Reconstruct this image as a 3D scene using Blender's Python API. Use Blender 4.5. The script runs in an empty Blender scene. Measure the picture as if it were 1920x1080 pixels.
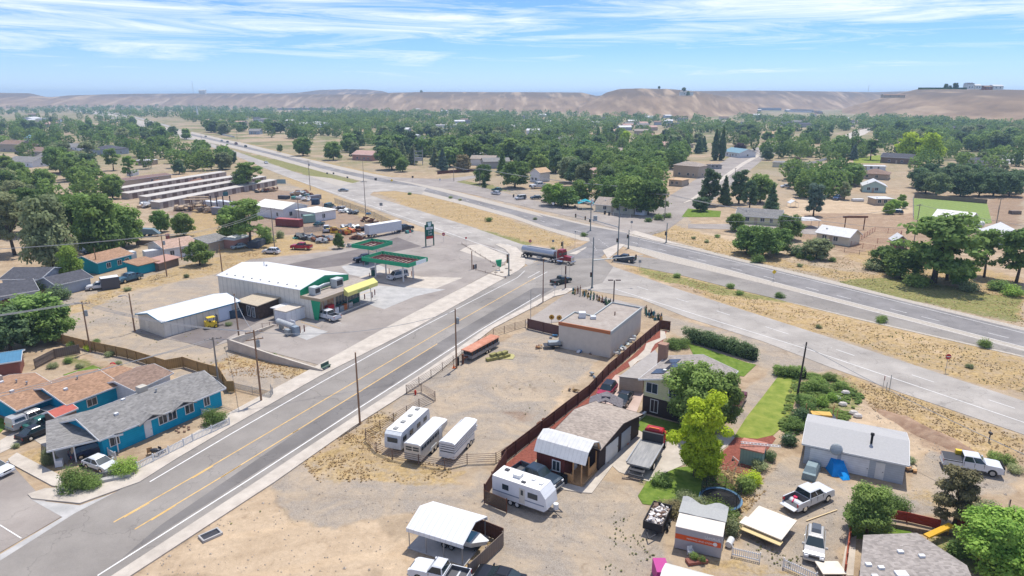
import bpy,math,random
import numpy as np
from mathutils import Vector,Matrix
R=math.radians
rnd=random.Random(7)
scene=bpy.context.scene
# ---------------- camera
HC=43.0
PT=math.atan(360/1280)
cam_d=bpy.data.cameras.new('camera');cam=bpy.data.objects.new('camera',cam_d)
scene.collection.objects.link(cam);scene.camera=cam
cam.location=(0,0,HC);cam.rotation_euler=(math.pi/2-PT,0,0)
cam_d.sensor_width=36;cam_d.lens=24;cam_d.clip_end=60000;cam_d.clip_start=0.5
# ---------------- sun, sky, exposure
SUN=Vector((0.17,0.36,1.0)).normalized()
sl=bpy.data.lights.new('sun','SUN');so=bpy.data.objects.new('sun',sl);scene.collection.objects.link(so)
sl.energy=3.7;sl.angle=R(0.6);sl.color=(1,0.955,0.89)
so.rotation_euler=SUN.to_track_quat('Z','Y').to_euler()
scene.view_settings.view_transform='Standard';scene.view_settings.look='None'
scene.view_settings.gamma=1;scene.view_settings.exposure=0.42
w=bpy.data.worlds.new('World');scene.world=w;w.use_nodes=True
def world():
 nt=w.node_tree;n=nt.nodes;l=nt.links;n.clear()
 out=n.new('ShaderNodeOutputWorld');bg=n.new('ShaderNodeBackground');bg.inputs[1].default_value=0.15
 sky=n.new('ShaderNodeTexSky');sky.sky_type='NISHITA';sky.sun_disc=False
 sky.sun_elevation=math.asin(SUN.z);sky.sun_rotation=math.atan2(SUN.x,SUN.y)
 sky.air_density=1.0;sky.dust_density=0.4;sky.ozone_density=3.0;sky.altitude=1400
 tc=n.new('ShaderNodeTexCoord');sp=n.new('ShaderNodeSeparateXYZ');l.new(tc.outputs['Generated'],sp.inputs[0])
 def M(op,a,b=None,c=None):
  m=n.new('ShaderNodeMath');m.operation=op
  for i,v in enumerate((a,b,c)):
   if v is None:continue
   if isinstance(v,(int,float)):m.inputs[i].default_value=v
   else:l.new(v,m.inputs[i])
  return m.outputs[0]
 az=M('ARCTAN2',sp.outputs[0],sp.outputs[1]);el=sp.outputs[2]
 cb=n.new('ShaderNodeCombineXYZ')
 tilt=M('MULTIPLY',az,0.012)
 e2=M('ADD',el,tilt)
 l.new(M('MULTIPLY',az,4.2),cb.inputs[0]);l.new(M('MULTIPLY',e2,62.0),cb.inputs[1]);cb.inputs[2].default_value=3.4
 no=n.new('ShaderNodeTexNoise');no.inputs['Scale'].default_value=1.0;no.inputs['Detail'].default_value=9;no.inputs['Roughness'].default_value=0.70;no.inputs['Distortion'].default_value=0.9
 l.new(cb.outputs[0],no.inputs['Vector'])
 cb2=n.new('ShaderNodeCombineXYZ');l.new(M('MULTIPLY',az,1.3),cb2.inputs[0]);l.new(M('MULTIPLY',e2,17.0),cb2.inputs[1]);cb2.inputs[2].default_value=8.1
 no2=n.new('ShaderNodeTexNoise');no2.inputs['Scale'].default_value=1.0;no2.inputs['Detail'].default_value=3;no2.inputs['Distortion'].default_value=0.5
 l.new(cb2.outputs[0],no2.inputs['Vector'])
 s=M('ADD',M('MULTIPLY',no.outputs[0],0.62),M('MULTIPLY',no2.outputs[0],0.5))
 # clouds thin out towards the horizon, thickest in the upper band
 ev=M('SMOOTH_MIN',M('MULTIPLY',M('SUBTRACT',el,0.018),5.0),0.16,0.1)
 s=M('ADD',s,M('SUBTRACT',ev,0.10))
 rp=n.new('ShaderNodeValToRGB');l.new(s,rp.inputs[0])
 rp.color_ramp.elements[0].position=0.56;rp.color_ramp.elements[0].color=(0,0,0,1)
 rp.color_ramp.elements[1].position=0.73;rp.color_ramp.elements[1].color=(0.9,0.9,0.9,1)
 tint=n.new('ShaderNodeMix');tint.data_type='RGBA';tint.blend_type='MULTIPLY';tint.inputs['Factor'].default_value=1
 l.new(sky.outputs[0],tint.inputs['A']);tint.inputs['B'].default_value=(0.40,0.545,0.88,1)
 mx=n.new('ShaderNodeMix');mx.data_type='RGBA'
 vl=n.new('ShaderNodeMapRange');vl.inputs['From Min'].default_value=-0.01;vl.inputs['From Max'].default_value=0.06;vl.inputs['To Min'].default_value=0.34;vl.inputs['To Max'].default_value=0.0;l.new(el,vl.inputs[0]);l.new(M('MAXIMUM',rp.outputs[0],vl.outputs[0]),mx.inputs['Factor']);l.new(tint.outputs['Result'],mx.inputs['A']);mx.inputs['B'].default_value=(5.3,5.7,6.2,1)
 l.new(mx.outputs['Result'],bg.inputs[0]);l.new(bg.outputs[0],out.inputs[0])
world()
scene.cycles.max_bounces=6;scene.cycles.diffuse_bounces=3;scene.cycles.glossy_bounces=2
scene.cycles.transparent_max_bounces=12;scene.cycles.volume_bounces=0
scene.cycles.use_denoising=True;scene.cycles.caustics_reflective=False;scene.cycles.caustics_refractive=False
# ---------------- where a point of the photograph lies on the ground
cp,sp_=math.cos(PT),math.sin(PT)
def P(x,y,z=0.0):
 u=(x-960)/1280;v=(y-540)/1280
 t=(HC-z)/(sp_+v*cp)
 return Vector((u*t,t*(cp-v*sp_),z))
def PD(x,y,Y):
 u=(x-960)/1280;v=(y-540)/1280
 t=Y/(cp-v*sp_)
 return Vector((u*t,Y,HC-t*(sp_+v*cp)))
def proj(p):
 d=Vector(p)-Vector((0,0,HC));f=d.y*cp-d.z*sp_;dn=-d.z*cp-d.y*sp_
 return 960+1280*d.x/f,540+1280*dn/f
 # ---------------- materials
MATS={}
def mat(name,col,rough=0.75,spec=0.25,metal=0.0,noise=0.0,scale=2.0,stretch=(1,1,1),bump=0.0,alpha=1.0,trans=0.0,emit=0,col2=None,detail=4):
 if name in MATS:return MATS[name]
 m=bpy.data.materials.new(name);m.use_nodes=True;nt=m.node_tree;n=nt.nodes;l=nt.links
 b=n['Principled BSDF']
 b.inputs['Base Color'].default_value=(*col,1);b.inputs['Roughness'].default_value=rough
 b.inputs['Specular IOR Level'].default_value=spec;b.inputs['Metallic'].default_value=metal;b.inputs['Alpha'].default_value=alpha
 if noise>0 or col2:
  tc=n.new('ShaderNodeTexCoord');mp=n.new('ShaderNodeMapping');mp.inputs['Scale'].default_value=stretch
  l.new(tc.outputs['Object'],mp.inputs[0])
  no=n.new('ShaderNodeTexNoise');no.inputs['Scale'].default_value=scale;no.inputs['Detail'].default_value=detail;no.inputs['Roughness'].default_value=0.65
  l.new(mp.outputs[0],no.inputs['Vector'])
  rp=n.new('ShaderNodeValToRGB');l.new(no.outputs[0],rp.inputs[0])
  rp.color_ramp.elements[0].position=0.32;rp.color_ramp.elements[1].position=0.68
  if col2 is None:
   rp.color_ramp.elements[0].color=(*[c*(1-noise)for c in col],1);rp.color_ramp.elements[1].color=(*[min(1,c*(1+noise))for c in col],1)
  else:
   rp.color_ramp.elements[0].color=(*col,1);rp.color_ramp.elements[1].color=(*col2,1)
  l.new(rp.outputs[0],b.inputs['Base Color'])
  if bump:
   bp=n.new('ShaderNodeBump');bp.inputs['Strength'].default_value=bump;bp.inputs['Distance'].default_value=0.05
   l.new(no.outputs[0],bp.inputs['Height']);l.new(bp.outputs[0],b.inputs['Normal'])
 MATS[name]=m;return m
def stripes(name,col,axis=0,period=0.3,depth=0.25,rough=0.5,metal=0.0,noise=0.08,spec=0.3):
 """corrugation / boards / shingle courses as narrow darker joints"""
 if name in MATS:return MATS[name]
 m=mat(name,col,rough,spec,metal,noise,1.3);nt=m.node_tree;n=nt.nodes;l=nt.links;b=n['Principled BSDF']
 tc=n.new('ShaderNodeTexCoord');s=n.new('ShaderNodeSeparateXYZ');l.new(tc.outputs['Object'],s.inputs[0])
 a=n.new('ShaderNodeMath');a.operation='MULTIPLY';a.inputs[1].default_value=1/period;l.new(s.outputs[axis],a.inputs[0])
 f=n.new('ShaderNodeMath');f.operation='FRACT';l.new(a.outputs[0],f.inputs[0])
 g=n.new('ShaderNodeMath');g.operation='LESS_THAN';g.inputs[1].default_value=0.18;l.new(f.outputs[0],g.inputs[0])
 k=n.new('ShaderNodeMath');k.operation='MULTIPLY';k.inputs[1].default_value=depth;l.new(g.outputs[0],k.inputs[0])
 src=b.inputs['Base Color'].links[0].from_socket
 mx=n.new('ShaderNodeMix');mx.data_type='RGBA';mx.blend_type='MIX';mx.inputs['B'].default_value=(*[c*0.35 for c in col],1)
 l.new(k.outputs[0],mx.inputs['Factor']);l.new(src,mx.inputs['A']);l.new(mx.outputs['Result'],b.inputs['Base Color'])
 return m
def shingle(name,col,scale=1.0):
 """asphalt shingles: small tabs of uneven tone"""
 if name in MATS:return MATS[name]
 m=mat(name,col,0.9,0.15,0,0.10,0.6);nt=m.node_tree;n=nt.nodes;l=nt.links;b=n['Principled BSDF']
 tc=n.new('ShaderNodeTexCoord');v=n.new('ShaderNodeTexWhiteNoise');v.noise_dimensions='3D'
 mp=n.new('ShaderNodeVectorMath');mp.operation='MULTIPLY';mp.inputs[1].default_value=(2.6*scale,4.5*scale,6*scale);l.new(tc.outputs['Object'],mp.inputs[0])
 fl=n.new('ShaderNodeVectorMath');fl.operation='FLOOR';l.new(mp.outputs[0],fl.inputs[0]);l.new(fl.outputs[0],v.inputs['Vector'])
 mr=n.new('ShaderNodeMapRange');mr.inputs['To Min'].default_value=0.78;mr.inputs['To Max'].default_value=1.2;l.new(v.outputs['Value'],mr.inputs[0])
 src=b.inputs['Base Color'].links[0].from_socket
 mx=n.new('ShaderNodeVectorMath');mx.operation='SCALE';l.new(src,mx.inputs[0]);l.new(mr.outputs[0],mx.inputs['Scale']);l.new(mx.outputs[0],b.inputs['Base Color'])
 return m
def c(r,g,b):
 return tuple(((v/255)/12.92 if v<=10 else((v/255+0.055)/1.055)**2.4)for v in(r,g,b))
 # ---------------- mesh helpers
col=scene.collection
def setp(o,label=None,cat=None,group=None,kind=None):
 if label:o['label']=label
 if cat:o['category']=cat
 if group:o['group']=group
 if kind:o['kind']=kind
 return o
class MB:
 def __init__(s):s.v=[];s.f=[]
 def add(s,vs,fs):
  k=len(s.v);s.v+=[tuple(p)for p in vs];s.f+=[tuple(i+k for i in f)for f in fs];return s
 def box(s,x0,x1,y0,y1,z0,z1):
  return s.add([(x0,y0,z0),(x1,y0,z0),(x1,y1,z0),(x0,y1,z0),(x0,y0,z1),(x1,y0,z1),(x1,y1,z1),(x0,y1,z1)],[(3,2,1,0),(4,5,6,7),(0,1,5,4),(1,2,6,5),(2,3,7,6),(3,0,4,7)])
 def cb(s,cx,cy,cz,sx,sy,sz):return s.box(cx-sx/2,cx+sx/2,cy-sy/2,cy+sy/2,cz-sz/2,cz+sz/2)
 def hexa(s,b,t):
  return s.add(list(b)+list(t),[(3,2,1,0),(4,5,6,7),(0,1,5,4),(1,2,6,5),(2,3,7,6),(3,0,4,7)])
 def prism(s,pts,z0,z1):
  n=len(pts);return s.add([(p[0],p[1],z0)for p in pts]+[(p[0],p[1],z1)for p in pts],[tuple(range(n))[::-1],tuple(range(n,2*n))]+[(i,(i+1)%n,(i+1)%n+n,i+n)for i in range(n)])
 def extr(s,prof,y0,y1,axis='y',y0s=None):
  n=len(prof)
  if axis=='y':A=[(p[0],y0,p[1])for p in prof];B=[(p[0],y1,p[1])for p in prof]
  else:A=[(y0,p[0],p[1])for p in prof];B=[(y1,p[0],p[1])for p in prof]
  return s.add(A+B,[tuple(range(n)),tuple(range(n,2*n))[::-1]]+[(i,i+n,(i+1)%n+n,(i+1)%n)for i in range(n)])
 def tube(s,pts,rad,n=6,cap=True):
  pts=[Vector(p)for p in pts];k=len(pts)
  if not isinstance(rad,(list,tuple)):rad=[rad]*k
  rings=[]
  for i,p in enumerate(pts):
   d=(pts[min(i+1,k-1)]-pts[max(i-1,0)]).normalized()
   a=Vector((0,0,1))if abs(d.z)<0.9 else Vector((1,0,0))
   e1=d.cross(a).normalized();e2=d.cross(e1).normalized()
   rings.append([p+(e1*math.cos(2*math.pi*j/n)+e2*math.sin(2*math.pi*j/n))*rad[i]for j in range(n)])
  fs=[]
  for i in range(k-1):
   for j in range(n):fs.append((i*n+j,i*n+(j+1)%n,(i+1)*n+(j+1)%n,(i+1)*n+j))
  if cap:fs+=[tuple(range(n))[::-1],tuple(range((k-1)*n,k*n))]
  return s.add([q for r in rings for q in r],fs)
 def cyl(s,x,y,z0,z1,r,r2=None,n=10):return s.tube([(x,y,z0),(x,y,z1)],[r,r if r2 is None else r2],n)
 def poly(s,pts):return s.add(pts,[tuple(range(len(pts)))])
 def ball(s,cx,cy,cz,rx,ry,rz,nu=10,nv=6):
  vs=[(cx,cy,cz-rz)]
  for i in range(1,nv):
   th=math.pi*i/nv
   for j in range(nu):vs.append((cx+rx*math.sin(th)*math.cos(2*math.pi*j/nu),cy+ry*math.sin(th)*math.sin(2*math.pi*j/nu),cz-rz*math.cos(th)))
  vs.append((cx,cy,cz+rz));fs=[(0,1+(j+1)%nu,1+j)for j in range(nu)]
  for i in range(nv-2):
   for j in range(nu):a=1+i*nu+j;b=1+i*nu+(j+1)%nu;fs.append((a,b,b+nu,a+nu))
  L=len(vs)-1;k=1+(nv-2)*nu
  fs+=[(k+j,k+(j+1)%nu,L)for j in range(nu)]
  return s.add(vs,fs)
 def xf(s,M):
  s.v=[tuple(M@Vector(p))for p in s.v];return s
 def mesh(s,name,m=None,smooth=False):
  me=bpy.data.meshes.new(name);me.from_pydata(s.v,[],s.f)
  if m:me.materials.append(m)
  if smooth:me.shade_smooth()
  me.update();return me
 def build(s,name,m,parent=None,smooth=False,loc=None,rz=0):
  o=bpy.data.objects.new(name,s.mesh(name,m,smooth));col.objects.link(o)
  if parent:o.parent=parent
  if loc is not None:o.location=loc
  if rz:o.rotation_euler=(0,0,rz)
  return o
def empty(name,loc=(0,0,0),rz=0,label=None,cat=None,group=None):
 o=bpy.data.objects.new(name,None);col.objects.link(o);o.location=loc;o.rotation_euler=(0,0,rz);o.empty_display_size=0.3
 return setp(o,label,cat,group)
def copy_tree(o,parent=None):
 k=o.copy();col.objects.link(k);k.parent=parent
 for ch in list(o.children):copy_tree(ch,k)
 return k
def ang(a,b):return math.atan2(b[1]-a[1],b[0]-a[0])
def pin(X,Y,poly):
 """even-odd test of arrays X,Y against a polygon"""
 inside=np.zeros(X.shape,bool);n=len(poly)
 for i in range(n):
  x1,y1=poly[i][0],poly[i][1];x2,y2=poly[(i+1)%n][0],poly[(i+1)%n][1]
  if y1==y2:continue
  cnd=((y1>Y)!=(y2>Y))&(X<(x2-x1)*(Y-y1)/(y2-y1)+x1);inside^=cnd
 return inside
def vnoise(x,y,seed=0):
 """smooth value noise in numpy, about 0..1"""
 xi=np.floor(x).astype(np.int64);yi=np.floor(y).astype(np.int64);xf=x-xi;yf=y-yi
 def h(a,b):
  k=(a*374761393+b*668265263+seed*1442695041)&0x7fffffff;k=((k^(k>>13))*1274126177)&0x7fffffff
  return((k^(k>>16))&0xffff)/65535.0
 u=xf*xf*(3-2*xf);v=yf*yf*(3-2*yf)
 return(h(xi,yi)*(1-u)+h(xi+1,yi)*u)*(1-v)+(h(xi,yi+1)*(1-u)+h(xi+1,yi+1)*u)*v
def fbm(x,y,seed=0,o=4):
 s=0;a=0.5;t=0
 for i in range(o):s=s+a*vnoise(x*2**i,y*2**i,seed+i);t+=a;a*=0.5
 return s/t
 # =====================================================  GROUND
GR={'gravel':[],'dry':[],'green':[],'pale':[],'brown':[],'dark':[]}
def g(k,*pts):GR[k].append([P(*p)for p in pts])
# grey gravel
g('gravel',(500,905),(560,860),(640,850),(800,880),(905,905),(930,850),(1000,800),(1100,600),(1060,575),(985,615),(840,690),(790,700),(745,770),(840,790),(900,870),(1150,905),(1200,920),(1215,1000),(1260,1080),(900,1080),(940,1000),(870,975),(760,960),(660,985),(560,980))
g('gravel',(740,760),(830,680),(880,625),(940,640),(1120,670),(1020,790),(900,860),(840,870),(750,860))
g('gravel',(1420,905),(1500,850),(1560,905),(1700,915),(1760,850),(1900,880),(1920,900),(1920,930),(1700,960),(1590,1000),(1580,1080),(1380,1080),(1400,1000))
g('gravel',(1230,590),(1440,640),(1700,740),(1920,830),(1920,812),(1560,690),(1460,720),(1400,790),(1370,830),(1340,830),(1380,740),(1430,690),(1290,640),(1240,610))
g('gravel',(60,560),(240,540),(430,500),(560,480),(700,462),(760,440),(870,450),(960,520),(600,690),(560,720),(430,740),(300,690),(160,660),(110,620))
g('gravel',(330,370),(470,345),(560,350),(640,370),(760,440),(640,470),(560,450),(400,430),(280,400))
g('gravel',(900,345),(1150,372),(1300,395),(1290,425),(1180,440),(1000,393),(900,372))
# dry yellow / orange grass
g('dry',(560,860),(620,830),(700,770),(745,770),(700,840),(860,870),(840,900),(700,900),(600,905))
g('dry',(640,830),(700,850),(850,868),(900,880),(860,905),(760,895),(640,870))
g('dry',(60,600),(190,545),(330,500),(520,455),(640,450),(620,465),(520,480),(430,510),(330,530),(240,548),(120,600))
g('dry',(680,345),(850,372),(1000,425),(1090,450),(1060,470),(980,455),(880,425),(760,388))
g('dry',(1180,435),(1260,420),(1370,450),(1480,490),(1620,510),(1920,560),(1920,600),(1700,560),(1560,520),(1400,490),(1280,455))
g('dry',(1155,480),(1320,505),(1460,540),(1700,600),(1920,670),(1920,740),(1700,680),(1400,590),(1280,540),(1180,510))
g('dry',(430,275),(560,300),(680,330),(880,380),(900,372),(780,340),(600,300),(450,265))
g('dry',(1560,690),(1640,720),(1760,760),(1920,820),(1920,880),(1800,850),(1640,770),(1560,720))
g('dry',(760,1060),(830,1050),(880,1010),(930,1010),(900,1080),(760,1080))
g('dry',(1330,900),(1420,860),(1440,920),(1400,1000),(1370,990),(1390,940))
g('dry',(1290,1030),(1480,1050),(1580,1060),(1560,1080),(1290,1080))
g('dry',(1290,870),(1340,860),(1410,900),(1390,940),(1300,930))
g('dry',(370,700),(440,660),(620,700),(560,712),(470,690))
g('dry',(1700,900),(1790,930),(1900,950),(1920,1000),(1840,960),(1700,940))
g('dry',(1660,460),(1920,520),(1920,600),(1700,545),(1580,480))
g('dry',(380,370),(440,440),(600,440),(640,455),(560,470),(420,480),(300,460))
g('dry',(10,860),(90,830),(130,870),(95,900))
g('dry',(520,330),(560,335),(760,420),(720,425),(600,380))
# green weeds and rough grass
g('green',(450,285),(560,305),(700,345),(690,352),(560,325),(460,298))
g('green',(1280,455),(1400,492),(1560,525),(1720,560),(1710,566),(1540,538),(1380,500),(1270,465))
g('green',(1200,500),(1300,525),(1500,565),(1480,572),(1300,545),(1200,515))
g('green',(840,415),(900,430),(1000,455),(990,465),(900,445),(840,425))
g('green',(1490,690),(1560,700),(1620,740),(1580,800),(1520,790),(1480,830),(1460,800),(1490,740))
g('green',(1800,960),(1920,1000),(1920,1080),(1760,1080),(1740,1020))
g('green',(1590,960),(1700,980),(1700,1010),(1590,1000))
g('green',(1560,540),(1700,560),(1920,610),(1920,560),(1700,520),(1600,520))
g('green',(120,650),(190,680),(250,700),(260,720),(190,700),(130,680))
g('green',(840,335),(920,345),(1010,375),(960,360),(860,350))
g('green',(1200,885),(1290,880),(1330,905),(1410,960),(1330,985),(1210,945))
# pale sand
g('pale',(255,1080),(390,1000),(500,920),(560,985),(700,985),(780,1040),(760,1080))
g('pale',(490,890),(560,865),(640,870),(720,905),(860,905),(930,890),(905,930),(760,930),(560,930))
g('pale',(880,450),(960,455),(1050,470),(1060,480),(940,470))
g('pale',(1240,430),(1360,440),(1480,470),(1500,490),(1350,470))
g('pale',(1250,510),(1500,565),(1800,650),(1800,680),(1500,600),(1300,540))
g('pale',(1560,740),(1700,790),(1900,850),(1890,870),(1700,850),(1560,800))
g('pale',(860,630),(1120,660),(1040,790),(1000,800),(1060,680),(900,650))
g('pale',(1480,370),(1720,390),(1720,460),(1620,470),(1560,440),(1460,420))
g('pale',(560,330),(690,352),(780,385),(700,352),(640,336))
# bare reddish-brown earth
g('brown',(1650,755),(1700,775),(1760,820),(1830,850),(1810,870),(1740,850),(1680,800))
g('brown',(300,400),(480,350),(560,360),(740,430),(640,462),(560,440),(420,440))
g('brown',(1500,400),(1760,400),(1800,470),(1600,480),(1480,440))
g('brown',(940,765),(980,770),(1000,785),(960,792),(938,780))
g('brown',(1850,370),(1920,360),(1920,430),(1860,420))
def ground():
 ys=[-400,-250,-120,-60]+list(np.arange(-20,36,8.0));y=40.0
 while y<200:ys.append(y);y+=0.8
 while y<420:ys.append(y);y*=1.0065
 while y<14000:ys.append(y);y*=1.03
 ys=np.array(ys);nx=500
 s=np.linspace(-1,1,nx);s=np.sign(s)*np.abs(s)**1.0
 Y=np.repeat(ys[:,None],nx,1);half=np.maximum(1.35*np.abs(ys)+70,400*(ys<36));X=s[None,:]*half[:,None]
 jx=(fbm(X/3.1,Y/3.1,5)-0.5)*3.4+(fbm(X/14,Y/14,9)-0.5)*6;jy=(fbm(X/3.1,Y/3.1,11)-0.5)*3.4+(fbm(X/14,Y/14,13)-0.5)*6
 W={}
 for k,polys in GR.items():
  w_=np.zeros(X.shape)
  for p in polys:
   for dx,dy in((0,0),(0.7,0.3),(-0.6,0.5),(0.2,-0.8),(-0.4,-0.3)):
    w_=np.maximum(w_,0)+pin(X+jx*0.8+dx*1.2,Y+jy*0.8+dy*1.2,p)*0.2
  W[k]=np.clip(w_,0,1)
 nv=X.size;ny=len(ys)
 co=np.zeros((nv,3));co[:,0]=X.ravel();co[:,1]=Y.ravel()
 co[:,2]=-0.03
 idx=np.arange(nv).reshape(ny,nx);f=np.stack([idx[:-1,:-1],idx[:-1,1:],idx[1:,1:],idx[1:,:-1]],-1).reshape(-1,4)
 me=bpy.data.meshes.new('ground');me.vertices.add(nv);me.vertices.foreach_set('co',co.ravel())
 me.loops.add(f.size);me.loops.foreach_set('vertex_index',f.ravel());me.polygons.add(len(f));me.polygons.foreach_set('loop_start',np.arange(0,f.size,4));me.update()
 for nm,ks in(('m1',('gravel','dry','green')),('m2',('pale','brown','dark'))):
  at=me.color_attributes.new(nm,'FLOAT_COLOR','POINT')
  arr=np.ones((nv,4));
  for i,k in enumerate(ks):arr[:,i]=W[k].ravel()
  at.data.foreach_set('color',arr.ravel())
 m=bpy.data.materials.new('ground_dirt');m.use_nodes=True;nt=m.node_tree;n=nt.nodes;l=nt.links;b=n['Principled BSDF'];b.inputs['Roughness'].default_value=0.95;b.inputs['Specular IOR Level'].default_value=0.05
 tc=n.new('ShaderNodeTexCoord')
 def noise(sc,det=5,ro=0.65,dist=0.0,off=0):
  mp=n.new('ShaderNodeMapping');mp.inputs['Location'].default_value=(off,off*0.7,0);l.new(tc.outputs['Object'],mp.inputs[0])
  q=n.new('ShaderNodeTexNoise');q.inputs['Scale'].default_value=sc;q.inputs['Detail'].default_value=det;q.inputs['Roughness'].default_value=ro;q.inputs['Distortion'].default_value=dist
  l.new(mp.outputs[0],q.inputs['Vector']);return q.outputs[0]
 def ramp(src,stops):
  r=n.new('ShaderNodeValToRGB');l.new(src,r.inputs[0]);e=r.color_ramp.elements
  while len(e)<len(stops):e.new(0.5)
  for i,(p_,c_)in enumerate(stops):e[i].position=p_;e[i].color=(*c_,1)if len(c_)==3 else c_
  return r.outputs[0]
 def mix(f_,a,b_):
  x=n.new('ShaderNodeMix');x.data_type='RGBA';l.new(f_,x.inputs['Factor']);
  for s_,v_ in(('A',a),('B',b_)):
   if isinstance(v_,tuple):x.inputs[s_].default_value=(*v_,1)
   else:l.new(v_,x.inputs[s_])
  return x.outputs['Result']
 def mth(op,a,b_=None):
  x=n.new('ShaderNodeMath');x.operation=op
  for i,v_ in enumerate((a,b_)):
   if v_ is None:continue
   if isinstance(v_,(int,float)):x.inputs[i].default_value=v_
   else:l.new(v_,x.inputs[i])
  return x.outputs[0]
 big=noise(0.02,6,0.6,0.6);med=noise(0.22,7,0.7,0.4,30);fine=noise(1.7,9,0.82,0.2,11);peb=noise(9,3,0.8,0,5)
 base=ramp(med,[(0.3,(0.285,0.203,0.128)),(0.5,(0.40,0.298,0.195)),(0.72,(0.51,0.40,0.275))])
 base=mix(ramp(big,[(0.44,(0,0,0)),(0.62,(0.8,0.8,0.8))]),base,(0.34,0.28,0.205))
 dryc=ramp(fine,[(0.3,(0.20,0.14,0.065)),(0.5,(0.40,0.28,0.125)),(0.7,(0.56,0.42,0.22))])
 grnc=ramp(fine,[(0.3,(0.10,0.125,0.035)),(0.5,(0.19,0.20,0.065)),(0.72,(0.33,0.29,0.12))])
 grav=ramp(peb,[(0.3,(0.215,0.18,0.145)),(0.5,(0.32,0.274,0.222)),(0.7,(0.43,0.373,0.305))])
 grav=mix(ramp(noise(0.13,7,0.72,1.0,77),[(0.42,(0,0,0)),(0.6,(0.75,0.75,0.75))]),grav,(0.44,0.345,0.24))
 palc=ramp(med,[(0.3,(0.42,0.31,0.20)),(0.7,(0.55,0.425,0.29))])
 brnc=ramp(fine,[(0.3,(0.205,0.125,0.08)),(0.7,(0.33,0.225,0.15))])
 a1=n.new('ShaderNodeAttribute');a1.attribute_name='m1';s1=n.new('ShaderNodeSeparateColor');l.new(a1.outputs['Color'],s1.inputs[0])
 a2=n.new('ShaderNodeAttribute');a2.attribute_name='m2';s2=n.new('ShaderNodeSeparateColor');l.new(a2.outputs['Color'],s2.inputs[0])
 def edge(src,nz,lo=0.35,hi=0.65,k=0.9):
  t=mth('ADD',src,mth('MULTIPLY',mth('SUBTRACT',nz,0.5),k))
  r=n.new('ShaderNodeMapRange');r.inputs['From Min'].default_value=lo;r.inputs['From Max'].default_value=hi;l.new(t,r.inputs[0])
  q=mth('MULTIPLY',r.outputs[0],mth('GREATER_THAN',src,0.02));return q
 n5=noise(0.55,7,0.75,0.3,50);n6=noise(0.9,7,0.75,0.3,90)
 # far off: scrub and gardens between the trees
 sp=n.new('ShaderNodeSeparateXYZ');l.new(tc.outputs['Object'],sp.inputs[0])
 far=n.new('ShaderNodeMapRange');far.inputs['From Min'].default_value=330;far.inputs['From Max'].default_value=520;l.new(sp.outputs[1],far.inputs[0])
 gfar=mth('MULTIPLY',far.outputs[0],ramp(noise(0.018,6,0.7,1.0,3),[(0.42,(0,0,0)),(0.56,(1,1,1))]))
 cx=mix(gfar,base,ramp(fine,[(0.3,(0.13,0.14,0.06)),(0.7,(0.26,0.24,0.12))]))
 cx=mix(edge(s2.outputs[0],n5),cx,palc)
 cx=mix(edge(s1.outputs[0],n6,0.3,0.7,0.7),cx,grav)
 cx=mix(mth('MULTIPLY',edge(s2.outputs[1],n5,0.4,1.1,1.6),0.75),cx,brnc)
 cx=mix(mth('MULTIPLY',edge(s1.outputs[1],n5,0.55,1.15,2.4),0.9),cx,dryc)
 cx=mix(mth('MULTIPLY',edge(s1.outputs[2],n6,0.55,1.0,2.0),0.9),cx,grnc)
 # scattered weeds everywhere off the gravel, wheel-worn variation
 weeds=ramp(noise(0.8,6,0.8,0,21),[(0.60,(0,0,0)),(0.70,(0.7,0.7,0.7))])
 cx=mix(mth('MULTIPLY',weeds,mth('SUBTRACT',1.0,mth('MAXIMUM',s1.outputs[0],s2.outputs[0]))),cx,grnc)
 mul=ramp(fine,[(0.25,(0.78,0.78,0.78)),(0.75,(1.16,1.16,1.16))])
 # wheel ruts: long curved bands, only where vehicles turn on the gravel and sand
 wv=n.new('ShaderNodeTexWave');wv.wave_type='RINGS';wv.inputs['Scale'].default_value=0.035;wv.inputs['Distortion'].default_value=22;wv.inputs['Detail'].default_value=3;wv.inputs['Detail Scale'].default_value=0.28;l.new(tc.outputs['Object'],wv.inputs['Vector'])
 rut=ramp(wv.outputs[0],[(0.0,(0.93,0.925,0.92)),(0.06,(1,1,1)),(0.92,(1,1,1)),(0.98,(1.07,1.06,1.04))])
 stain=ramp(noise(0.28,9,0.78,1.8,140),[(0.30,(0.70,0.67,0.64)),(0.44,(0.98,0.98,0.98)),(0.58,(1,1,1)),(0.70,(1.2,1.17,1.13))])
 x2=n.new('ShaderNodeMix');x2.data_type='RGBA';x2.blend_type='MULTIPLY';x2.inputs['Factor'].default_value=1;l.new(rut,x2.inputs['A']);l.new(stain,x2.inputs['B'])
 x3=n.new('ShaderNodeMix');x3.data_type='RGBA';x3.blend_type='MULTIPLY';x3.inputs['Factor'].default_value=1;l.new(mul,x3.inputs['A']);l.new(x2.outputs['Result'],x3.inputs['B']);mul=x3.outputs['Result']
 x=n.new('ShaderNodeMix');x.data_type='RGBA';x.blend_type='MULTIPLY';x.inputs['Factor'].default_value=1;l.new(cx,x.inputs['A']);l.new(mul,x.inputs['B'])
 l.new(x.outputs['Result'],b.inputs['Base Color'])
 bp=n.new('ShaderNodeBump');bp.inputs['Strength'].default_value=0.5;bp.inputs['Distance'].default_value=0.25;l.new(fine,bp.inputs['Height']);l.new(bp.outputs[0],b.inputs['Normal'])
 me.materials.append(m);o=bpy.data.objects.new('ground',me);col.objects.link(o);o['kind']='structure'
ground()
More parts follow.
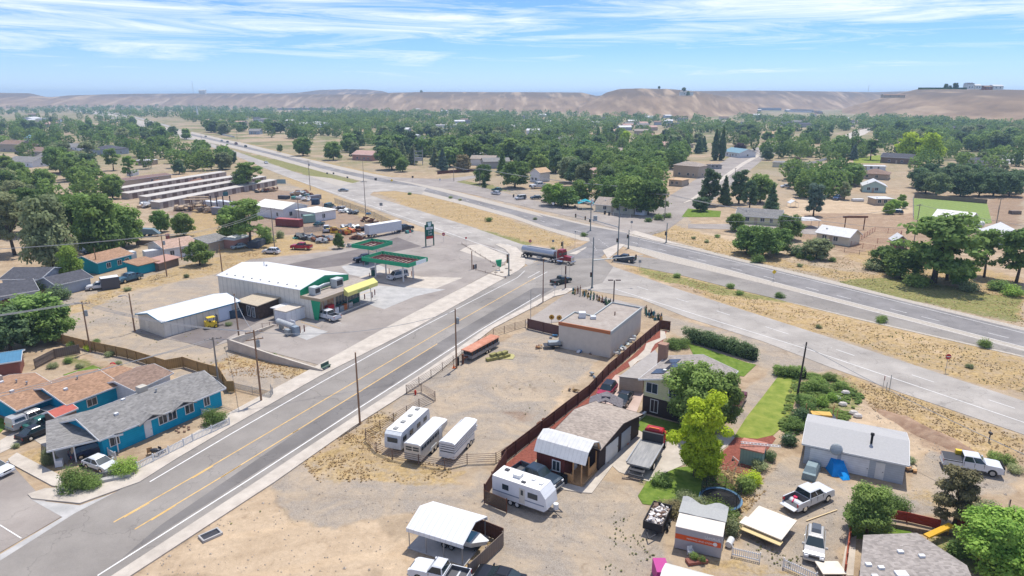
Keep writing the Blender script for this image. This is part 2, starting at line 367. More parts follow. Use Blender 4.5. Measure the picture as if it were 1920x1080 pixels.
# ------------------------------------------------ hills
SKY=[(-900,176),(0,174),(60,175),(95,183),(130,179),(240,176),(420,175),(540,175.5),(580,177),(680,177),(735,174),(800,172.5),(1000,173),(1090,173.5),(1118,180),(1150,176),(1300,171),(1420,170),(1540,171.5),(1640,173),(1730,170),(1920,171),(2900,172)]
def lerp(tab,x):
 return float(np.interp(x,[t[0]for t in tab],[t[1]for t in tab]))
HM=mat('hill_earth',(0.20,0.135,0.08),0.95,0.05,0,0,0.035,(1,0.35,1),0,col2=(0.345,0.24,0.145),detail=10)
def hills(name,x0,x1,sky,base,run,seed,back=9000,gul=26,step=4,cap=0.0):
 cols=np.arange(x0,x1+step,step);T=np.concatenate([np.linspace(0,1,40),[1.05,1.3,2.0,4.0]])
 V=[];
 for j,x in enumerate(cols):
  yb=lerp(base,x);pb=P(x,yb);Yb=pb.y;r=lerp(run,x)if isinstance(run,list)else run
  Yt=Yb+r;top=PD(x,lerp(sky,x),Yt).z
  u=(x-960)/1280/1.035
  wob=(fbm(np.array([u*Yb/90+50]),np.array([0.5]),seed)[0]-0.5)*2
  for t in T:
   if t<=1:s=t;Yy=Yb+r*t
   else:s=1;Yy=Yt+(t-1)/3.0*back
   xx=u*Yy
   gx=fbm(np.array([xx/70.0]),np.array([Yy/400.0]),seed+3,4)[0]
   rid=1-abs(2*gx-1)*2.0
   e=min(1,max(0,s*1.12-0.06+0.34*(gx-0.5)*math.sin(math.pi*min(s,1))))
   h=(e*e*(3-2*e))*0.75+e*0.25
   if s<0.12:h*=s/0.12
   z=h*top if t<=1 else top-2.5*(t-1)
   if t<=1:z+=(rid*gul*0.35)*math.sin(math.pi*s)*min(1,s*2)
   z=min(z,top*1.0)if t<1 else z
   V.append((xx,Yy,z-0.6*(s==0)))
 nt_=len(T);F=[(j*nt_+i,(j+1)*nt_+i,(j+1)*nt_+i+1,j*nt_+i+1)for j in range(len(cols)-1)for i in range(nt_-1)]
 m=MB();m.v=V;m.f=F;o=m.build(name,HM,smooth=True);o['kind']='structure';return o
def hill_mat():
 m=HM;n=m.node_tree.nodes;l=m.node_tree.links;b=n['Principled BSDF']
 src=b.inputs['Base Color'].links[0].from_socket
 tc=n.new('ShaderNodeTexCoord');sp=n.new('ShaderNodeSeparateXYZ');l.new(tc.outputs['Object'],sp.inputs[0])
 no=n.new('ShaderNodeTexNoise');no.inputs['Scale'].default_value=0.012;no.inputs['Detail'].default_value=6;l.new(tc.outputs['Object'],no.inputs['Vector'])
 a=n.new('ShaderNodeMath');a.operation='MULTIPLY_ADD';a.inputs[1].default_value=40;l.new(no.outputs[0],a.inputs[0]);l.new(sp.outputs[2],a.inputs[2])
 mr=n.new('ShaderNodeMapRange');mr.inputs['From Min'].default_value=52;mr.inputs['From Max'].default_value=66;l.new(a.outputs[0],mr.inputs[0])
 mx=n.new('ShaderNodeMix');mx.data_type='RGBA';l.new(mr.outputs[0],mx.inputs['Factor']);l.new(src,mx.inputs['A']);mx.inputs['B'].default_value=(0.165,0.12,0.08,1)
 # pale washed streaks running down the slopes
 st=n.new('ShaderNodeTexNoise');st.inputs['Scale'].default_value=1;st.inputs['Detail'].default_value=5
 mp=n.new('ShaderNodeMapping');mp.inputs['Scale'].default_value=(0.035,0.004,0.03);l.new(tc.outputs['Object'],mp.inputs[0]);l.new(mp.outputs[0],st.inputs['Vector'])
 rp=n.new('ShaderNodeValToRGB');rp.color_ramp.elements[0].position=0.54;rp.color_ramp.elements[1].position=0.68;rp.color_ramp.elements[1].color=(0.7,0.7,0.7,1);rp.color_ramp.elements[0].color=(0,0,0,1);l.new(st.outputs[0],rp.inputs[0])
 m2=n.new('ShaderNodeMix');m2.data_type='RGBA';l.new(rp.outputs[0],m2.inputs['Factor']);l.new(mx.outputs['Result'],m2.inputs['A']);m2.inputs['B'].default_value=(0.52,0.38,0.24,1)
 l.new(m2.outputs['Result'],b.inputs['Base Color'])
hill_mat()
hills('hills',-900,2900,SKY,[(-900,203),(0,204),(95,203),(300,201),(560,203),(740,208),(1000,210),(1120,212),(1300,208),(1640,205),(1920,204),(2900,204)],420,3)
hills('hills',330,760,[(330,186),(560,174),(600,169),(650,167.5),(690,168),(720,171),(760,186)],[(330,198),(760,198)],800,8,back=600,gul=6)
hills('hills',1085,1420,[(1085,200),(1110,190),(1135,174),(1160,167),(1200,166),(1250,167),(1300,171),(1360,182),(1420,196)],[(1085,214),(1200,220),(1300,221),(1420,214)],330,21,back=500,gul=16)
hills('hills',1580,2900,[(1580,204),(1620,192),(1670,178),(1722,166),(1800,166),(1870,168),(1920,169),(2900,172)],[(1580,212),(1700,222),(1800,230),(1920,240),(2900,262)],[(1580,200),(1720,330),(1920,420),(2900,420)],33,back=700,gul=12)
# ------------------------------------------------ roads
def asphalt(name,cA,cB,sc=0.35,tracks=None):
 m=mat(name,cA,0.88,0.15,0,0,sc,(1,1,1),0,col2=cB,detail=8);nt=m.node_tree;n=nt.nodes;l=nt.links;b=n['Principled BSDF']
 src=b.inputs['Base Color'].links[0].from_socket;tc=n.new('ShaderNodeTexCoord')
 f=n.new('ShaderNodeTexNoise');f.inputs['Scale'].default_value=14;f.inputs['Detail'].default_value=3;l.new(tc.outputs['Object'],f.inputs['Vector'])
 mr=n.new('ShaderNodeMapRange');mr.inputs['To Min'].default_value=0.82;mr.inputs['To Max'].default_value=1.18;l.new(f.outputs[0],mr.inputs[0])
 v=n.new('ShaderNodeTexVoronoi');v.feature='DISTANCE_TO_EDGE';v.inputs['Scale'].default_value=0.11
 d=n.new('ShaderNodeTexNoise');d.inputs['Scale'].default_value=0.5;d.inputs['Detail'].default_value=5;l.new(tc.outputs['Object'],d.inputs['Vector'])
 ad=n.new('ShaderNodeVectorMath');ad.operation='MULTIPLY_ADD';ad.inputs[1].default_value=(5,5,0);l.new(d.outputs['Color'],ad.inputs[0]);l.new(tc.outputs['Object'],ad.inputs[2]);l.new(ad.outputs[0],v.inputs['Vector'])
 lt=n.new('ShaderNodeMapRange');lt.inputs['From Max'].default_value=0.010;lt.inputs['To Min'].default_value=0.74;l.new(v.outputs['Distance'],lt.inputs[0])
 mu=n.new('ShaderNodeMath');mu.operation='MULTIPLY';pt=n.new('ShaderNodeTexNoise');pt.inputs['Scale'].default_value=0.06;pt.inputs['Detail'].default_value=9;pt.inputs['Roughness'].default_value=0.7;l.new(tc.outputs['Object'],pt.inputs['Vector'])
 pm_=n.new('ShaderNodeMapRange');pm_.inputs['From Min'].default_value=0.35;pm_.inputs['From Max'].default_value=0.65;pm_.inputs['To Min'].default_value=0.84;pm_.inputs['To Max'].default_value=1.1;l.new(pt.outputs[0],pm_.inputs[0])
 m0=n.new('ShaderNodeMath');m0.operation='MULTIPLY';l.new(mr.outputs[0],m0.inputs[0]);l.new(pm_.outputs[0],m0.inputs[1]);l.new(m0.outputs[0],mu.inputs[0]);l.new(lt.outputs[0],mu.inputs[1])
 sc_=n.new('ShaderNodeVectorMath');sc_.operation='SCALE';l.new(src,sc_.inputs[0]);l.new(mu.outputs[0],sc_.inputs['Scale']);l.new(sc_.outputs[0],b.inputs['Base Color']);return m
ASP_OLD=asphalt('asphalt_worn',(0.315,0.285,0.25),(0.40,0.365,0.32),0.12)
ASP_ST=asphalt('asphalt_street',(0.225,0.203,0.178),(0.305,0.277,0.243),0.10)
ASP_DK=asphalt('asphalt_dark',(0.19,0.178,0.17),(0.255,0.24,0.228),0.12)
ASP_LANE=asphalt('asphalt_fresh',(0.15,0.137,0.126),(0.205,0.19,0.175),0.15)
ASP_LOT=asphalt('asphalt_lot',(0.255,0.22,0.192),(0.355,0.315,0.275),0.10)
ASP_LOTD=asphalt('asphalt_lot_dark',(0.145,0.123,0.115),(0.20,0.175,0.16),0.15)
CONC=mat('concrete',(0.40,0.35,0.29),0.85,0.15,0,0,0.5,(1,1,1),0,col2=(0.55,0.49,0.41),detail=7)
CONCG=mat('concrete_grey',(0.33,0.32,0.30),0.85,0.15,0,0,0.5,(1,1,1),0,col2=(0.47,0.45,0.42),detail=7)
PINK=mat('concrete_pink',(0.44,0.325,0.275),0.85,0.15,0,0,0.3,(1,1,1),0,col2=(0.55,0.43,0.37),detail=7)
SHOULDER=mat('gravel_shoulder',(0.33,0.29,0.24),0.95,0.05,0,0,2.0,(1,1,1),0,col2=(0.50,0.45,0.38),detail=8)
PAINTW=mat('paint_white',(0.62,0.60,0.56),0.7,0.2,0,0,1.1,(1,1,1),0,col2=(0.85,0.83,0.78),detail=8)
PAINTY=mat('paint_yellow',(0.55,0.33,0.10),0.7,0.2,0,0,0.9,(1,1,1),0,col2=(0.76,0.50,0.19),detail=8)
NSH=[0]
def sheet(name,m,z,*pts,th=0.0):
 NSH[0]+=1;z+=0.0004*(NSH[0]%40)
 q=[P(*p)for p in pts];b=MB()
 if th:b.prism(q,-0.02,z)
 else:b.prism(q,-0.028,z)
 o=b.build(name,m);o['kind']='structure';return o
def dens(pts,n=6):
 out=[]
 for a,b in zip(pts,pts[1:]):
  for i in range(n):out.append((a[0]+(b[0]-a[0])*i/n,a[1]+(b[1]-a[1])*i/n))
 return out+[pts[-1]]
 # the highway: two carriageways running off to the far left
NEAR_UP=[(2400,909),(1920,752),(1600,647),(1280,545),(1153,501),(1120,486),(1060,480),(975,457),(880,424),(803,400),(700,368),(650,352),(560,325),(480,297),(440,283),(400,270),(372,262)]
NEAR_LO=[(2400,979),(1920,815),(1700,740),(1560,690),(1430,640),(1290,596),(1200,560),(1152,552),(1080,540),(985,495),(925,470),(865,450),(798,428),(735,404),(620,362),(520,325),(450,296),(400,277),(365,265)]
sheet('road',ASP_OLD,0.02,*(NEAR_UP+NEAR_LO[::-1]))
UP_UP=[(2400,732),(1920,617),(1690,562),(1560,529),(1400,491),(1320,471),(1200,441),(1099,423),(1010,402),(930,382),(870,366),(772,342),(700,329),(642,316),(560,297),(460,272),(420,264),(360,250)]
UP_LO=[(2400,777),(1920,666),(1613,596),(1480,563),(1400,541),(1330,514),(1260,490),(1200,470),(1160,455),(1090,447),(1024,427),(960,405),(860,378),(760,353),(681,336),(606,319),(500,290),(430,272),(350,253)]
sheet('road',SHOULDER,0.016,*([(x,y-3)for x,y in UP_UP]+[(x,y+4)for x,y in UP_LO[::-1]]))
LANE_U=[(2400,736),(1920,620),(1560,532),(1320,473),(1200,446),(1099,426),(1010,405),(930,385),(772,345),(642,319),(460,274),(360,251)]
LANE_L=[(2400,764),(1920,650),(1492,539),(1357,503),(1280,484),(1200,464),(1120,450),(1024,425),(960,402),(860,375),(760,350),(681,334),(606,317),(500,288),(430,271),(352,252.5)]
sheet('road',ASP_DK,0.024,*(LANE_U+LANE_L[::-1]))
# far stretch of highway climbing away to the left
sheet('road',SHOULDER,0.014,(372,262),(360,250),(300,236),(250,222),(200,212),(140,203),(100,198),(96,200),(140,207),(190,217),(240,232),(300,246),(350,262))
sheet('road',ASP_OLD,0.02,(369,262),(330,250),(290,240),(240,226),(190,214),(140,206),(139,207.4),(188,216),(236,229),(284,243),(340,259))
sheet('road',ASP_OLD,0.02,(362,250.5),(310,237),(260,223),(200,211),(150,204),(152,203),(204,209.5),(264,221),(316,235))
# slip lane on the right
sheet('road',ASP_ST,0.032,(1150,478),(1190,480),(1240,487),(1330,508),(1440,534),(1560,565),(1700,601),(1920,659),(2400,771),(2400,780),(1920,667),(1613,597),(1463,562),(1370,540),(1280,517),(1200,501),(1150,492))
# median crossover and ramps
sheet('road',ASP_OLD,0.028,(640,349),(690,336),(720,342),(800,352),(790,365),(740,358),(700,360),(690,368),(672,364))
sheet('road',SHOULDER,0.026,(575,329),(620,334),(672,346),(660,354),(625,346))
# street running from the foreground to the crossing
ST_L=[(-260,1190),(0,1052),(140,963),(290,885),(430,803),(600,706),(784,603),(945,519),(975,498),(990,480),(1000,455)]
ST_R=[(1170,500),(1160,512),(1112,540),(1062,548),(1040,546),(917,613),(790,702),(660,785),(483,903),(212,1080),(-60,1260)]
sheet('road',ASP_ST,0.036,*(ST_L[:8]+[(985,500),(1040,478),(1090,462),(1120,478),(1150,500),(1130,530),(1062,548)]+ST_R[4:]))
sheet('road',ASP_LANE,0.042,(300,986),(620,768),(840,632),(1000,540),(1040,540),(905,612),(775,697),(467,895),(230,1046))
# crossing between the carriageways
sheet('road',ASP_DK,0.038,(1010,402),(1099,423),(1176,437),(1180,447),(1160,457),(1150,462),(1125,484),(1060,486),(1064,480),(1092,460),(1106,452),(1104,444),(1090,438),(1060,430))
# left side street
sheet('road',ASP_LOT,0.02,(-420,900),(0,868),(30,880),(80,935),(117,968),(0,1036),(-300,1200))
# concrete gutters, pavements with kerbs
def walk(*pts,z=0.13,m=CONC):return sheet('pavement',m,z,*pts)
walk((660,785),(790,702),(917,613),(1040,546),(1062,541),(1078,541),(1060,552),(1040,556),(925,616),(815,704),(660,803),(515,905),(247,1080),(-20,1270),(-70,1262),(212,1080),(483,903))
walk((952,519),(784,613),(600,706),(430,803),(330,862),(262,905),(150,945),(60,936),(52,928),(85,917),(150,914),(225,893),(268,868),(330,832),(430,775),(575,697),(740,606),(935,505),(952,492),(956,478),(947,468),(928,459),(938,457),(968,464),(984,480),(984,498),(972,508))
walk((15,862),(32,850),(105,888),(122,900),(118,915),(98,912),(20,870),z=0.12)
walk((1066,477),(1100,463),(1098,466),(1080,478),z=0.1);walk((1130,470),(1160,457),(1172,459),(1150,478),(1140,486),z=0.1)
walk((1176,437),(1190,433),(1230,444),(1270,458),(1300,464),(1230,452),z=0.1)
sheet('pavement',CONCG,0.030,(0,1040),(117,970),(60,938),(150,948),(262,907),(330,864),(345,868),(140,985),(0,1068))
# side street and frontage road on the far side
sheet('road',ASP_LOT,0.022,(700,331),(830,336),(900,350),(1010,378),(1080,393),(1150,405),(1200,408),(1262,363),(1318,328),(1372,292),(1445,268),(1500,262),(1525,263),(1496,270),(1432,298),(1375,345),(1326,384),(1290,402),(1250,432),(1205,446),(1170,434),(1090,411),(1000,391),(900,368),(840,355),(770,342))
sheet('pavement',CONC,0.12,(1280,382),(1300,370),(1318,357),(1345,338),(1390,306),(1446,276),(1480,266),(1483,268),(1450,279),(1396,309),(1350,342),(1300,376))
sheet('road',ASP_LOT,0.022,(830,336),(880,330),(900,328),(902,332),(880,336),(850,342))
sheet('road',CONC,0.02,(1560,262),(1600,247),(1625,240),(1640,240),(1622,252),(1590,262))
sheet('road',ASP_LOT,0.018,(1290,420),(1440,420),(1540,424),(1530,440),(1420,432),(1290,428))
sheet('road',CONCG,0.018,(1868,290),(1920,282),(1920,300),(1880,310))
# petrol station forecourt
sheet('forecourt',ASP_LOT,0.012,(430,640),(395,652),(318,636),(250,622),(330,585),(410,560),(412,512),(470,486),(560,478),(640,468),(690,456),(735,432),(775,432),(870,448),(925,462),(950,490),(935,503),(740,606),(606,686))
sheet('forecourt',ASP_LOTD,0.020,(318,634),(430,598),(470,580),(515,588),(430,632),(395,654))
sheet('forecourt',ASP_LOTD,0.020,(668,468),(745,445),(790,462),(700,480),(640,498),(560,508),(520,500))
sheet('forecourt',CONCG,0.024,(640,500),(690,488),(765,520),(760,540),(700,524),(655,515))
sheet('forecourt',CONC,0.024,(672,521),(720,505),(790,519),(868,521),(800,548),(760,538))
sheet('forecourt',CONCG,0.026,(655,560),(700,535),(835,543),(778,556),(720,580))
sheet('forecourt',CONCG,0.026,(550,628),(577,612),(615,622),(575,638))
sheet('forecourt',CONC,0.024,(862,470),(880,460),(900,458),(955,482),(945,492),(920,490))
# dark dirt yard by the shop on the corner
sheet('forecourt',ASP_LOT,0.018,(1060,552),(1080,545),(1210,575),(1180,600),(1045,604),(992,612),(985,603))
# property on the right of the wooden fence
MULCH=mat('red_mulch',(0.17,0.055,0.04),0.95,0.05,0,0,3,(1,1,1),0.3,col2=(0.30,0.105,0.075),detail=8)
sheet('mulch_bed',MULCH,0.015,(1236,619),(1250,621),(1243,640),(1222,662),(1154,703),(1127,738),(1098,768),(1070,790),(1030,830),(1000,868),(990,885),(935,887),(945,873),(1015,815),(1060,779),(1104,745),(1140,705),(1182,671))
sheet('path',CONC,0.03,*[(1238,619),(1247,622),(1249,634),(1228,645),(1222,655),(1217,668),(1195,678),(1185,688),(1196,700),(1190,706),(1165,712),(1167,722),(1160,722),(1158,712),(1172,700),(1184,694),(1178,680),(1196,668),(1208,656),(1212,644),(1238,634)])
sheet('driveway',PINK,0.022,(1154,703),(1210,703),(1207,740),(1190,782),(1180,795),(1098,768),(1127,738))
sheet('driveway',CONC,0.022,(1168,806),(1190,802),(1232,828),(1330,826),(1345,815),(1378,820),(1364,836),(1340,852),(1300,864),(1235,892),(1216,903),(1160,885),(1140,866))
sheet('patio',CONC,0.06,(960,895),(1000,890),(1095,915),(1135,868),(1150,872),(1110,925),(1090,924),(958,902))
LAWN=mat('lawn_grass',(0.075,0.135,0.018),0.95,0.05,0,0,0.9,(1,1,1),0,col2=(0.19,0.25,0.05),detail=9)
LAWNY=mat('lawn_grass_yellowing',(0.13,0.19,0.03),0.95,0.05,0,0,0.5,(1,1,1),0,col2=(0.29,0.31,0.07),detail=9)
sheet('lawn',LAWN,0.04,(1288,642),(1400,680),(1418,684),(1395,706),(1372,703),(1340,690),(1300,665))
sheet('lawn',LAWNY,0.04,(1462,702),(1498,708),(1494,740),(1478,790),(1450,816),(1420,823),(1376,820),(1400,782),(1430,744))
sheet('lawn',LAWN,0.04,(1188,790),(1200,776),(1275,795),(1310,800),(1300,825),(1235,825),(1192,804))
sheet('lawn',LAWN,0.035,(1215,900),(1250,880),(1340,868),(1390,930),(1330,975),(1280,955),(1205,945),(1196,930))
sheet('lawn',LAWN,0.04,(118,703),(175,685),(212,700),(190,712),(150,712))
sheet('lawn',LAWN,0.04,(-60,770),(0,783),(20,792),(0,812),(-60,840))
sheet('lawn',stripes('lawn_striped',(0.19,0.25,0.06),0,3.4,0.22,0.95,0,0.25),0.04,(1713,372),(1850,379),(1860,418),(1800,425),(1714,412))
sheet('lawn',LAWN,0.04,(1290,391),(1352,396),(1350,407),(1278,407))
sheet('lawn',LAWNY,0.04,(1600,296),(1655,290),(1676,297),(1680,306),(1600,306));sheet('lawn',LAWNY,0.04,(1707,299),(1726,299),(1722,308),(1704,308))
sheet('lawn',LAWNY,0.04,(1420,276),(1440,270),(1470,266),(1440,276));sheet('lawn',LAWNY,0.04,(1900,282),(1930,280),(1930,288),(1905,288))
sheet('lawn',LAWN,0.035,(1590,985),(1650,975),(1700,990),(1720,1010),(1600,1010))
sheet('mulch_bed',MULCH,0.02,(1420,823),(1446,815),(1455,822),(1420,870),(1400,890),(1355,880),(1345,855),(1365,838),(1378,820))
sheet('path',CONC,0.05,(1588,1012),(1606,1005),(1600,1080),(1575,1080))
sheet('driveway',CONC,0.02,(0,826),(40,802),(150,792),(170,800),(125,870),(95,845),(60,822),(0,850))
# ------------------------------------------------ markings
def line(mb,pts,wid,dash=None,z=0.052):
 q=[P(*p)for p in pts];L=0
 for a,b in zip(q,q[1:]):
  d=(b-a);n_=d.length;d.normalize();s=Vector((-d.y,d.x,0))*wid/2;t=0
  segs=[(0,n_)]if not dash else[(k,min(k+dash[0],n_))for k in np.arange(rnd.random()*2,n_,dash[0]+dash[1])]
  for k0,k1 in segs:
   A=a+d*k0;B=a+d*k1;mb.add([(A-s)[:2]+(z,),(A+s)[:2]+(z,),(B+s)[:2]+(z,),(B-s)[:2]+(z,)]if False else[(*(A-s).xy,z),(*(A+s).xy,z),(*(B+s).xy,z),(*(B-s).xy,z)],[(0,3,2,1)])
mw=MB();my=MB()
line(my,[(213,980),(353,900),(829,620),(1004,521)],0.16);line(my,[(253,993),(407,900),(820,645)],0.16)
line(my,[(222,977),(357,899.5),(480,827)],0.14,(3,9));line(my,[(263,989),(413,897),(560,806)],0.14,(3,9))
line(mw,[(183,1080),(467,900),(660,774),(774,701),(899,620),(1014,552)],0.17)
line(mw,[(281,904),(430,816),(610,713),(784,617)],0.17);line(mw,[(784,617),(970,521),(984,508)],0.14)
line(mw,[(990,521),(1012,509)],0.14);line(mw,[(1000,524),(1026,510)],0.14)
line(mw,[(1152,542),(1320,595),(1520,657),(1877,778),(2400,956)],0.17)
line(mw,[(733,399),(800,422),(880,451),(973,483)],0.2);line(mw,[(537,331),(640,366),(733,399)],0.22)
line(mw,[(640,360),(760,398),(844,424),(911,446),(949,458),(985,470)],0.16,(3.2,8.8))
line(mw,[(1190,536),(1343,583),(1448,617),(1560,653),(1690,697),(1850,749),(2400,928)],0.16,(3.4,8.6))
line(mw,[(2400,741),(1920,625),(1560,535),(1440,506),(1320,477),(1200,449)],0.17);line(mw,[(2400,765),(1920,651),(1492,540),(1357,504),(1200,464)],0.17)
line(mw,[(2400,771),(1920,657),(1640,585),(1500,549)],0.17)
line(mw,[(1180,453),(1300,484),(1420,515),(1560,552),(1720,592),(1920,641),(2400,755)],0.16,(3.4,8.6))
line(mw,[(930,392),(870,374),(772,347),(642,320),(500,286)],0.15,(3.2,9));line(mw,[(1090,435),(1024,417),(960,399)],0.15,(3.2,8.6))
for a in((1000,465),(1020,458),(1044,452)):pass
line(mw,[(1120,447),(1140,462),(1140,470)],0.12,(0.7,1.5));line(mw,[(1109,453),(1118,470)],0.12,(0.7,1.5))
line(my,[(1000,492),(1060,473),(1098,455)],0.12)
line(mw,[(0,985),(40,1010)],0.12);line(mw,[(635,573),(590,600)],0.1);line(my,[(588,588),(565,602)],0.12);line(my,[(565,604),(600,616)],0.1)
line(mw,[(597,593),(640,607)],0.1);line(my,[(620,580),(650,562),(700,545)],0.14)
for a,b in(((690,452),(735,462)),((680,458),(720,468)),((672,464),(705,474))):line(my,[a,b],0.1)
o=mw.build('road_marking',PAINTW);o['kind']='structure';o=my.build('road_marking',PAINTY);o['kind']='structure'
# =====================================================  BUILDERS
GLASS=mat('window_glass',(0.03,0.045,0.055),0.12,0.6)
GLASSB=mat('car_glass',(0.02,0.035,0.04),0.08,0.7)
WHITE=mat('white_paint',(0.66,0.66,0.64),0.5,0.3,0,0.07,1.0)
BLACK=mat('black_rubber',(0.018,0.018,0.018),0.8,0.2)
DKMET=mat('dark_metal',(0.05,0.05,0.055),0.5,0.4,0.3)
STEEL=mat('grey_steel',(0.36,0.37,0.38),0.45,0.4,0.6)
GALV=mat('galvanised_steel',(0.30,0.33,0.34),0.5,0.4,0.4,0.15,3)
RUST=mat('rusty_steel',(0.16,0.07,0.04),0.85,0.2,0.2,0.35,2)
POLE=mat('pole_wood',(0.27,0.165,0.10),0.9,0.1,0,0.25,6,(4,4,0.4))
POLEG=mat('pole_wood_grey',(0.26,0.225,0.19),0.9,0.1,0,0.3,6,(4,4,0.4))
WOODR=stripes('fence_boards_redbrown',(0.115,0.048,0.032),0,0.32,0.5,0.85)
WOODY=stripes('fence_boards_golden',(0.36,0.23,0.095),0,0.3,0.5,0.85)
WOODG=stripes('fence_boards_grey',(0.20,0.155,0.12),0,0.3,0.5,0.85)
WOODO=mat('lumber_orange',(0.48,0.28,0.13),0.8,0.15,0,0.15,4)
CREAM=stripes('wall_metal_cream',(0.66,0.62,0.53),0,1.3,0.25,0.6)
ROOFW=stripes('roof_metal_white',(0.67,0.67,0.66),0,0.6,0.22,0.45,0,0.02)
TIN=stripes('roof_tin',(0.60,0.59,0.56),0,0.5,0.16,0.45)
CHROME=mat('chrome',(0.62,0.64,0.66),0.16,0.5,0.95)
RED=mat('red_paint',(0.38,0.018,0.025),0.3,0.5)
ORANGE=mat('orange_paint',(0.65,0.15,0.03),0.5,0.4)
YEL=mat('yellow_paint',(0.72,0.50,0.03),0.45,0.4)
GREEN=mat('green_paint',(0.005,0.29,0.135),0.45,0.4,0,0.04,0.5)
TAIL=mat('tail_lamp',(0.42,0.02,0.02),0.25,0.5)
LAMP=mat('head_lamp',(0.75,0.76,0.76),0.15,0.6)
def paint(name,rgb,rough=0.28,metal=0.25):return mat('car_'+name,rgb,rough,0.5,metal,0.05,0.8)
def wallm(name,rgb):return stripes('siding_'+name,rgb,2,0.28,0.22,0.75)
LM=[]
def lm(phrase,p):LM.append((phrase,Vector((p[0],p[1],0))))
def window(parent,x,z,wd,ht,side,dims,frame=WHITE,bars=1,kind='window'):
 """side f/b/l/r of a building of dims (L, D); x runs along that wall"""
 L,D=dims;m=MB();f=MB()
 if 0<x<=1:x*=(L if side in 'fb' else D)
 def bx(mb,a0,a1,z0,z1,o0,o1):
  if side=='f':mb.box(a0,a1,-o1,-o0,z0,z1)
  elif side=='b':mb.box(L-a1,L-a0,D+o0,D+o1,z0,z1)
  elif side=='l':mb.box(-o1,-o0,D-a1,D-a0,z0,z1)
  else:mb.box(L+o0,L+o1,a0,a1,z0,z1)
 bx(m,x-wd/2,x+wd/2,z,z+ht,0.005,0.03)
 t=0.09
 bx(f,x-wd/2-t,x+wd/2+t,z-t,z,0.006,0.07);bx(f,x-wd/2-t,x+wd/2+t,z+ht,z+ht+t,0.006,0.07)
 bx(f,x-wd/2-t,x-wd/2,z,z+ht,0.006,0.07);bx(f,x+wd/2,x+wd/2+t,z,z+ht,0.006,0.07)
 for k in range(bars):xx=x-wd/2+wd*(k+1)/(bars+1);bx(f,xx-0.03,xx+0.03,z,z+ht,0.031,0.06)
 o=f.build('frame' if kind=='x' else kind,frame,parent);g_=m.build('pane',GLASS,o);return o
def door(parent,x,z,wd,ht,side,dims,m=WHITE,name='door',handle=True):
 L,D=dims;b=MB();h=MB()
 if 0<x<=1:x*=(L if side in 'fb' else D)
 def bx(mb,a0,a1,z0,z1,o0,o1):
  if side=='f':mb.box(a0,a1,-o1,-o0,z0,z1)
  elif side=='b':mb.box(L-a1,L-a0,D+o0,D+o1,z0,z1)
  elif side=='l':mb.box(-o1,-o0,D-a1,D-a0,z0,z1)
  else:mb.box(L+o0,L+o1,a0,a1,z0,z1)
 bx(b,x-wd/2,x+wd/2,z,z+ht,0.005,0.06);o=b.build(name,m,parent)
 if handle:bx(h,x+wd/2-0.2,x+wd/2-0.1,z+ht*0.45,z+ht*0.45+0.08,0.06,0.1);h.build('handle',DKMET,o)
 return o
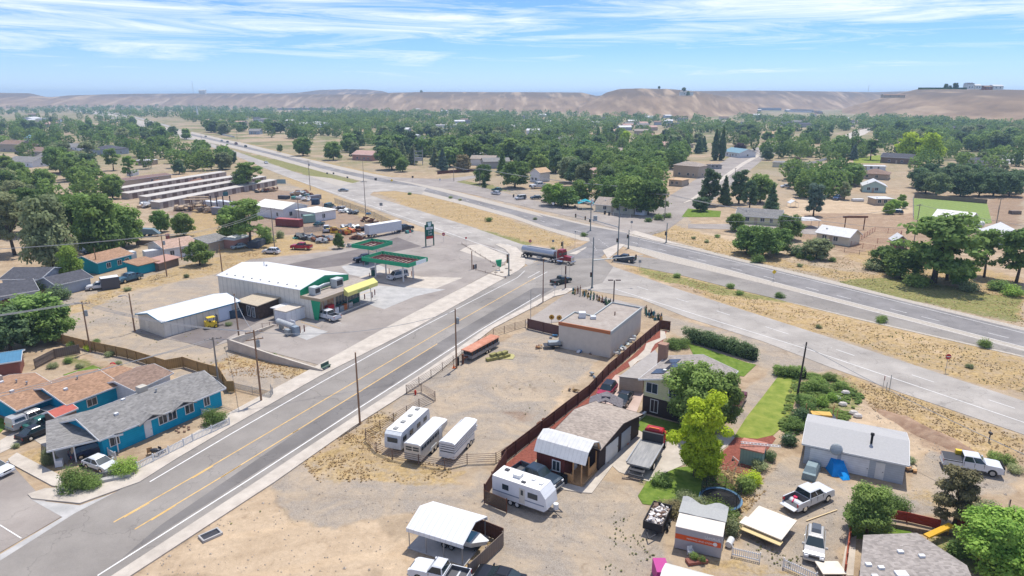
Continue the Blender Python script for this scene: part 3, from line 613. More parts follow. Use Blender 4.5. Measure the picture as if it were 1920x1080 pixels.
def building(name,label,cat,a,b,depth,h,rise=1.6,roof='gable',along=True,wm=WHITE,rm=TIN,ov=0.5,wins=(),doors=(),vents=0,chim=None,group=None,phrase=None,trim=WHITE,base=0,cooler=None,th=0.16):
 """a, b: the two ground corners of the near wall, seen left to right"""
 a=Vector(a[:2]+(base,))if isinstance(a,tuple)else Vector((a[0],a[1],base));b=Vector((b[0],b[1],base))
 L=(b-a).length;D=depth;rz=ang(a,b)
 t=empty(name,a,rz,label,cat,group)
 m=MB();m.box(0,L,0,D,-0.1,h)
 if roof=='gable':
  if along:m.add([(0.001,0,h),(0.001,D,h),(0.001,D/2,h+rise),(L-0.001,0,h),(L-0.001,D,h),(L-0.001,D/2,h+rise)],[(0,2,1),(3,4,5)])
  else:m.add([(0,0.001,h),(L,0.001,h),(L/2,0.001,h+rise),(0,D-0.001,h),(L,D-0.001,h),(L/2,D-0.001,h+rise)],[(0,1,2),(3,5,4)])
 m.build('wall',wm,t)
 r=MB()
 def hz(x,y):
  if roof=='gable':return h+rise*(1-abs((y-D/2)/(D/2)))if along else h+rise*(1-abs((x-L/2)/(L/2)))
  if roof=='shed':return h+rise*(y/D)if along else h+rise*(x/L)
  return h
 if roof=='gable':
  k=rise/(D/2 if along else L/2)
  if along:r.extr([(-ov,h-k*ov),(D/2,h+rise),(D+ov,h-k*ov),(D+ov,h-k*ov+th),(D/2,h+rise+th),(-ov,h-k*ov+th)],-ov,L+ov,'x')
  else:r.extr([(-ov,h-k*ov),(L/2,h+rise),(L+ov,h-k*ov),(L+ov,h-k*ov+th),(L/2,h+rise+th),(-ov,h-k*ov+th)],-ov,D+ov,'y')
 elif roof=='hip':
  s=min(L,D)/2;x0,x1,y0,y1=-ov,L+ov,-ov,D+ov
  B=[(x0,y0,h),(x1,y0,h),(x1,y1,h),(x0,y1,h)]
  T=[(x0,y0,h+th),(x1,y0,h+th),(x1,y1,h+th),(x0,y1,h+th)]
  q=[(s,D/2,h+rise+th),(L-s,D/2,h+rise+th)]if L>=D else[(L/2,s,h+rise+th),(L/2,D-s,h+rise+th)]
  fs=[(3,2,1,0),(0,1,5,4),(1,2,6,5),(2,3,7,6),(3,0,4,7)]
  if L>=D:fs+=[(4,5,9,8),(5,6,9),(6,7,8,9),(7,4,8)]
  else:fs+=[(4,5,8),(5,6,9,8),(6,7,9),(7,4,8,9)]
  r.add(B+T+q,fs)
 elif roof=='shed':
  if along:r.add([(-ov,-ov,hz(0,-ov)+.01),(L+ov,-ov,hz(0,-ov)+.01),(L+ov,D+ov,hz(0,D+ov)+.01),(-ov,D+ov,hz(0,D+ov)+.01),(-ov,-ov,hz(0,-ov)+th),(L+ov,-ov,hz(0,-ov)+th),(L+ov,D+ov,hz(0,D+ov)+th),(-ov,D+ov,hz(0,D+ov)+th)],[(3,2,1,0),(4,5,6,7),(0,1,5,4),(1,2,6,5),(2,3,7,6),(3,0,4,7)])
  else:r.add([(-ov,-ov,hz(-ov,0)+.01),(L+ov,-ov,hz(L+ov,0)+.01),(L+ov,D+ov,hz(L+ov,0)+.01),(-ov,D+ov,hz(-ov,0)+.01),(-ov,-ov,hz(-ov,0)+th),(L+ov,-ov,hz(L+ov,0)+th),(L+ov,D+ov,hz(L+ov,0)+th),(-ov,D+ov,hz(-ov,0)+th)],[(3,2,1,0),(4,5,6,7),(0,1,5,4),(1,2,6,5),(2,3,7,6),(3,0,4,7)])
  m2=MB()
  if along:m2.add([(0.002,0,h),(0.002,D,h),(0.002,D,h+rise),(L-0.002,0,h),(L-0.002,D,h),(L-0.002,D,h+rise)],[(0,2,1),(3,4,5),(1,2,5,4)])
  else:m2.add([(0,0.002,h),(L,0.002,h),(L,0.002,h+rise),(0,D-0.002,h),(L,D-0.002,h),(L,D-0.002,h+rise)],[(0,1,2),(3,5,4),(1,4,5,2)])
  m2.build('gable_wall',wm,t)
 else:
  r.box(-ov,L+ov,-ov,D+ov,h,h+th)
 ro=r.build('roof',rm,t)
 if roof=='gable' and trim:
  f=MB();k=rise/(D/2 if along else L/2);e=0.03
  if along:
   for y in(-ov-e,D+ov+e):f.cb(L/2,y,h-k*ov+th/2,L+2*ov,0.05,0.2)
   for x in(-ov-e,L+ov+e):f.extr([(-ov,h-k*ov-.04),(D/2,h+rise-.04),(D+ov,h-k*ov-.04),(D+ov,h-k*ov+th+.02),(D/2,h+rise+th+.02),(-ov,h-k*ov+th+.02)],x-.025,x+.025,'x')
  else:
   for x in(-ov-e,L+ov+e):f.cb(x,D/2,h-k*ov+th/2,0.05,D+2*ov,0.2)
   for y in(-ov-e,D+ov+e):f.extr([(-ov,h-k*ov-.04),(L/2,h+rise-.04),(L+ov,h-k*ov-.04),(L+ov,h-k*ov+th+.02),(L/2,h+rise+th+.02),(-ov,h-k*ov+th+.02)],y-.025,y+.025,'y')
  f.build('fascia',trim,t)
 for i,wv in enumerate(wins):window(t,*wv[1:5],wv[0],(L,D),bars=(wv[5]if len(wv)>5 else 1))
 for dv in doors:door(t,*dv[1:5],dv[0],(L,D),dv[5]if len(dv)>5 else WHITE,dv[6]if len(dv)>6 else 'door')
 for i in range(vents):
  vx=L*(0.2+0.6*((i*0.618)%1));vy=D*(0.28+0.4*((i*0.37)%1));v=MB();z=hz(vx,vy)if roof!='hip' else h+rise*0.55
  if i%2:v.cyl(vx,vy,z-0.1,z+0.55,0.09,n=8).cyl(vx,vy,z+0.5,z+0.62,0.16,n=8);v.build('vent_pipe',STEEL,ro)
  else:v.cb(vx,vy,z+0.28,0.45,0.4,0.28);v.build('roof_vent',WHITE,ro)
 if cooler:
  vx,vy=cooler;z=hz(vx,vy)if roof!='hip' else h+rise*0.6;v=MB().cb(vx,vy,z+0.65,1.1,1.1,0.9).cb(vx,vy,z+0.15,0.8,0.8,0.3);v.build('evaporative_cooler',mat('cooler_beige',(0.5,0.46,0.38),0.6),ro)
 if chim:
  vx,vy,cm=chim;z=hz(vx,vy);v=MB().cb(vx,vy,z+0.5,0.8,0.7,2.2).cb(vx,vy,z+1.62,0.95,0.85,0.15);v.build('chimney',cm,ro)
 if phrase:lm(phrase,(a+b)/2)
 t['_d']=(L,D);return t
def px_building(name,label,cat,xl,yl,xr,yr,depth,h,**k):
 return building(name,label,cat,P(xl,yl),P(xr,yr),depth,h,**k)
 # ------------------------------------------------ vehicles
def arc(cx,cz,r,n=7,a0=180,a1=0):return[(cx+r*math.cos(R(a0+(a1-a0)*i/(n-1))),cz+r*math.sin(R(a0+(a1-a0)*i/(n-1))))for i in range(n)]
def soft(o,w_=.07):
 b_=o.modifiers.new('soft','BEVEL');b_.width=w_;b_.segments=2;b_.limit_method='ANGLE';b_.angle_limit=R(28);return o
def wheel(parent,x,y,r,side,wd=0.24,rimm=CHROME):
 m=MB().tube([(x,y-wd/2,r),(x,y+wd/2,r)],r,16);o=m.build('wheel',BLACK,parent)
 s=side;q=MB().tube([(x,y+s*wd/2*0.9,r),(x,y+s*(wd/2+0.02),r)],r*0.62,12);q.build('rim',rimm,o);return o
def vehicle(kind,label,cat,pos,heading,pm,name=None,group=None,scale=1.0,bed=None,rimm=None,glass=GLASSB,cap=None):
 """x forward, centred; kinds: pickup, pickup_crew, suv, sedan, hatch, van, jeep"""
 S={'pickup':dict(L=5.6,W=1.95,H=1.85,hood=1.16,cab=(0.95,0.4,-0.55,-0.7),belt=1.2,wr=0.38,fx=1.75,rx=-1.75,bed=-0.78),'crew':dict(L=6.1,W=2.08,H=2.05,hood=1.34,cab=(1.3,0.62,-1.0,-1.12),belt=1.38,wr=0.44,fx=1.95,rx=-1.85,bed=-1.12),'suv':dict(L=4.8,W=1.9,H=1.75,hood=1.1,cab=(1.15,0.35,-1.75,-2.25),belt=1.05,wr=0.36,fx=1.45,rx=-1.4,bed=None),'sedan':dict(L=4.7,W=1.82,H=1.45,hood=0.95,cab=(1.1,0.2,-0.95,-1.85),belt=0.92,wr=0.33,fx=1.42,rx=-1.38,bed=None),'hatch':dict(L=4.3,W=1.8,H=1.5,hood=0.98,cab=(1.15,0.25,-1.05,-2.0),belt=0.95,wr=0.32,fx=1.32,rx=-1.28,bed=None),'van':dict(L=5.2,W=1.95,H=2.0,hood=1.15,cab=(1.7,1.0,-2.45,-2.55),belt=1.15,wr=0.36,fx=1.6,rx=-1.6,bed=None),'jeep':dict(L=4.6,W=1.9,H=1.9,hood=1.2,cab=(0.75,0.5,-1.95,-2.1),belt=1.15,wr=0.42,fx=1.5,rx=-1.35,bed=None)}[kind]
 nm=name or{'pickup':'pickup_truck','crew':'pickup_truck','suv':'parked_suv','sedan':'parked_car','hatch':'parked_car','van':'parked_van','jeep':'parked_suv'}[kind]
 t=empty(nm,pos,heading,label,cat,group);t.scale=(scale,)*3
 L,W,H,wr,fx,rx=S['L'],S['W'],S['H'],S['wr'],S['fx'],S['rx'];bz=0.32 if kind!='crew' else 0.42;belt=S['belt'];c0,c1,c2,c3=S['cab'];hd=S['hood']
 lo=[(-L/2,bz+0.05)]+arc(rx,bz,wr+0.07,7)+arc(fx,bz,wr+0.07,7)+[(L/2-0.05,bz+0.05)]
 top=[(L/2,bz+0.45),(L/2-0.12,hd-0.12),(L/2-0.45,hd-0.03),(c0,hd+0.02)]
 if S['bed']is None:top+=[(c0-0.05,belt),(c3,belt),(-L/2+0.05,belt-0.02 if kind!='sedan' else belt+0.03),(-L/2,belt-0.25)]
 else:top+=[(c0-0.05,belt),(S['bed'],belt),(S['bed']-0.01,0.72)]
 body=MB();pr=lo+top
 if S['bed']is not None:pr+=[(-L/2+0.01,0.72)]
 prof=pr
 # cross section: slightly tucked in at the sill and shoulder
 n=len(prof)
 def sect(y,k):return[((p[0]),y*(1-0.05*max(0,(p[1]-0.75)/0.6))if True else y,p[1])for p in prof]
 A=sect(-W/2,0);B=sect(W/2,0)
 body.add(A+B,[tuple(range(n)),tuple(range(n,2*n))[::-1]]+[(i,i+n,(i+1)%n+n,(i+1)%n)for i in range(n)])
 if S['bed']is not None:
  bx0,bx1=-L/2,S['bed']-0.06
  rp=[(bx0,bz+0.05)]+arc(rx,bz,wr+0.07,7)+[(bx1,bz+0.05),(bx1,belt-0.05),(bx0,belt-0.05)]
  for y0,y1 in((-W/2+.003,-W/2+0.12),(W/2-0.12,W/2-.003)):body.extr(rp,y0,y1)
  if bed!='open':body.box(bx0-0.003,bx0+0.07,-W/2+0.1,W/2-0.1,0.6,belt-0.05)
  body.box(bx1-0.05,bx1+0.003,-W/2+0.1,W/2-0.1,0.72,belt-0.05)
 o=soft(body.build('body',pm,t))
 # glasshouse
 wb,wt=W/2-0.07,W/2-0.26;gz=belt-0.03;rzz=H-0.05
 gl=MB().add([(c0,-wb,gz),(c3,-wb,gz),(c3,wb,gz),(c0,wb,gz),(c1,-wt,rzz),(c2,-wt,rzz),(c2,wt,rzz),(c1,wt,rzz)],[(0,1,2,3),(4,7,6,5),(0,4,5,1),(1,5,6,2),(2,6,7,3),(3,7,4,0)])
 gl.build('window_glass',glass,t)
 rf=MB().hexa([(c1+.06,-wt-.04,rzz-.02),(c2-.05,-wt-.04,rzz-.02),(c2-.05,wt+.04,rzz-.02),(c1+.06,wt+.04,rzz-.02)],[(c1-.1,-wt+.1,H+.02),(c2+.1,-wt+.1,H+.02),(c2+.1,wt-.1,H+.02),(c1-.1,wt-.1,H+.02)])
 for sy in(-1,1):
  def bar(x0,x1,f0,f1):
   p=[]
   for(xx,ff)in((x0,0),(x1,0),(f1,1),(f0,1)):
    yy=sy*(wb+(wt-wb)*ff+.015);p.append((xx,yy,gz+(rzz-gz)*ff))
   q=[(a_,b_-sy*.05,c_)for a_,b_,c_ in p];rf.add(p+q,[(0,1,2,3),(7,6,5,4),(0,4,5,1),(1,5,6,2),(2,6,7,3),(3,7,4,0)])
  bar(c0+.02,c0-.09,c1+.02,c1-.07);bar(c3+.12,c3-.02,c2+.1,c2-.02)
  if kind!='pickup':mx=(c0+c3)/2+0.05;bar(mx+.05,mx-.05,(c1+c2)/2+.05,(c1+c2)/2-.05)
  if kind in('suv','van','jeep'):mx=c3+0.75;bar(mx+.05,mx-.05,c2+.65,c2+.55)
 soft(rf.build('cab_roof',cap or pm,t),.035)
 for sy in(-1,1):
  q_=MB();s_=sy*(W/2-.005)
  for xx in((c0-.25,(c0+c3)/2,c3+.15)if kind!='pickup' else(c0-.25,c3+.1)):q_.cb(xx,s_*.985,(bz+belt)/2+.06,.035,.03,belt-bz-.22)
  q_.cb((fx+rx)/2,s_,bz+.07,fx-rx-2*wr-.3,.05,.12);q_.build('door_seam',DKMET,t)
 for sx,xx in((1,L/2),(-1,-L/2)):
  b_=MB().cb(xx+sx*0.02,0,bz+0.13,0.16,W-0.1,0.2);b_.build('bumper',STEEL if kind in('pickup','crew')else pm,t)
 for sy in(-1,1):
  MB().cb(L/2-.04,sy*(W/2-0.27),hd-0.32,0.14,0.38,0.18).build('headlight',LAMP,t)
  MB().cb(-L/2+.04,sy*(W/2-0.12),belt-0.3,0.12,0.2,0.3).build('taillight',TAIL,t)
  MB().cb(c0-0.12,sy*(W/2+0.1),belt+0.07,0.14,0.22,0.2).build('mirror',pm,t)
  wheel(t,fx,sy*(W/2-0.13),wr,sy,rimm=rimm or CHROME);wheel(t,rx,sy*(W/2-0.13),wr,sy,rimm=rimm or CHROME)
 MB().cb(L/2-0.035,0,hd-0.34,0.1,W-0.95,0.26).build('grille',DKMET,t)
 if S['bed']is not None:
  fl=MB().cb((bx0+bx1)/2,0,0.735,bx1-bx0-0.16,W-0.28,0.025).box(bx0+.1,bx1-.06,-W/2+.121,-W/2+.135,.75,belt-.07).box(bx0+.1,bx1-.06,W/2-.135,W/2-.121,.75,belt-.07).box(bx1-.075,bx1-.052,-W/2+.14,W/2-.14,.75,belt-.03);fl.build('bed_floor',mat('bed_liner',(0.10,0.10,0.105),0.8),t)
  if bed=='cap':
   cpm=MB().hexa([(bx0+.02,-W/2+.04,belt-.04),(bx1-.01,-W/2+.04,belt-.04),(bx1-.01,W/2-.04,belt-.04),(bx0+.02,W/2-.04,belt-.04)],[(bx0+.12,-wt,H-.02),(bx1-.01,-wt,H-.02),(bx1-.01,wt,H-.02),(bx0+.12,wt,H-.02)]);cpm.build('truck_cap',pm,t)
   for sy in(-1,1):MB().add([(bx0+.35,sy*(W/2-.055),belt+.12),(bx1-.2,sy*(W/2-.055),belt+.12),(bx1-.25,sy*(wt+.07),H-.2),(bx0+.4,sy*(wt+.07),H-.2)],[(0,1,2,3)]).build('cap_window',glass,t)
  if bed=='cover':MB().cb((bx0+bx1)/2,0,belt-0.03,bx1-bx0-0.02,W-0.1,0.05).build('tonneau_cover',mat('tonneau',(0.05,0.05,0.055),0.7),t)
  if bed=='open':MB().hexa([(bx0-.55,-W/2+.12,.60),(bx0,-W/2+.12,.66),(bx0,W/2-.12,.66),(bx0-.55,W/2-.12,.60)],[(bx0-.55,-W/2+.12,.66),(bx0,-W/2+.12,.72),(bx0,W/2-.12,.72),(bx0-.55,W/2-.12,.66)]).build('tailgate',pm,t)
 return t
def car_px(kind,label,cat,tail,nose,pm,**k):
 a,b=P(*tail),P(*nose);mid=(a+b)/2;return vehicle(kind,label,cat,(mid.x,mid.y,0.05),ang(a,b),pm,**k)
 # ------------------------------------------------ street furniture
def upole(px,py,hgt,label,arms=1,tr=0,lean=0,adir=0.6,wood=POLE,r=0.16,arm_w=2.4,lampd=None,phrase=None,base=0.0):
 p=P(px,py);p.z=base;t=empty('utility_pole',p,adir,label,'utility pole','utility poles along the streets')
 MB().tube([(0,0,-0.3),(lean,0,hgt)],[r,r*0.62],8).build('pole',wood,t)
 for k in range(arms):
  z=hgt-0.35-k*1.1;x=lean*z/hgt;a=MB().cb(x,0.1,z,arm_w,0.11,0.13);o=a.build('crossarm',wood,t)
  for s in(-0.46,-0.2,0.2,0.46):MB().cyl(x+s*arm_w,0.1,z+0.06,z+0.28,0.045,n=6).build('insulator',STEEL,o)
 if tr:z=hgt-2.6;MB().cyl(0.38,-0.05,z,z+0.95,0.26,n=10).cyl(0.38,-0.05,z+0.95,z+1.02,0.2,n=10).build('transformer',GALV,t)
 if lampd:
  o=MB().tube([(0,0,hgt-0.9),(lampd*0.5,0,hgt-0.35),(lampd,0,hgt-0.3)],0.045,6).build('lamp_arm',STEEL,t);MB().cb(lampd+0.25*np.sign(lampd),0,hgt-0.34,0.7,0.26,0.16).build('lamp_head',STEEL,t)
 if phrase:lm(phrase,p)
 t['_h']=hgt;return t
def wire(pts,sag,label,name='power_line',r=0.04,n=14):
 q=[]
 for a,b in zip(pts,pts[1:]):
  a,b=Vector(a),Vector(b)
  for i in range(n):
   s=i/n;p=a.lerp(b,s);p.z-=sag*4*s*(1-s);q.append(p)
 q.append(Vector(pts[-1]));o=MB().tube(q,r,4).build(name,mat('wire_grey',(0.30,0.30,0.30),0.6),None)
 return setp(o,label,'power line','overhead wires')
def sign(px,py,hgt,label,shape,m,cat='road sign',wd=0.75,face=None,rz=None,post=STEEL,text=None,tm=None,ht=None):
 p=P(px,py);t=empty('road_sign',p,rz if rz is not None else 0,label,cat)
 MB().cyl(0,0.05,-0.2,hgt,0.035,n=6).build('post',post,t);b=MB();z=hgt-wd*0.42
 if shape=='disc':pts=[(wd/2*math.cos(2*math.pi*i/16),z+wd/2*math.sin(2*math.pi*i/16))for i in range(16)]
 elif shape=='oct':pts=[(wd/2*math.cos(2*math.pi*(i+.5)/8),z+wd/2*math.sin(2*math.pi*(i+.5)/8))for i in range(8)]
 elif shape=='dia':pts=[(0,z-wd*.7),(wd*.7,z),(0,z+wd*.7),(-wd*.7,z)]
 else:hh=(ht or wd)/2;pts=[(-wd/2,z-hh),(wd/2,z-hh),(wd/2,z+hh),(-wd/2,z+hh)]
 b.extr(pts,-0.02,0.01);o=b.build('sign_plate',m,t)
 if face=='bar':MB().cb(0,-0.03,z,wd*0.72,0.012,wd*0.16).build('white_bar',WHITE,o)
 return t
def text(body,size,m,parent,loc,rot,name='lettering',extrude=0.006,align='CENTER'):
 cu=bpy.data.curves.new(name,'FONT');cu.body=body;cu.size=size;cu.align_x=align;cu.extrude=extrude
 o=bpy.data.objects.new(name,cu);col.objects.link(o);o.parent=parent;o.location=loc;o.rotation_euler=rot
 cu.materials.append(m);bpy.context.view_layer.update();me=bpy.data.meshes.new_from_object(o.evaluated_get(bpy.context.evaluated_depsgraph_get()));k=bpy.data.objects.new(name,me);col.objects.link(k);k.parent=parent;k.location=loc;k.rotation_euler=rot
 if not me.materials:me.materials.append(m)
 bpy.data.objects.remove(o);return k
 # ------------------------------------------------ fences
def board_fence(pts,h,m,label,z0=0.0,name='board_fence',cat='fence',every=2.4,post=None,th=0.06,hs=None,world_pts=False,rail=True):
 q=pts if world_pts else[P(*p)for p in pts];t=empty(name,(q[0].x,q[0].y,z0),0,label,cat);o0=q[0]
 for i,(a,b)in enumerate(zip(q,q[1:])):
  L=(b-a).length;rz=ang(a,b);e=MB().box(0,L,-th/2,th/2,0.05,h)
  po=e.build('panel',m,t,loc=(a.x-o0.x,a.y-o0.y,0),rz=rz)
  if rail:
   r=MB().box(0,L,-th/2-0.05,-th/2-0.003,0.35,0.45).box(0,L,-th/2-0.05,-th/2-0.003,h-0.4,h-0.3);r.build('rail',post or m,po)
  n_=max(1,int(L/every))
  for k in range(n_+(1 if i==len(q)-2 else 0)):
   x=L*k/n_;MB().cb(x,-0.1,h/2,0.12,0.12,h+0.12).build('post',post or m,t,loc=(a.x-o0.x,a.y-o0.y,0),rz=rz)
 return t
def rail_fence(pts,h,m,label,rails=5,every=3.0,name='pipe_fence',pr=0.055,rr=0.03,mesh=False,picket=False,pm=None,world_pts=False,cat='fence'):
 q=pts if world_pts else[P(*p)for p in pts];o0=q[0];t=empty(name,(o0.x,o0.y,0),0,label,cat)
 for i,(a,b)in enumerate(zip(q,q[1:])):
  L=(b-a).length;n_=max(1,round(L/every));loc=(a.x-o0.x,a.y-o0.y,0);rz=ang(a,b)
  for k in range(n_):
   x0,x1=L*k/n_,L*(k+1)/n_;r=MB()
   if picket:
    for z in(0.2,h-0.15):r.cb((x0+x1)/2,0,z,x1-x0,0.05,0.09)
    xx=x0+0.12
    while xx<x1-0.05:r.cb(xx,0,h/2+0.03,0.07,0.03,h-0.1);xx+=0.19
   else:
    for z in range(rails):zz=0.25+(h-0.3)*z/(max(1,rails-1));r.tube([(x0,0,zz),(x1,0,zz)],rr,5)
   r.build('panel',pm or m,t,loc=loc,rz=rz)
   MB().tube([(x0,0,-0.2),(x0,0,h+0.1)],pr,6).build('post',m,t,loc=loc,rz=rz)
  if i==len(q)-2:MB().tube([(L,0,-0.2),(L,0,h+0.1)],pr,6).build('post',m,t,loc=loc,rz=rz)
  if mesh:
   me=MB().box(0,L,-0.006,0.006,0.08,h-0.02);me.build('chain_link',mesh,t,loc=loc,rz=rz)
 return t
def link_mat(name,colr,gap=0.5,sc=12):
 m=mat(name,colr,0.5,0.3,0.3);nt=m.node_tree;n=nt.nodes;l=nt.links;b=n['Principled BSDF']
 tc=n.new('ShaderNodeTexCoord');w_=n.new('ShaderNodeTexChecker');w_.inputs['Scale'].default_value=sc
 mp=n.new('ShaderNodeMapping');mp.inputs['Rotation'].default_value=(0,R(45),0);l.new(tc.outputs['Object'],mp.inputs[0]);l.new(mp.outputs[0],w_.inputs['Vector'])
 mr=n.new('ShaderNodeMapRange');mr.inputs['To Min'].default_value=max(0,gap-0.25);mr.inputs['To Max'].default_value=min(1,gap+0.25);l.new(w_.outputs['Fac'],mr.inputs[0]);l.new(mr.outputs[0],b.inputs['Alpha']);return m
LINK=link_mat('chain_link',(0.25,0.26,0.26),0.27);NETD=link_mat('dark_net',(0.02,0.025,0.03),0.5,30);SLATB=link_mat('chain_link_slats',(0.10,0.075,0.06),0.8,20)
# ------------------------------------------------ plants
LEAF={}
def leafm(name,dark,light,tr=0.25):
 if name in LEAF:return LEAF[name]
 m=bpy.data.materials.new('leaves_'+name);m.use_nodes=True;nt=m.node_tree;n=nt.nodes;l=nt.links;b=n['Principled BSDF']
 b.inputs['Roughness'].default_value=0.7;b.inputs['Specular IOR Level'].default_value=0.15
 at=n.new('ShaderNodeAttribute');at.attribute_name='tone'
 mx=n.new('ShaderNodeMix');mx.data_type='RGBA';mx.inputs['A'].default_value=(*dark,1);mx.inputs['B'].default_value=(*light,1);l.new(at.outputs['Fac'],mx.inputs['Factor'])
 tc=n.new('ShaderNodeTexCoord');hn=n.new('ShaderNodeTexNoise');hn.inputs['Scale'].default_value=.035;hn.inputs['Detail'].default_value=2;oi=n.new('ShaderNodeObjectInfo');hv=n.new('ShaderNodeVectorMath');hv.operation='MULTIPLY_ADD';l.new(oi.outputs['Location'],hv.inputs[0]);hv.inputs[1].default_value=(1.7,1.3,0);l.new(tc.outputs['Object'],hv.inputs[2]);l.new(hv.outputs[0],hn.inputs['Vector']);hr=n.new('ShaderNodeMapRange');hr.inputs['From Min'].default_value=.42;hr.inputs['From Max'].default_value=.68;hr.inputs['To Max'].default_value=.4;l.new(hn.outputs[0],hr.inputs[0]);hm=n.new('ShaderNodeMix');hm.data_type='RGBA';hm.inputs['B'].default_value=(*[min(1,v_*1.15)for v_ in(light[0]*1.22,light[1]*1.0,light[2]*.95)],1);l.new(hr.outputs[0],hm.inputs['Factor']);l.new(mx.outputs['Result'],hm.inputs['A']);mr=n.new('ShaderNodeMapRange');mr.inputs['To Min'].default_value=0.78;mr.inputs['To Max'].default_value=1.22;l.new(oi.outputs['Random'],mr.inputs[0])
 sc=n.new('ShaderNodeVectorMath');sc.operation='SCALE';l.new(hm.outputs['Result'],sc.inputs[0]);l.new(mr.outputs[0],sc.inputs['Scale']);l.new(sc.outputs[0],b.inputs['Base Color'])
 t=n.new('ShaderNodeBsdfTranslucent');l.new(sc.outputs[0],t.inputs[0]);ms=n.new('ShaderNodeMixShader');ms.inputs[0].default_value=tr
 l.new(b.outputs[0],ms.inputs[1]);l.new(t.outputs[0],ms.inputs[2]);l.new(ms.outputs[0],n['Material Output'].inputs[0]);LEAF[name]=m;return m
GREENS={'green':leafm('green',(0.075,0.14,0.038),(0.27,0.40,0.105),.42),'dark':leafm('dark',(0.055,0.11,0.05),(0.19,0.28,0.12),.42),'olive':leafm('olive',(0.13,0.165,0.08),(0.34,0.40,0.19),.4),'yellow':leafm('yellow',(0.17,0.27,0.02),(0.50,0.66,0.05),0.4),'blue':leafm('blue',(0.055,0.105,0.08),(0.18,0.26,0.18)),'bright':leafm('bright',(0.10,0.22,0.03),(0.36,0.52,0.10),0.35),'bronze':leafm('bronze',(0.11,0.105,0.05),(0.38,0.33,0.16)),'purple':leafm('purple',(0.075,0.045,0.055),(0.20,0.12,0.13)),'straw':leafm('straw',(0.40,0.30,0.15),(0.72,0.58,0.33),.5),'weed':leafm('weed',(0.17,0.19,0.07),(0.42,0.42,0.19),.5)}
BARK=mat('bark',(0.11,0.085,0.065),0.95,0.05,0,0.3,5,(1,1,0.3))
def leaf_mesh(name,lobes,n,size,m,seed,droop=0.0,flat=0.0):
 rs=np.random.RandomState(seed);lb=np.array(lobes,float)
 wgt=lb[:,3]*lb[:,4]+lb[:,3]*lb[:,5];pick=rs.choice(len(lb),n,p=wgt/wgt.sum());q=lb[pick]
 d=rs.normal(size=(n,3));d/=np.linalg.norm(d,axis=1)[:,None];rad=1-np.abs(rs.normal(0,0.28,n))+rs.rand(n)**3*0.5
 pos=q[:,:3]+d*q[:,3:6]*rad[:,None]
 nr=d+rs.normal(0,0.55,(n,3));nr[:,2]+=0.8;nr/=np.linalg.norm(nr,axis=1)[:,None]
 a=np.cross(nr,rs.normal(size=(n,3)));a/=np.linalg.norm(a,axis=1)[:,None];b=np.cross(nr,a)
 s=size*(0.55+0.9*rs.rand(n))[:,None];k=(0.55+0.3*rs.rand(n))[:,None]
 V=np.stack([pos-a*s-b*s*k*0.3,pos+b*s*k*-1,pos+a*s+b*s*k*0.2,pos+b*s*k],1).reshape(-1,3)
 me=bpy.data.meshes.new(name);me.vertices.add(4*n);me.vertices.foreach_set('co',V.ravel());me.loops.add(4*n);me.loops.foreach_set('vertex_index',np.arange(4*n));me.polygons.add(n);me.polygons.foreach_set('loop_start',np.arange(0,4*n,4));me.update()
 lt=rs.rand(len(lb))[pick];tone=np.clip(0.55*lt+0.6*rs.rand(n)**1.3,0,1)
 at=me.attributes.new('tone','FLOAT','POINT');at.data.foreach_set('value',np.repeat(tone,4));me.materials.append(m);return me
def trunk_mesh(name,hgt,cr,lobes,seed,r0,kind):
 m=MB();rr=random.Random(seed);hb=hgt*(0.45 if kind!='fir' else 0.95)
 bend=rr.uniform(-.05,.05)*hgt;m.tube([(0,0,-0.3),(bend*.4,0,hb*.5),(bend,bend*.3,hb)],[r0*1.15,r0*.85,r0*.55 if kind!='fir' else r0*.1],7)
 if kind!='fir':
  L=sorted(lobes,key=lambda q:-q[3])[:8]
  for q in L:
   z0=hb*rr.uniform(.55,.95);e=(q[0]*.75,q[1]*.75,q[2]);mid=((bend+e[0])/2*1.1,e[1]/2,(z0+e[2])/2-0.03*hgt);m.tube([(bend*.8,0,z0),mid,e],[r0*.42,r0*.28,r0*.08],5)
 return m.mesh(name,BARK,True)
PROTO={}
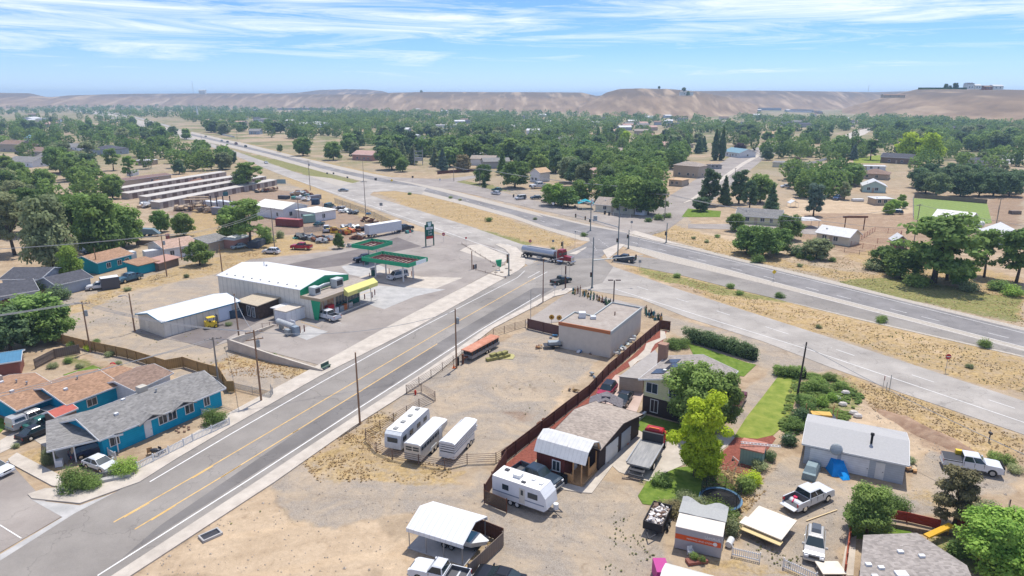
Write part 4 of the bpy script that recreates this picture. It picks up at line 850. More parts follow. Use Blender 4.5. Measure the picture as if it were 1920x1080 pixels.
def tree_proto(kind,hue,var,dens=1):
 key=(kind,hue,var,dens)
 if key in PROTO:return PROTO[key]
 rr=random.Random(sum(ord(ch)for ch in kind)*13+var*101+7);H=10.0;lobes=[]
 if kind=='broad':
  for i in range(52):
   a=rr.uniform(0,6.283);z=rr.uniform(1.6,9.3);d=rr.uniform(.5,1.08)*3.9*math.sqrt(max(.05,1-((z-5.0)/5.0)**2));r=rr.uniform(.6,1.3);lobes.append((math.cos(a)*d,math.sin(a)*d,z,r*1.15,r*1.15,r*.8))
  lobes.append((0,0,7.0,2.2,2.2,1.8));lobes.append((rr.uniform(-.5,.5),0,4.6,3.2,3.2,2.6));sz=0.30
 elif kind=='open':
  for i in range(46):
   a=rr.uniform(0,6.283);z=rr.uniform(2.6,9.5);d=rr.uniform(.2,1.1)*3.9*math.sqrt(max(.06,1-((z-5.6)/4.6)**2));r=rr.uniform(.4,1.1);lobes.append((math.cos(a)*d,math.sin(a)*d,z,r*1.3,r*1.3,r*.65))
  sz=0.27
 elif kind=='fir':
  for i in range(26):
   z=0.9+8.6*(i/25);rad=2.5*(1-(z/10.4))+0.15;a=i*2.4;d=rad*0.55;lobes.append((math.cos(a)*d,math.sin(a)*d,z,rad*.62+.1,rad*.62+.1,.55));
  lobes.append((0,0,9.6,.25,.25,.7));sz=0.27
 elif kind=='pine':
  for i in range(20):
   z=2+7.4*(i/19);rad=3.3*(1-((z-2.5)/9)**2*.85);a=i*2.4+rr.uniform(-.4,.4);d=rad*rr.uniform(.4,.8);r=rr.uniform(.8,1.35);lobes.append((math.cos(a)*d,math.sin(a)*d,z,r,r,r*.6))
  sz=0.27
 elif kind=='poplar':
  for i in range(16):
   z=.9+8.6*(i/15);rad=1.05*math.sin(math.pi*min(.97,.22+z/12.2));a=i*2.4;lobes.append((math.cos(a)*rad*.45,math.sin(a)*rad*.45,z,rad*.75,rad*.75,.95))
  sz=0.25
 elif kind=='bush':
  H=2.0
  for i in range(9):
   a=rr.uniform(0,6.283);d=rr.uniform(.1,.85);z=rr.uniform(.45,1.35)*(1-d*.25);r=rr.uniform(.4,.65);lobes.append((math.cos(a)*d,math.sin(a)*d,z,r,r,r*.9))
  lobes.append((0,0,.8,.9,.9,.85));sz=0.085
 n={'broad':7000,'open':4800,'fir':4600,'pine':4400,'poplar':3600,'bush':1700}[kind]
 f={0:0.30,1:1.0,2:2.6}[dens];sz*={0:1.75,1:1.0,2:0.64}[dens]
 cm=leaf_mesh('crown_'+kind,lobes,int(n*f),sz,GREENS[hue],var*17+3)
 tm=trunk_mesh('trunk_'+kind,H,3,lobes,var,0.30 if kind!='bush' else 0.05,kind)if kind!='bush' else trunk_mesh('stem_bush',1.6,1,lobes,var,0.04,'fir')
 PROTO[key]=(tm,cm,H);return PROTO[key]
def tree(kind,hue,pos,hgt,wid=1.0,label=None,group=None,name=None,var=None,dens=1,cat=None,rz=None,auto=None):
 var=rnd.randrange(3)if var is None else var
 tm,cm,H=tree_proto(kind,hue,var,dens);s=hgt/H
 nm=name or{'broad':'leafy_tree','open':'open_crowned_tree','fir':'fir_tree','pine':'pine_tree','poplar':'poplar_tree','bush':'bush'}[kind]
 t=empty(nm,pos,rnd.uniform(0,6.28)if rz is None else rz,label,cat or('bush' if kind=='bush' else 'tree'),group);t.scale=(s*wid,s*wid,s)
 o=bpy.data.objects.new('trunk' if kind!='bush' else 'stem',tm);col.objects.link(o);o.parent=t
 o=bpy.data.objects.new('crown' if kind!='bush' else 'foliage',cm);col.objects.link(o);o.parent=t
 if label is None:AUTO.append((t,kind,hue,hgt))
 return t
AUTO=[]
# =====================================================  NEAR AND MIDDLE THINGS
SH_GREY=shingle('shingle_grey',(0.225,0.215,0.20));SH_RED=shingle('shingle_redbrown',(0.33,0.20,0.125));SH_BR=shingle('shingle_brown',(0.24,0.165,0.125));SH_TAN=shingle('shingle_tan',(0.34,0.285,0.235),1.2)
SH_DK=shingle('shingle_dark',(0.085,0.085,0.095));SH_GT=shingle('shingle_taupe',(0.30,0.265,0.235),1.2)
W_BLUE=wallm('bright_blue',(0.0,0.31,0.47));W_TEAL=wallm('teal',(0.0,0.27,0.34));W_YEL=wallm('pale_yellow',(0.58,0.56,0.33));W_DKB=wallm('dark_brown',(0.045,0.03,0.028));W_GREYB=wallm('grey_blue',(0.36,0.40,0.45))
W_CREAM=wallm('cream',(0.60,0.56,0.44));W_WHITE=wallm('white',(0.68,0.69,0.70));W_TAN=wallm('tan',(0.44,0.36,0.27));W_BRN=wallm('brown',(0.20,0.14,0.10));W_GREY=wallm('grey',(0.33,0.33,0.33));W_MINT=wallm('mint',(0.42,0.55,0.50));W_BRICK=wallm('brick',(0.25,0.09,0.065));W_PINK=wallm('pinkish',(0.45,0.24,0.19));W_BARN=stripes('siding_barn_red',(0.12,0.028,0.02),0,0.3,0.5,0.8)
W_STUC=mat('stucco_beige',(0.56,0.50,0.42),0.85,0.15,0,0.06,0.8);PWHITE=stripes('panel_white',(0.70,0.71,0.72),0,1.2,0.18,0.6)
V=Vector
def at(px,py,z=0.0):p=P(px,py);p.z=z;return p
# --- blue ranch house with its carport
t=building('house','long bright blue ranch house with grey shingle roof beside the street','house',P(190,821,2.6),P(413,729,2.6),8.2,2.7,1.5,wm=W_BLUE,rm=SH_GREY,ov=0.55,vents=3,wins=[('f',.085,1.0,1.1,1.3),('f',.47,1.1,1.1,1.2),('f',.55,1.1,1.1,1.2),('f',.70,1.0,1.2,1.4),('f',.86,1.0,0.8,1.5),('l',.4,1.1,1.1,1.2)],doors=[('f',.345,0.1,1.0,2.1)],phrase='the blue ranch house',cooler=(9.5,6.6))
g_=MB()
for k in(6.2,10.6):g_.extr([(k-1.9,2.55),(k,3.35),(k+1.9,2.55),(k+1.9,2.42),(k,3.2),(k-1.9,2.42)],-0.95,1.6,'y')
g_.build('porch_roof',SH_GREY,t)
t=empty('carport',P(105,872),ang(P(105,872),P(196,850)),'open carport with grey shingle lean-to roof joined to the blue ranch house','carport')
MB().hexa([(-0.6,-1.0,2.3),(7.4,-1.0,2.6),(7.4,7.8,3.0),(-0.6,7.8,2.6)],[(-0.6,-1.0,2.45),(7.4,-1.0,2.75),(7.4,7.8,3.15),(-0.6,7.8,2.75)]).build('roof',SH_GREY,t)
for x,y in((0,-0.6),(2.1,-0.6),(0,7.2),(6.6,-0.6)):MB().cb(x,y,1.2,0.14,0.14,2.4).build('post',WHITE,t)
MB().box(-0.6,7.4,-1.06,-1.0,2.3,2.52).build('fascia',WHITE,t)
lm('the grey-roofed carport',P(120,870))
# second blue house with red brown roof
t=building('house','bright blue house under a wide red-brown shingle hip roof behind the long ranch','house',P(46,794),P(108,770),12,2.7,1.4,roof='gable',wm=W_BLUE,rm=SH_RED,ov=1.1,vents=4,cooler=(2.0,9.2),phrase='the red-brown roofed blue house',doors=[('r',.12,0,2.4,2.1)])
building('house_wing','blue front wing with red-brown roof and small dark window near the golden fence','house wing',P(128,756,2.6),P(218,722,2.6),9.5,2.6,1.3,wm=W_BLUE,rm=SH_RED,ov=0.5,vents=2,wins=[('f',.45,1.0,1.3,1.0)])
building('patio_cover','lean-to patio cover with red-brown shingles beside the garden lawn','patio cover',P(212,748),P(262,722),4.6,2.2,.5,roof='shed',wm=W_BRN,rm=SH_RED,ov=0.4)
building('garage','small garage with brown shingle roof tucked behind the long blue ranch','garage',P(258,760),P(322,728),6.5,2.4,.9,wm=W_WHITE,rm=SH_BR,ov=0.4)
building('garden_shed','small garden shed with red roof beside the parked silver pickup','shed',P(110,808),P(147,792),2.4,2.0,.5,wm=W_BRN,rm=mat('roof_red',(0.42,0.10,0.07),0.6,0.2,0,0.1,2),ov=0.2,doors=[('f',.3,0,.9,1.8,W_TAN)],phrase='the red-roofed garden shed')
building('shed','long shed with blue metal roof and brick wall under the big tree','shed',P(-60,718),P(40,702),5,2.4,.6,wm=W_BRICK,rm=stripes('roof_metal_blue',(0.07,0.20,0.31),0,0.5,0.15,0.5),ov=0.4)
car_px('crew','silver pickup with a camper shell in the driveway of the blue houses','pickup truck',(28,808),(100,780),paint('silver',(0.48,0.48,0.47)),bed='cap')
car_px('sedan','green sedan between the silver pickup and the red-roofed shed','car',(66,806),(102,792),paint('green_sedan',(0.03,0.14,0.12)))
car_px('sedan','black sedan parked beside the green sedan','car',(46,827),(96,806),paint('black',(0.015,0.017,0.022)))
car_px('hatch','white coupe with a glass roof beside the carport and round bushes','car',(172,872),(206,884),paint('white',(0.60,0.61,0.62),.25,.0))
car_px('sedan','white sedan on the side street, mostly cut off','car',(-30,880),(12,892),MATS['car_white'])
car_px('suv','dark blue vehicle in the shade under the grey carport','car',(152,858),(196,845),paint('navy',(0.02,0.03,0.07)))
t=empty('motorcycle',at(166,876),R(20),'dark motorcycle standing at the edge of the carport','motorcycle')
for x in(-.65,.65):MB().tube([(x,-.06,.3),(x,.06,.3)],.3,14).build('wheel',BLACK,t)
MB().ball(0,0,.6,.5,.16,.2).cb(-.3,0,.72,.5,.25,.12).build('body',DKMET,t);MB().tube([(.6,0,.3),(.4,0,.95),(.35,.35,1.0)],.03).tube([(.4,0,.95),(.35,-.35,1.0)],.03).build('handlebar',CHROME,t)
setp(MB().prism([(-.4,-.35),(.4,-.35),(.4,.35),(-.4,.35)],0,.8).build('storage_box',WHITE,None,loc=at(112,873),rz=.4),'white plastic box by the carport post','box')
for px,py,h_,lab,hue in((146,910,2.9,'large round clipped bush at the street corner','green'),(172,912,1.9,'second round bush touching the large one at the corner','green'),(235,886,2.5,'bright bush between the white coupe and picket fence','bright'),(404,790,2.6,'round green bush at the end of the white picket fence','green'),(92,866,2.6,'scraggly sapling in front of the carport','olive'),(30,835,.8,'low clipped hedge bush beside the black sedan','olive')):
 tree('bush',hue,at(px,py+4),h_,1.12 if 'scrag' not in lab else.6,lab,dens=2 if h_>1.4 else 1)
rail_fence([(258,882),(345,838),(362,829)],1.1,WHITE,'white vinyl picket fence along the pavement by the blue ranch',picket=True,name='picket_fence',every=2.4,pr=.07)
rail_fence([(362,829),(431,797)],1.1,WHITE,'white vinyl picket fence continuing past the fire pit to the round bush',picket=True,name='picket_fence',every=2.4,pr=.07)
rail_fence([(355,772),(396,782)],1.0,WHITE,'short white picket fence between the blue wall and the street bush',picket=True,name='picket_fence',every=2,pr=.07)
rail_fence([(190,846),(218,862)],1.0,WHITE,'short white picket fence beside the white coupe',picket=True,name='picket_fence',every=2,pr=.07)
rail_fence([(118,914),(180,905),(245,888),(256,880)],1.1,STEEL,'low chain-link fence curving round the corner bushes',rails=2,mesh=LINK,every=3,pr=.04,rr=.02,name='chain_link_fence')
setp(MB().prism([tuple(P(*q))[:2]for q in((165,908),(245,890),(252,885),(250,889),(244,896),(168,913))],0,.45).build('retaining_wall',CONCG),'low curved concrete wall along the pavement corner','retaining wall')
for i,(px,py,nm,lab,cc)in enumerate(((293,856,'barbecue','black barbecue grill standing in the dirt yard',DKMET),(305,850,'garden_chair','dark garden chair facing the barbecue',DKMET),(281,852,'garden_chair','brown garden chair next to the barbecue',WOODO))):
 t=empty(nm,at(px,py),i*1.1,lab,nm.replace('_',' '))
 if nm=='barbecue':MB().ball(0,0,.85,.65,.3,.3).build('lid',cc,t);MB().cb(-.4,0,.35,.06,.4,.7).cb(.4,0,.35,.06,.4,.7).build('frame',cc,t)
 else:MB().cb(0,0,.42,.6,.6,.06).build('seat',cc,t);MB().cb(-.28,0,.75,.06,.6,.65).build('backrest',cc,t);[MB().cb(sx*.25,sy*.25,.2,.05,.05,.4).build('leg',cc,t)for sx in(-1,1)for sy in(-1,1)]
 # rocks of the fire pit
for i in range(7):a=i*.9;setp(MB().ball(0,0,.12,.22,.18,.16,6,4).build('rock',mat('rock_tan',(.33,.22,.15),.9),None,loc=at(343,806)+V((math.cos(a)*.8,math.sin(a)*.8,0))),'small reddish rock in the ring of the fire pit','rock','rocks round the fire pit')
board_fence([(146,782),(240,733)],1.8,WOODY,'golden board fence between the two blue houses')
board_fence([(100,640),(160,655),(240,672),(312,694),(345,688),(372,697)],1.8,WOODY,'long golden board fence along the gravel alley')
board_fence([(372,697),(412,708),(428,735),(440,735)],1.8,WOODY,'golden board fence corner beyond the end of the blue ranch')
board_fence([(66,692),(104,672),(150,663)],1.7,WOODG,'grey weathered board fence beside the garden lawn')
board_fence([(0,580),(60,565),(140,545)],1.8,WOODR,'reddish board fence behind the grey-blue house and alley')
rail_fence([(440,730),(508,746),(512,740),(508,733)],1.1,STEEL,'chain-link fence at the end of the blue ranch lot',rails=2,mesh=LINK,pr=.04,rr=.02,name='chain_link_fence')
for i,(px,py,h_,hue,lab)in enumerate(((128,680,1.2,'green','leafy vegetable bush in the fenced garden'),(172,655,1.4,'yellow','yellow flowering bush along the golden fence'),(205,668,1.1,'olive','silvery garden bush along the golden fence'),(100,690,1.2,'olive','pale shrub near the garden lawn corner'),(222,684,.9,'olive','small grey shrub beside the patio cover'),(180,645,1.2,'green','green weeds clump by the alley pole'),(135,650,1.3,'green','green shrub beside the golden fence corner'))):
 tree('bush',hue,at(px,py),h_,1.3,lab)
setp(MB().ball(0,0,.5,.5,.5,.5,8,5).build('flower_bush',mat('flowers_red',(.40,.02,.03),.8),None,loc=at(212,690)),'red flowering bush at the corner of the garden lawn','bush')
# --- big white commercial shed (auto shop) and petrol station shop
building('workshop','low cream workshop with bright white metal roof and blue gutter beside the gravel alley','workshop',P(309,633),P(450,592),8.6,3.0,.9,wm=CREAM,rm=ROOFW,ov=0.35,trim=mat('trim_blue',(.03,.22,.36),.5),doors=[('f',.80,0,2.9,2.8,mat('door_pale',(.62,.68,.76),.5),'roller_door'),('l',.35,.1,1.1,2.1,CREAM)],phrase='the low cream workshop')
building('store_building','large cream metal-sided hall with white roof and green gable trim','store',P(408,517,5.6),P(563,544,5.6),13.8,5.6,1.4,roof='gable',along=True,wm=CREAM,rm=ROOFW,ov=0.2,trim=None,phrase='the big white-roofed hall',vents=0);ro_=[o for o in bpy.data.objects if o.name.startswith('roof')and o.parent and o.parent.name.startswith('store_building')][0]
L_=(P(563,544,5.6)-P(408,517,5.6)).length
for k in range(9):MB().cb(L_*(.08+.105*k),.9,5.95,.22,.22,.25).build('roof_clip',DKMET,ro_)
MB().cyl(L_*.28,6.9,6.9,8.0,.09).cb(L_*.31,6.9,7.3,.3,.3,.3).build('vent_pipe',STEEL,ro_)
# its gable end to the right carries the shop front
a,b=P(563,544,5.6),P(408,517,5.6);hd=ang(b,a)
t=empty('petrol_station_shop',(a.x,a.y,0),hd,'petrol station shop with flat gravel roof, yellow awning and green pillar','shop');t.scale=(.82,.63,1.2)
D_=22
MB().box(0.02,4.2,.6,D_-.4,-.1,3.3).build('wall',mat('shop_wall',(.48,.41,.32),.8),t)
MB().box(-.0,6.6,-.3,D_+3.2,3.3,3.75).build('roof',mat('gravel_roof',(.30,.255,.215),.95,.1,0,0,.8,col2=(.40,.35,.30),detail=8),t)
MB().add([(0.06,-.3,3.75),(0.06,D_+.2,3.75),(0.06,D_+.2,4.72),(0.06,D_/2,5.92),(0.06,-.3,4.72),(0.3,-.3,3.75),(0.3,D_+.2,3.75),(0.3,D_+.2,4.72),(0.3,D_/2,5.92),(0.3,-.3,4.72)],[(0,1,2,3,4),(9,8,7,6,5),(0,5,6,1),(1,6,7,2),(2,7,8,3),(3,8,9,4),(4,9,5,0)]).build('green_gable',GREEN,t)
MB().box(6.6,6.68,-.3,9.5,3.28,3.8).box(0,6.68,-.38,-.3,3.28,3.8).build('green_fascia',mat('fascia_tan',(.42,.32,.2),.7),t)
MB().hexa([(4.3,-.5,0),(5.5,-.5,0),(5.5,-.25,0),(4.3,-.25,0)],[(3.6,-.5,3.3),(6.5,-.5,3.3),(6.5,-.25,3.3),(3.6,-.25,3.3)]).build('green_pillar',GREEN,t);MB().box(0,4.2,-.3,.59,0,3.29).build('side_wall',CREAM,t)
o=MB().extr([(6.7,3.0),(8.0,2.9),(8.1,3.6),(6.7,4.3)],10.2,25.4).build('awning',mat('awning_yellow',(.66,.62,.20),.6),t)
text('SPECIALTY LIQUORS',.62,GREEN,o,(8.10,17.8,3.05),(R(82),0,R(90)))
MB().box(4.2,4.28,1.0,9.5,0,1.0).box(4.2,4.28,9.6,21,0,1.05).build('lower_panel',mat('panel_dark_green',(.0,.10,.07),.6),t)
for k in range(8):MB().box(4.2,4.26,9.8+k*1.45,11.0+k*1.45,1.1,2.9).build('shop_window',GLASS,t)
MB().box(4.2,4.27,1.2,4.2,1.2,3.0).build('mural',mat('mural_tan',(.55,.42,.26),.8,col2=(.32,.17,.11),scale=2.2),t);MB().box(4.2,4.27,5.8,8.8,1.2,3.0).build('mural',MATS['mural_tan'],t)
for y in(.5,6,12,18,24):MB().cb(6.4,y,1.65,.14,.14,3.3).build('post',STEEL,t)
MB().box(0,7.2,-.2,26,-.05,.14).build('kerb',CONCG,t)
for i,(x,y,s)in enumerate(((2.3,3.2,(2.0,2.6,1.3)),(2.3,13.5,(2.0,3.4,1.5)))):
 o=MB().cb(x,y,3.78+s[2]/2,*s).build('rooftop_unit',mat('hvac_grey',(.50,.52,.50),.5,.3,0,.1,3),t);MB().cb(x+s[0]/2+.02,y,3.8+s[2]/2,.04,s[1]*.8,s[2]*.6).build('grille',DKMET,o)
MB().tube([(1.2,4.6,4.3),(1.2,9,4.5),(1.2,11.6,4.4)],.32,8).build('duct',GALV,t)
lm('the petrol station shop',P(690,560))
setp(MB().box(0,.95,0,1.9,.14,2.1).build('vending_machine',mat('machine_red',(.42,.01,.02),.35),None,loc=(V((a.x,a.y,0))+V((math.cos(hd),math.sin(hd),0))*3.6+V((-math.sin(hd),math.cos(hd),0))*2.7),rz=hd),'red vending machine standing against the tan shop wall','vending machine')
def frm(o,yy,xx):yy*=.63;xx*=.82;return V((o.x,o.y,0))+V((math.cos(hd),math.sin(hd),0))*xx+V((-math.sin(hd),math.cos(hd),0))*yy
for i,(yy,xx)in enumerate(((6.4,5.0),(9.0,5.0),(10.8,5.0),(13.2,5.0))):
 q=frm(a,yy,xx);setp(MB().box(0,.8,0,1.3,.14,1.3).build('display_bin',(WHITE,GALV,mat('bin_orange',(.5,.16,.05),.5),STEEL)[i],None,loc=q,rz=hd),['white ice bin beside the red vending machine','grey metal bin third along the shop front','orange-lidded bin below the start of the yellow awning','pale steel bin under the yellow awning'][i],'bin')
for i,(px,py)in enumerate(((698,558),(703,553),(684,562))):setp(MB().cyl(0,0,0,1.2,.12).ball(0,0,1.2,.12,.12,.1).build('bollard',mat('bollard_brown',(.16,.05,.04),.6),None,loc=at(px,py)),['dark red bollard at the shop kerb corner, farther','dark red bollard at the shop kerb corner, farthest','dark red bollard under the yellow awning end'][i],'bollard','bollards at the shop corner')
rail_fence([(608,590),(640,576),(668,560)],1.0,mat('rail_blue',(.12,.22,.25),.5),'blue-grey pipe railing along the shop front',rails=3,every=2,name='railing',cat='railing')
# back annexes of the hall
building('annex','ramshackle brown annex with tan flat roof against the cream hall','annex',P(450,590),P(486,599),5.0,2.9,.3,roof='shed',wm=mat('annex_dark',(.10,.07,.055),.9,.1,0,.3,2),rm=mat('annex_roof',(.45,.38,.28),.9,.1,0,.12,2),ov=.5,wins=[('f',.5,.3,.9,2.0),('f',.75,.3,.7,2.0)],phrase='the ramshackle brown annex')
building('storage_shed','white lean-to shed beside the green shop pillar','shed',P(538,608),P(577,594),3.2,2.4,.5,roof='flat',wm=PWHITE,rm=mat('shed_top',(.52,.46,.38),.8),ov=.1)
building('lean_to','open grey tin lean-to between the annex and the white shed','lean-to',P(514,598),P(534,602),3,2.3,.4,roof='flat',wm=CREAM,rm=TIN,ov=.4)
t=empty('forklift',at(399,614),ang(P(386,615),P(410,610)),'yellow forklift parked by the cream workshop wall','forklift')
MB().box(-1.3,.7,-.6,.6,.35,1.15).box(-1.3,-.7,-.6,.6,1.15,1.5).build('body',YEL,t);MB().cb(-.2,0,2.15,1.5,1.15,.08).build('overhead_guard',YEL,t)
for x in(-.9,.5):
 for y in(-.52,.52):MB().cb(x,y,1.65,.08,.08,1.0).build('guard_post',DKMET,t);wheel(t,x*.9,y*1.05,.34,np.sign(y),rimm=YEL)
MB().cb(.95,-.32,1.25,.12,.1,2.4).cb(.95,.32,1.25,.12,.1,2.4).cb(.95,0,2.3,.12,.7,.1).build('mast',DKMET,t);MB().cb(1.5,-.25,.15,1.1,.12,.06).build('fork',DKMET,t);MB().cb(1.5,.25,.15,1.1,.12,.06).build('fork',DKMET,t);MB().cb(-.5,0,1.3,.5,.5,.15).build('seat',BLACK,t)
t=empty('pallet_jack',at(441,592),.4,'small orange cart in the workshop corner','cart');MB().cb(0,0,.5,1.5,.8,.15).build('deck',ORANGE,t);[MB().tube([(x,-.4,.2),(x,.4,.2)],.2,8).build('wheel',BLACK,t)for x in(-.5,.5)];MB().tube([(.7,0,.5),(.95,0,1.2)],.03).build('handle',DKMET,t)
setp(MB().box(0,2.4,0,1.5,.05,1.5).box(-.05,2.45,-.05,1.55,1.5,1.58).build('dumpster',mat('dumpster_slate',(.05,.08,.11),.6),None,loc=at(432,598),rz=.5),'slate blue dumpster against the workshop and brown annex','dumpster')
t=empty('propane_tank',at(538,621),ang(P(520,613),P(556,626)),'horizontal grey propane tank on legs with a dispenser cabinet','propane tank')
MB().tube([(-2.9,0,1.45),(-2.75,0,1.45),(2.5,0,1.45),(2.65,0,1.45)],[.2,.55,.55,.2],14).build('tank',mat('tank_grey',(.42,.43,.42),.5,.3,.1,.15,2),t,smooth=False)
for x in(-1.8,1.6):MB().cb(x,0,.5,.3,.9,1.0).build('leg',GALV,t)
MB().cb(3.3,-.2,.9,1.1,1.0,1.7).build('cabinet',mat('cabinet_blue_grey',(.24,.29,.33),.5),t);MB().cb(2.3,-1.3,.7,1.2,.7,1.1).build('meter_box',GALV,t)
MB().cb(.2,1.3,1.3,1.5,.12,1.1).build('sign_panel',PWHITE,t)
rail_fence([(492,616),(520,612),(548,618)],1.0,mat('rail_brown',(.2,.11,.08),.7),'rusty pipe guard rail behind the propane tank',rails=2,every=1.5,name='railing',cat='railing')
for px,py in((563,624),(571,622)):setp(MB().cyl(0,0,0,1.3,.11).build('bollard',MATS['bollard_brown'],None,loc=at(px,py)),'dark red bollard beside the propane dispenser','bollard','bollards beside the propane dispenser')
car_px('crew','white crew-cab pickup nosed up to the petrol station shop','pickup truck',(638,600),(594,585),MATS['car_white'],phrase=None)if False else car_px('crew','white crew-cab pickup parked at the petrol station shop','pickup truck',(636,604),(592,593),MATS['car_white'])
car_px('suv','white suv parked on the far side of the big white-roofed hall','suv',(521,476),(497,475),MATS['car_white'])
car_px('crew','red pickup on the dirt edge behind the hall','pickup truck',(579,468),(552,467),paint('red',(.36,.01,.03)))
# retaining wall of the forecourt
q=[P(430,656),P(512,680),P(605,697)];t=empty('retaining_wall',q[0],0,'tan concrete retaining wall sloping down below the forecourt','retaining wall')
for(p0,p1,h0,h1)in((q[0],q[1],2.0,1.5),(q[1],q[2],1.5,.35)):
 L=(p1-p0).length;MB().hexa([(0,-.1,0),(L,-.1,0),(L,.25,0),(0,.25,0)],[(0,-.1,h0),(L,-.1,h1),(L,.25,h1),(0,.25,h0)]).build('wall_panel',CONC,t,loc=(p0-q[0]),rz=ang(p0,p1))
setp(MB().hexa([(0,-.1,0),(13.5,-.1,0),(13.5,.25,0),(0,.25,0)],[(0,-.1,1.9),(13.5,-.1,.3),(13.5,.25,.3),(0,.25,1.9)]).build('retaining_wall',CONC,None,loc=P(430,656),rz=ang(P(430,656),P(512,612))),'low kerb wall between the dark yard and the forecourt','retaining wall')
for i,(px,py)in enumerate(((500,668),(515,670),(528,676),(545,682),(468,660))):tree('bush','green',at(px,py),1.0,1.0,['third','fourth','fifth','last','first'][i]+' green weed clump from the dark yard behind the retaining wall',group='weed clumps behind the retaining wall')
setp(MB().cb(0,0,.5,1.8,.5,.1).cb(0,.28,.8,1.8,.08,.6).cb(-.7,0,.25,.1,.4,.5).cb(.7,0,.25,.1,.4,.5).build('bench',mat('bench_green',(.08,.13,.10),.7),None,loc=at(612,692),rz=ang(P(600,690),P(625,678))),'dark green bus bench beside the pavement at the forecourt corner','bench')
# --- petrol canopies
def canopy(label,p0,L,D,rz,bays,pumps,dino=None,zc=4.3):
 t=empty('petrol_canopy',p0,rz,label,'petrol canopy')
 f=MB().box(0,L,-.06,.06,zc,zc+.95).box(0,L,D-.06,D+.06,zc,zc+.95).box(-.06,.06,.061,D-.061,zc,zc+.949).box(L-.06,L+.06,.061,D-.061,zc,zc+.949);f.build('fascia',GREEN,t)
 MB().box(.1,L-.1,.1,D-.1,zc+.05,zc+.15).build('deck',mat('deck_pale',(.50,.43,.37),.8,col2=(.62,.55,.48),scale=1),t)
 b=MB();x0,x1,y0,y1=1.3,L-1.3,1.6,D-1.6
 for(ax0,ax1,ay0,ay1)in((x0,x1,y0,y0+.25),(x0,x1,y1-.25,y1),(x0,x0+.25,y0+.251,y1-.251),(x1-.25,x1,y0+.251,y1-.251)):b.box(ax0,ax1,ay0,ay1,zc+.151,zc+.6)
 for k in range(bays):xx=x0+(x1-x0)*(k+1)/(bays+1);b.box(xx-.09,xx+.09,y0+.252,y1-.252,zc+.152,zc+.45)
 b.build('roof_beam',mat('beam_redbrown',(.15,.055,.05),.7),t)
 s=MB();n_=int(L/1.2)
 for k in range(n_+1):
  for y in(.25,D-.25):x=L*k/n_*.96+.2;s.tube([(x,y,zc+.15),(x,y*.8+D*.1,zc+1.0)],.03,4)
 s.build('brace',STEEL,t)
 cols=((L*.18,D*.25),(L*.18,D*.75),(L*.78,D*.25),(L*.78,D*.75))if bays>3 else((L*.3,D*.5),(L*.7,D*.5))
 for x,y in cols:MB().cb(x,y,zc/2,.28,.28,zc).build('column',WHITE,t)
 return t
def pump(p,rz,label):
 t=empty('fuel_pump',p,rz,label,'fuel pump','fuel pumps under the green canopies')
 MB().box(-1.3,1.3,-.55,.55,0,.15).build('island',CONCG,t);MB().cb(0,0,.85,.9,.5,1.4).build('cabinet',mat('pump_dark',(.03,.12,.10),.5),t);MB().cb(0,0,1.95,1.2,.6,.55).build('pump_head',STEEL,t)
 MB().tube([(.5,-.2,1.6),(.7,-.3,.9),(.5,-.25,.5)],.03,5).build('hose',BLACK,t);MB().cyl(-1.1,0,.15,1.1,.09).build('bollard',MATS['bollard_brown'],t)
c0,c1=P(765,495,5.2),P(678,482,5.2);rz=ang(c1,c0)
ct=canopy('large green petrol canopy with exposed red-brown roof beams and white columns',V((c1.x,c1.y,0)),(c0-c1).length,7.6,rz,9,0)
MB().cb((c0-c1).length+.09,4.9,4.78,.05,4.0,.9).build('white_sign_panel',mat('sign_white',(.72,.78,.76),.4),ct);lm('the large green petrol canopy',P(720,525))
ct2=canopy('smaller green petrol canopy behind the large one',V((P(659,458,5.2).x,P(659,458,5.2).y,0)),(P(698,463,5.2)-P(659,458,5.2)).length,8.4,ang(P(659,458,5.2),P(698,463,5.2)),2,0);lm('the smaller green canopy',P(690,500))
for i,(px,py,lab)in enumerate(((700,518,'dark green fuel pump on the left island of the large canopy'),(745,523,'dark green fuel pump beside the white van'),(688,497,'dark green fuel pump under the smaller canopy'))):pump(at(px,py),rz+1.3,lab)
for i,(px,py)in enumerate(((724,512),(730,513),(772,518),(776,518))):setp(MB().cyl(0,0,0,1.3,.1).build('bollard',mat('bollard_orange',(.35,.12,.06),.6),None,loc=at(px,py)),['first','second','third','last'][i]+' orange-brown bollard from the shop along the pump islands','bollard','bollards at the pump islands')
car_px('van','white van fuelling under the large green canopy','van',(758,520),(734,525),MATS['car_white'])
car_px('crew','dark pickup under the smaller green canopy','pickup truck',(700,488),(668,493),MATS['car_black'])
# price sign
t=empty('price_sign',P(806,461),ang(P(801,462),P(815,460)),'tall green petrol price sign on two posts by the highway','price sign');DG=mat('sign_dark_green',(.01,.10,.07),.5)
for x in(-1.35,1.35):MB().cb(x,0,3.2,.28,.28,6.4).build('post',DG,t)
b_=MB().box(-1.2,1.2,-.15,.15,2.2,6.5).build('sign_board',DG,t);b2=MB().box(-.9,.9,-.15,.15,6.501,7.3).build('top_panel',DG,t)
MB().add([(-.65,-.17,7.1),(.65,-.17,7.1),(.42,-.17,5.9),(-.42,-.17,5.9)],[(3,2,1,0)]).build('badge',mat('badge_pale',(.60,.72,.70),.4),b2)
MB().box(-1.1,1.1,-.18,-.151,5.0,5.7).build('white_panel',PWHITE,b_);text('DIESEL',.5,DG,b_,(0,-.20,5.15),(R(90),0,0));MB().box(-1.15,1.15,-.18,-.151,2.2,3.0).build('red_panel',mat('panel_red',(.40,.03,.02),.4),b_)
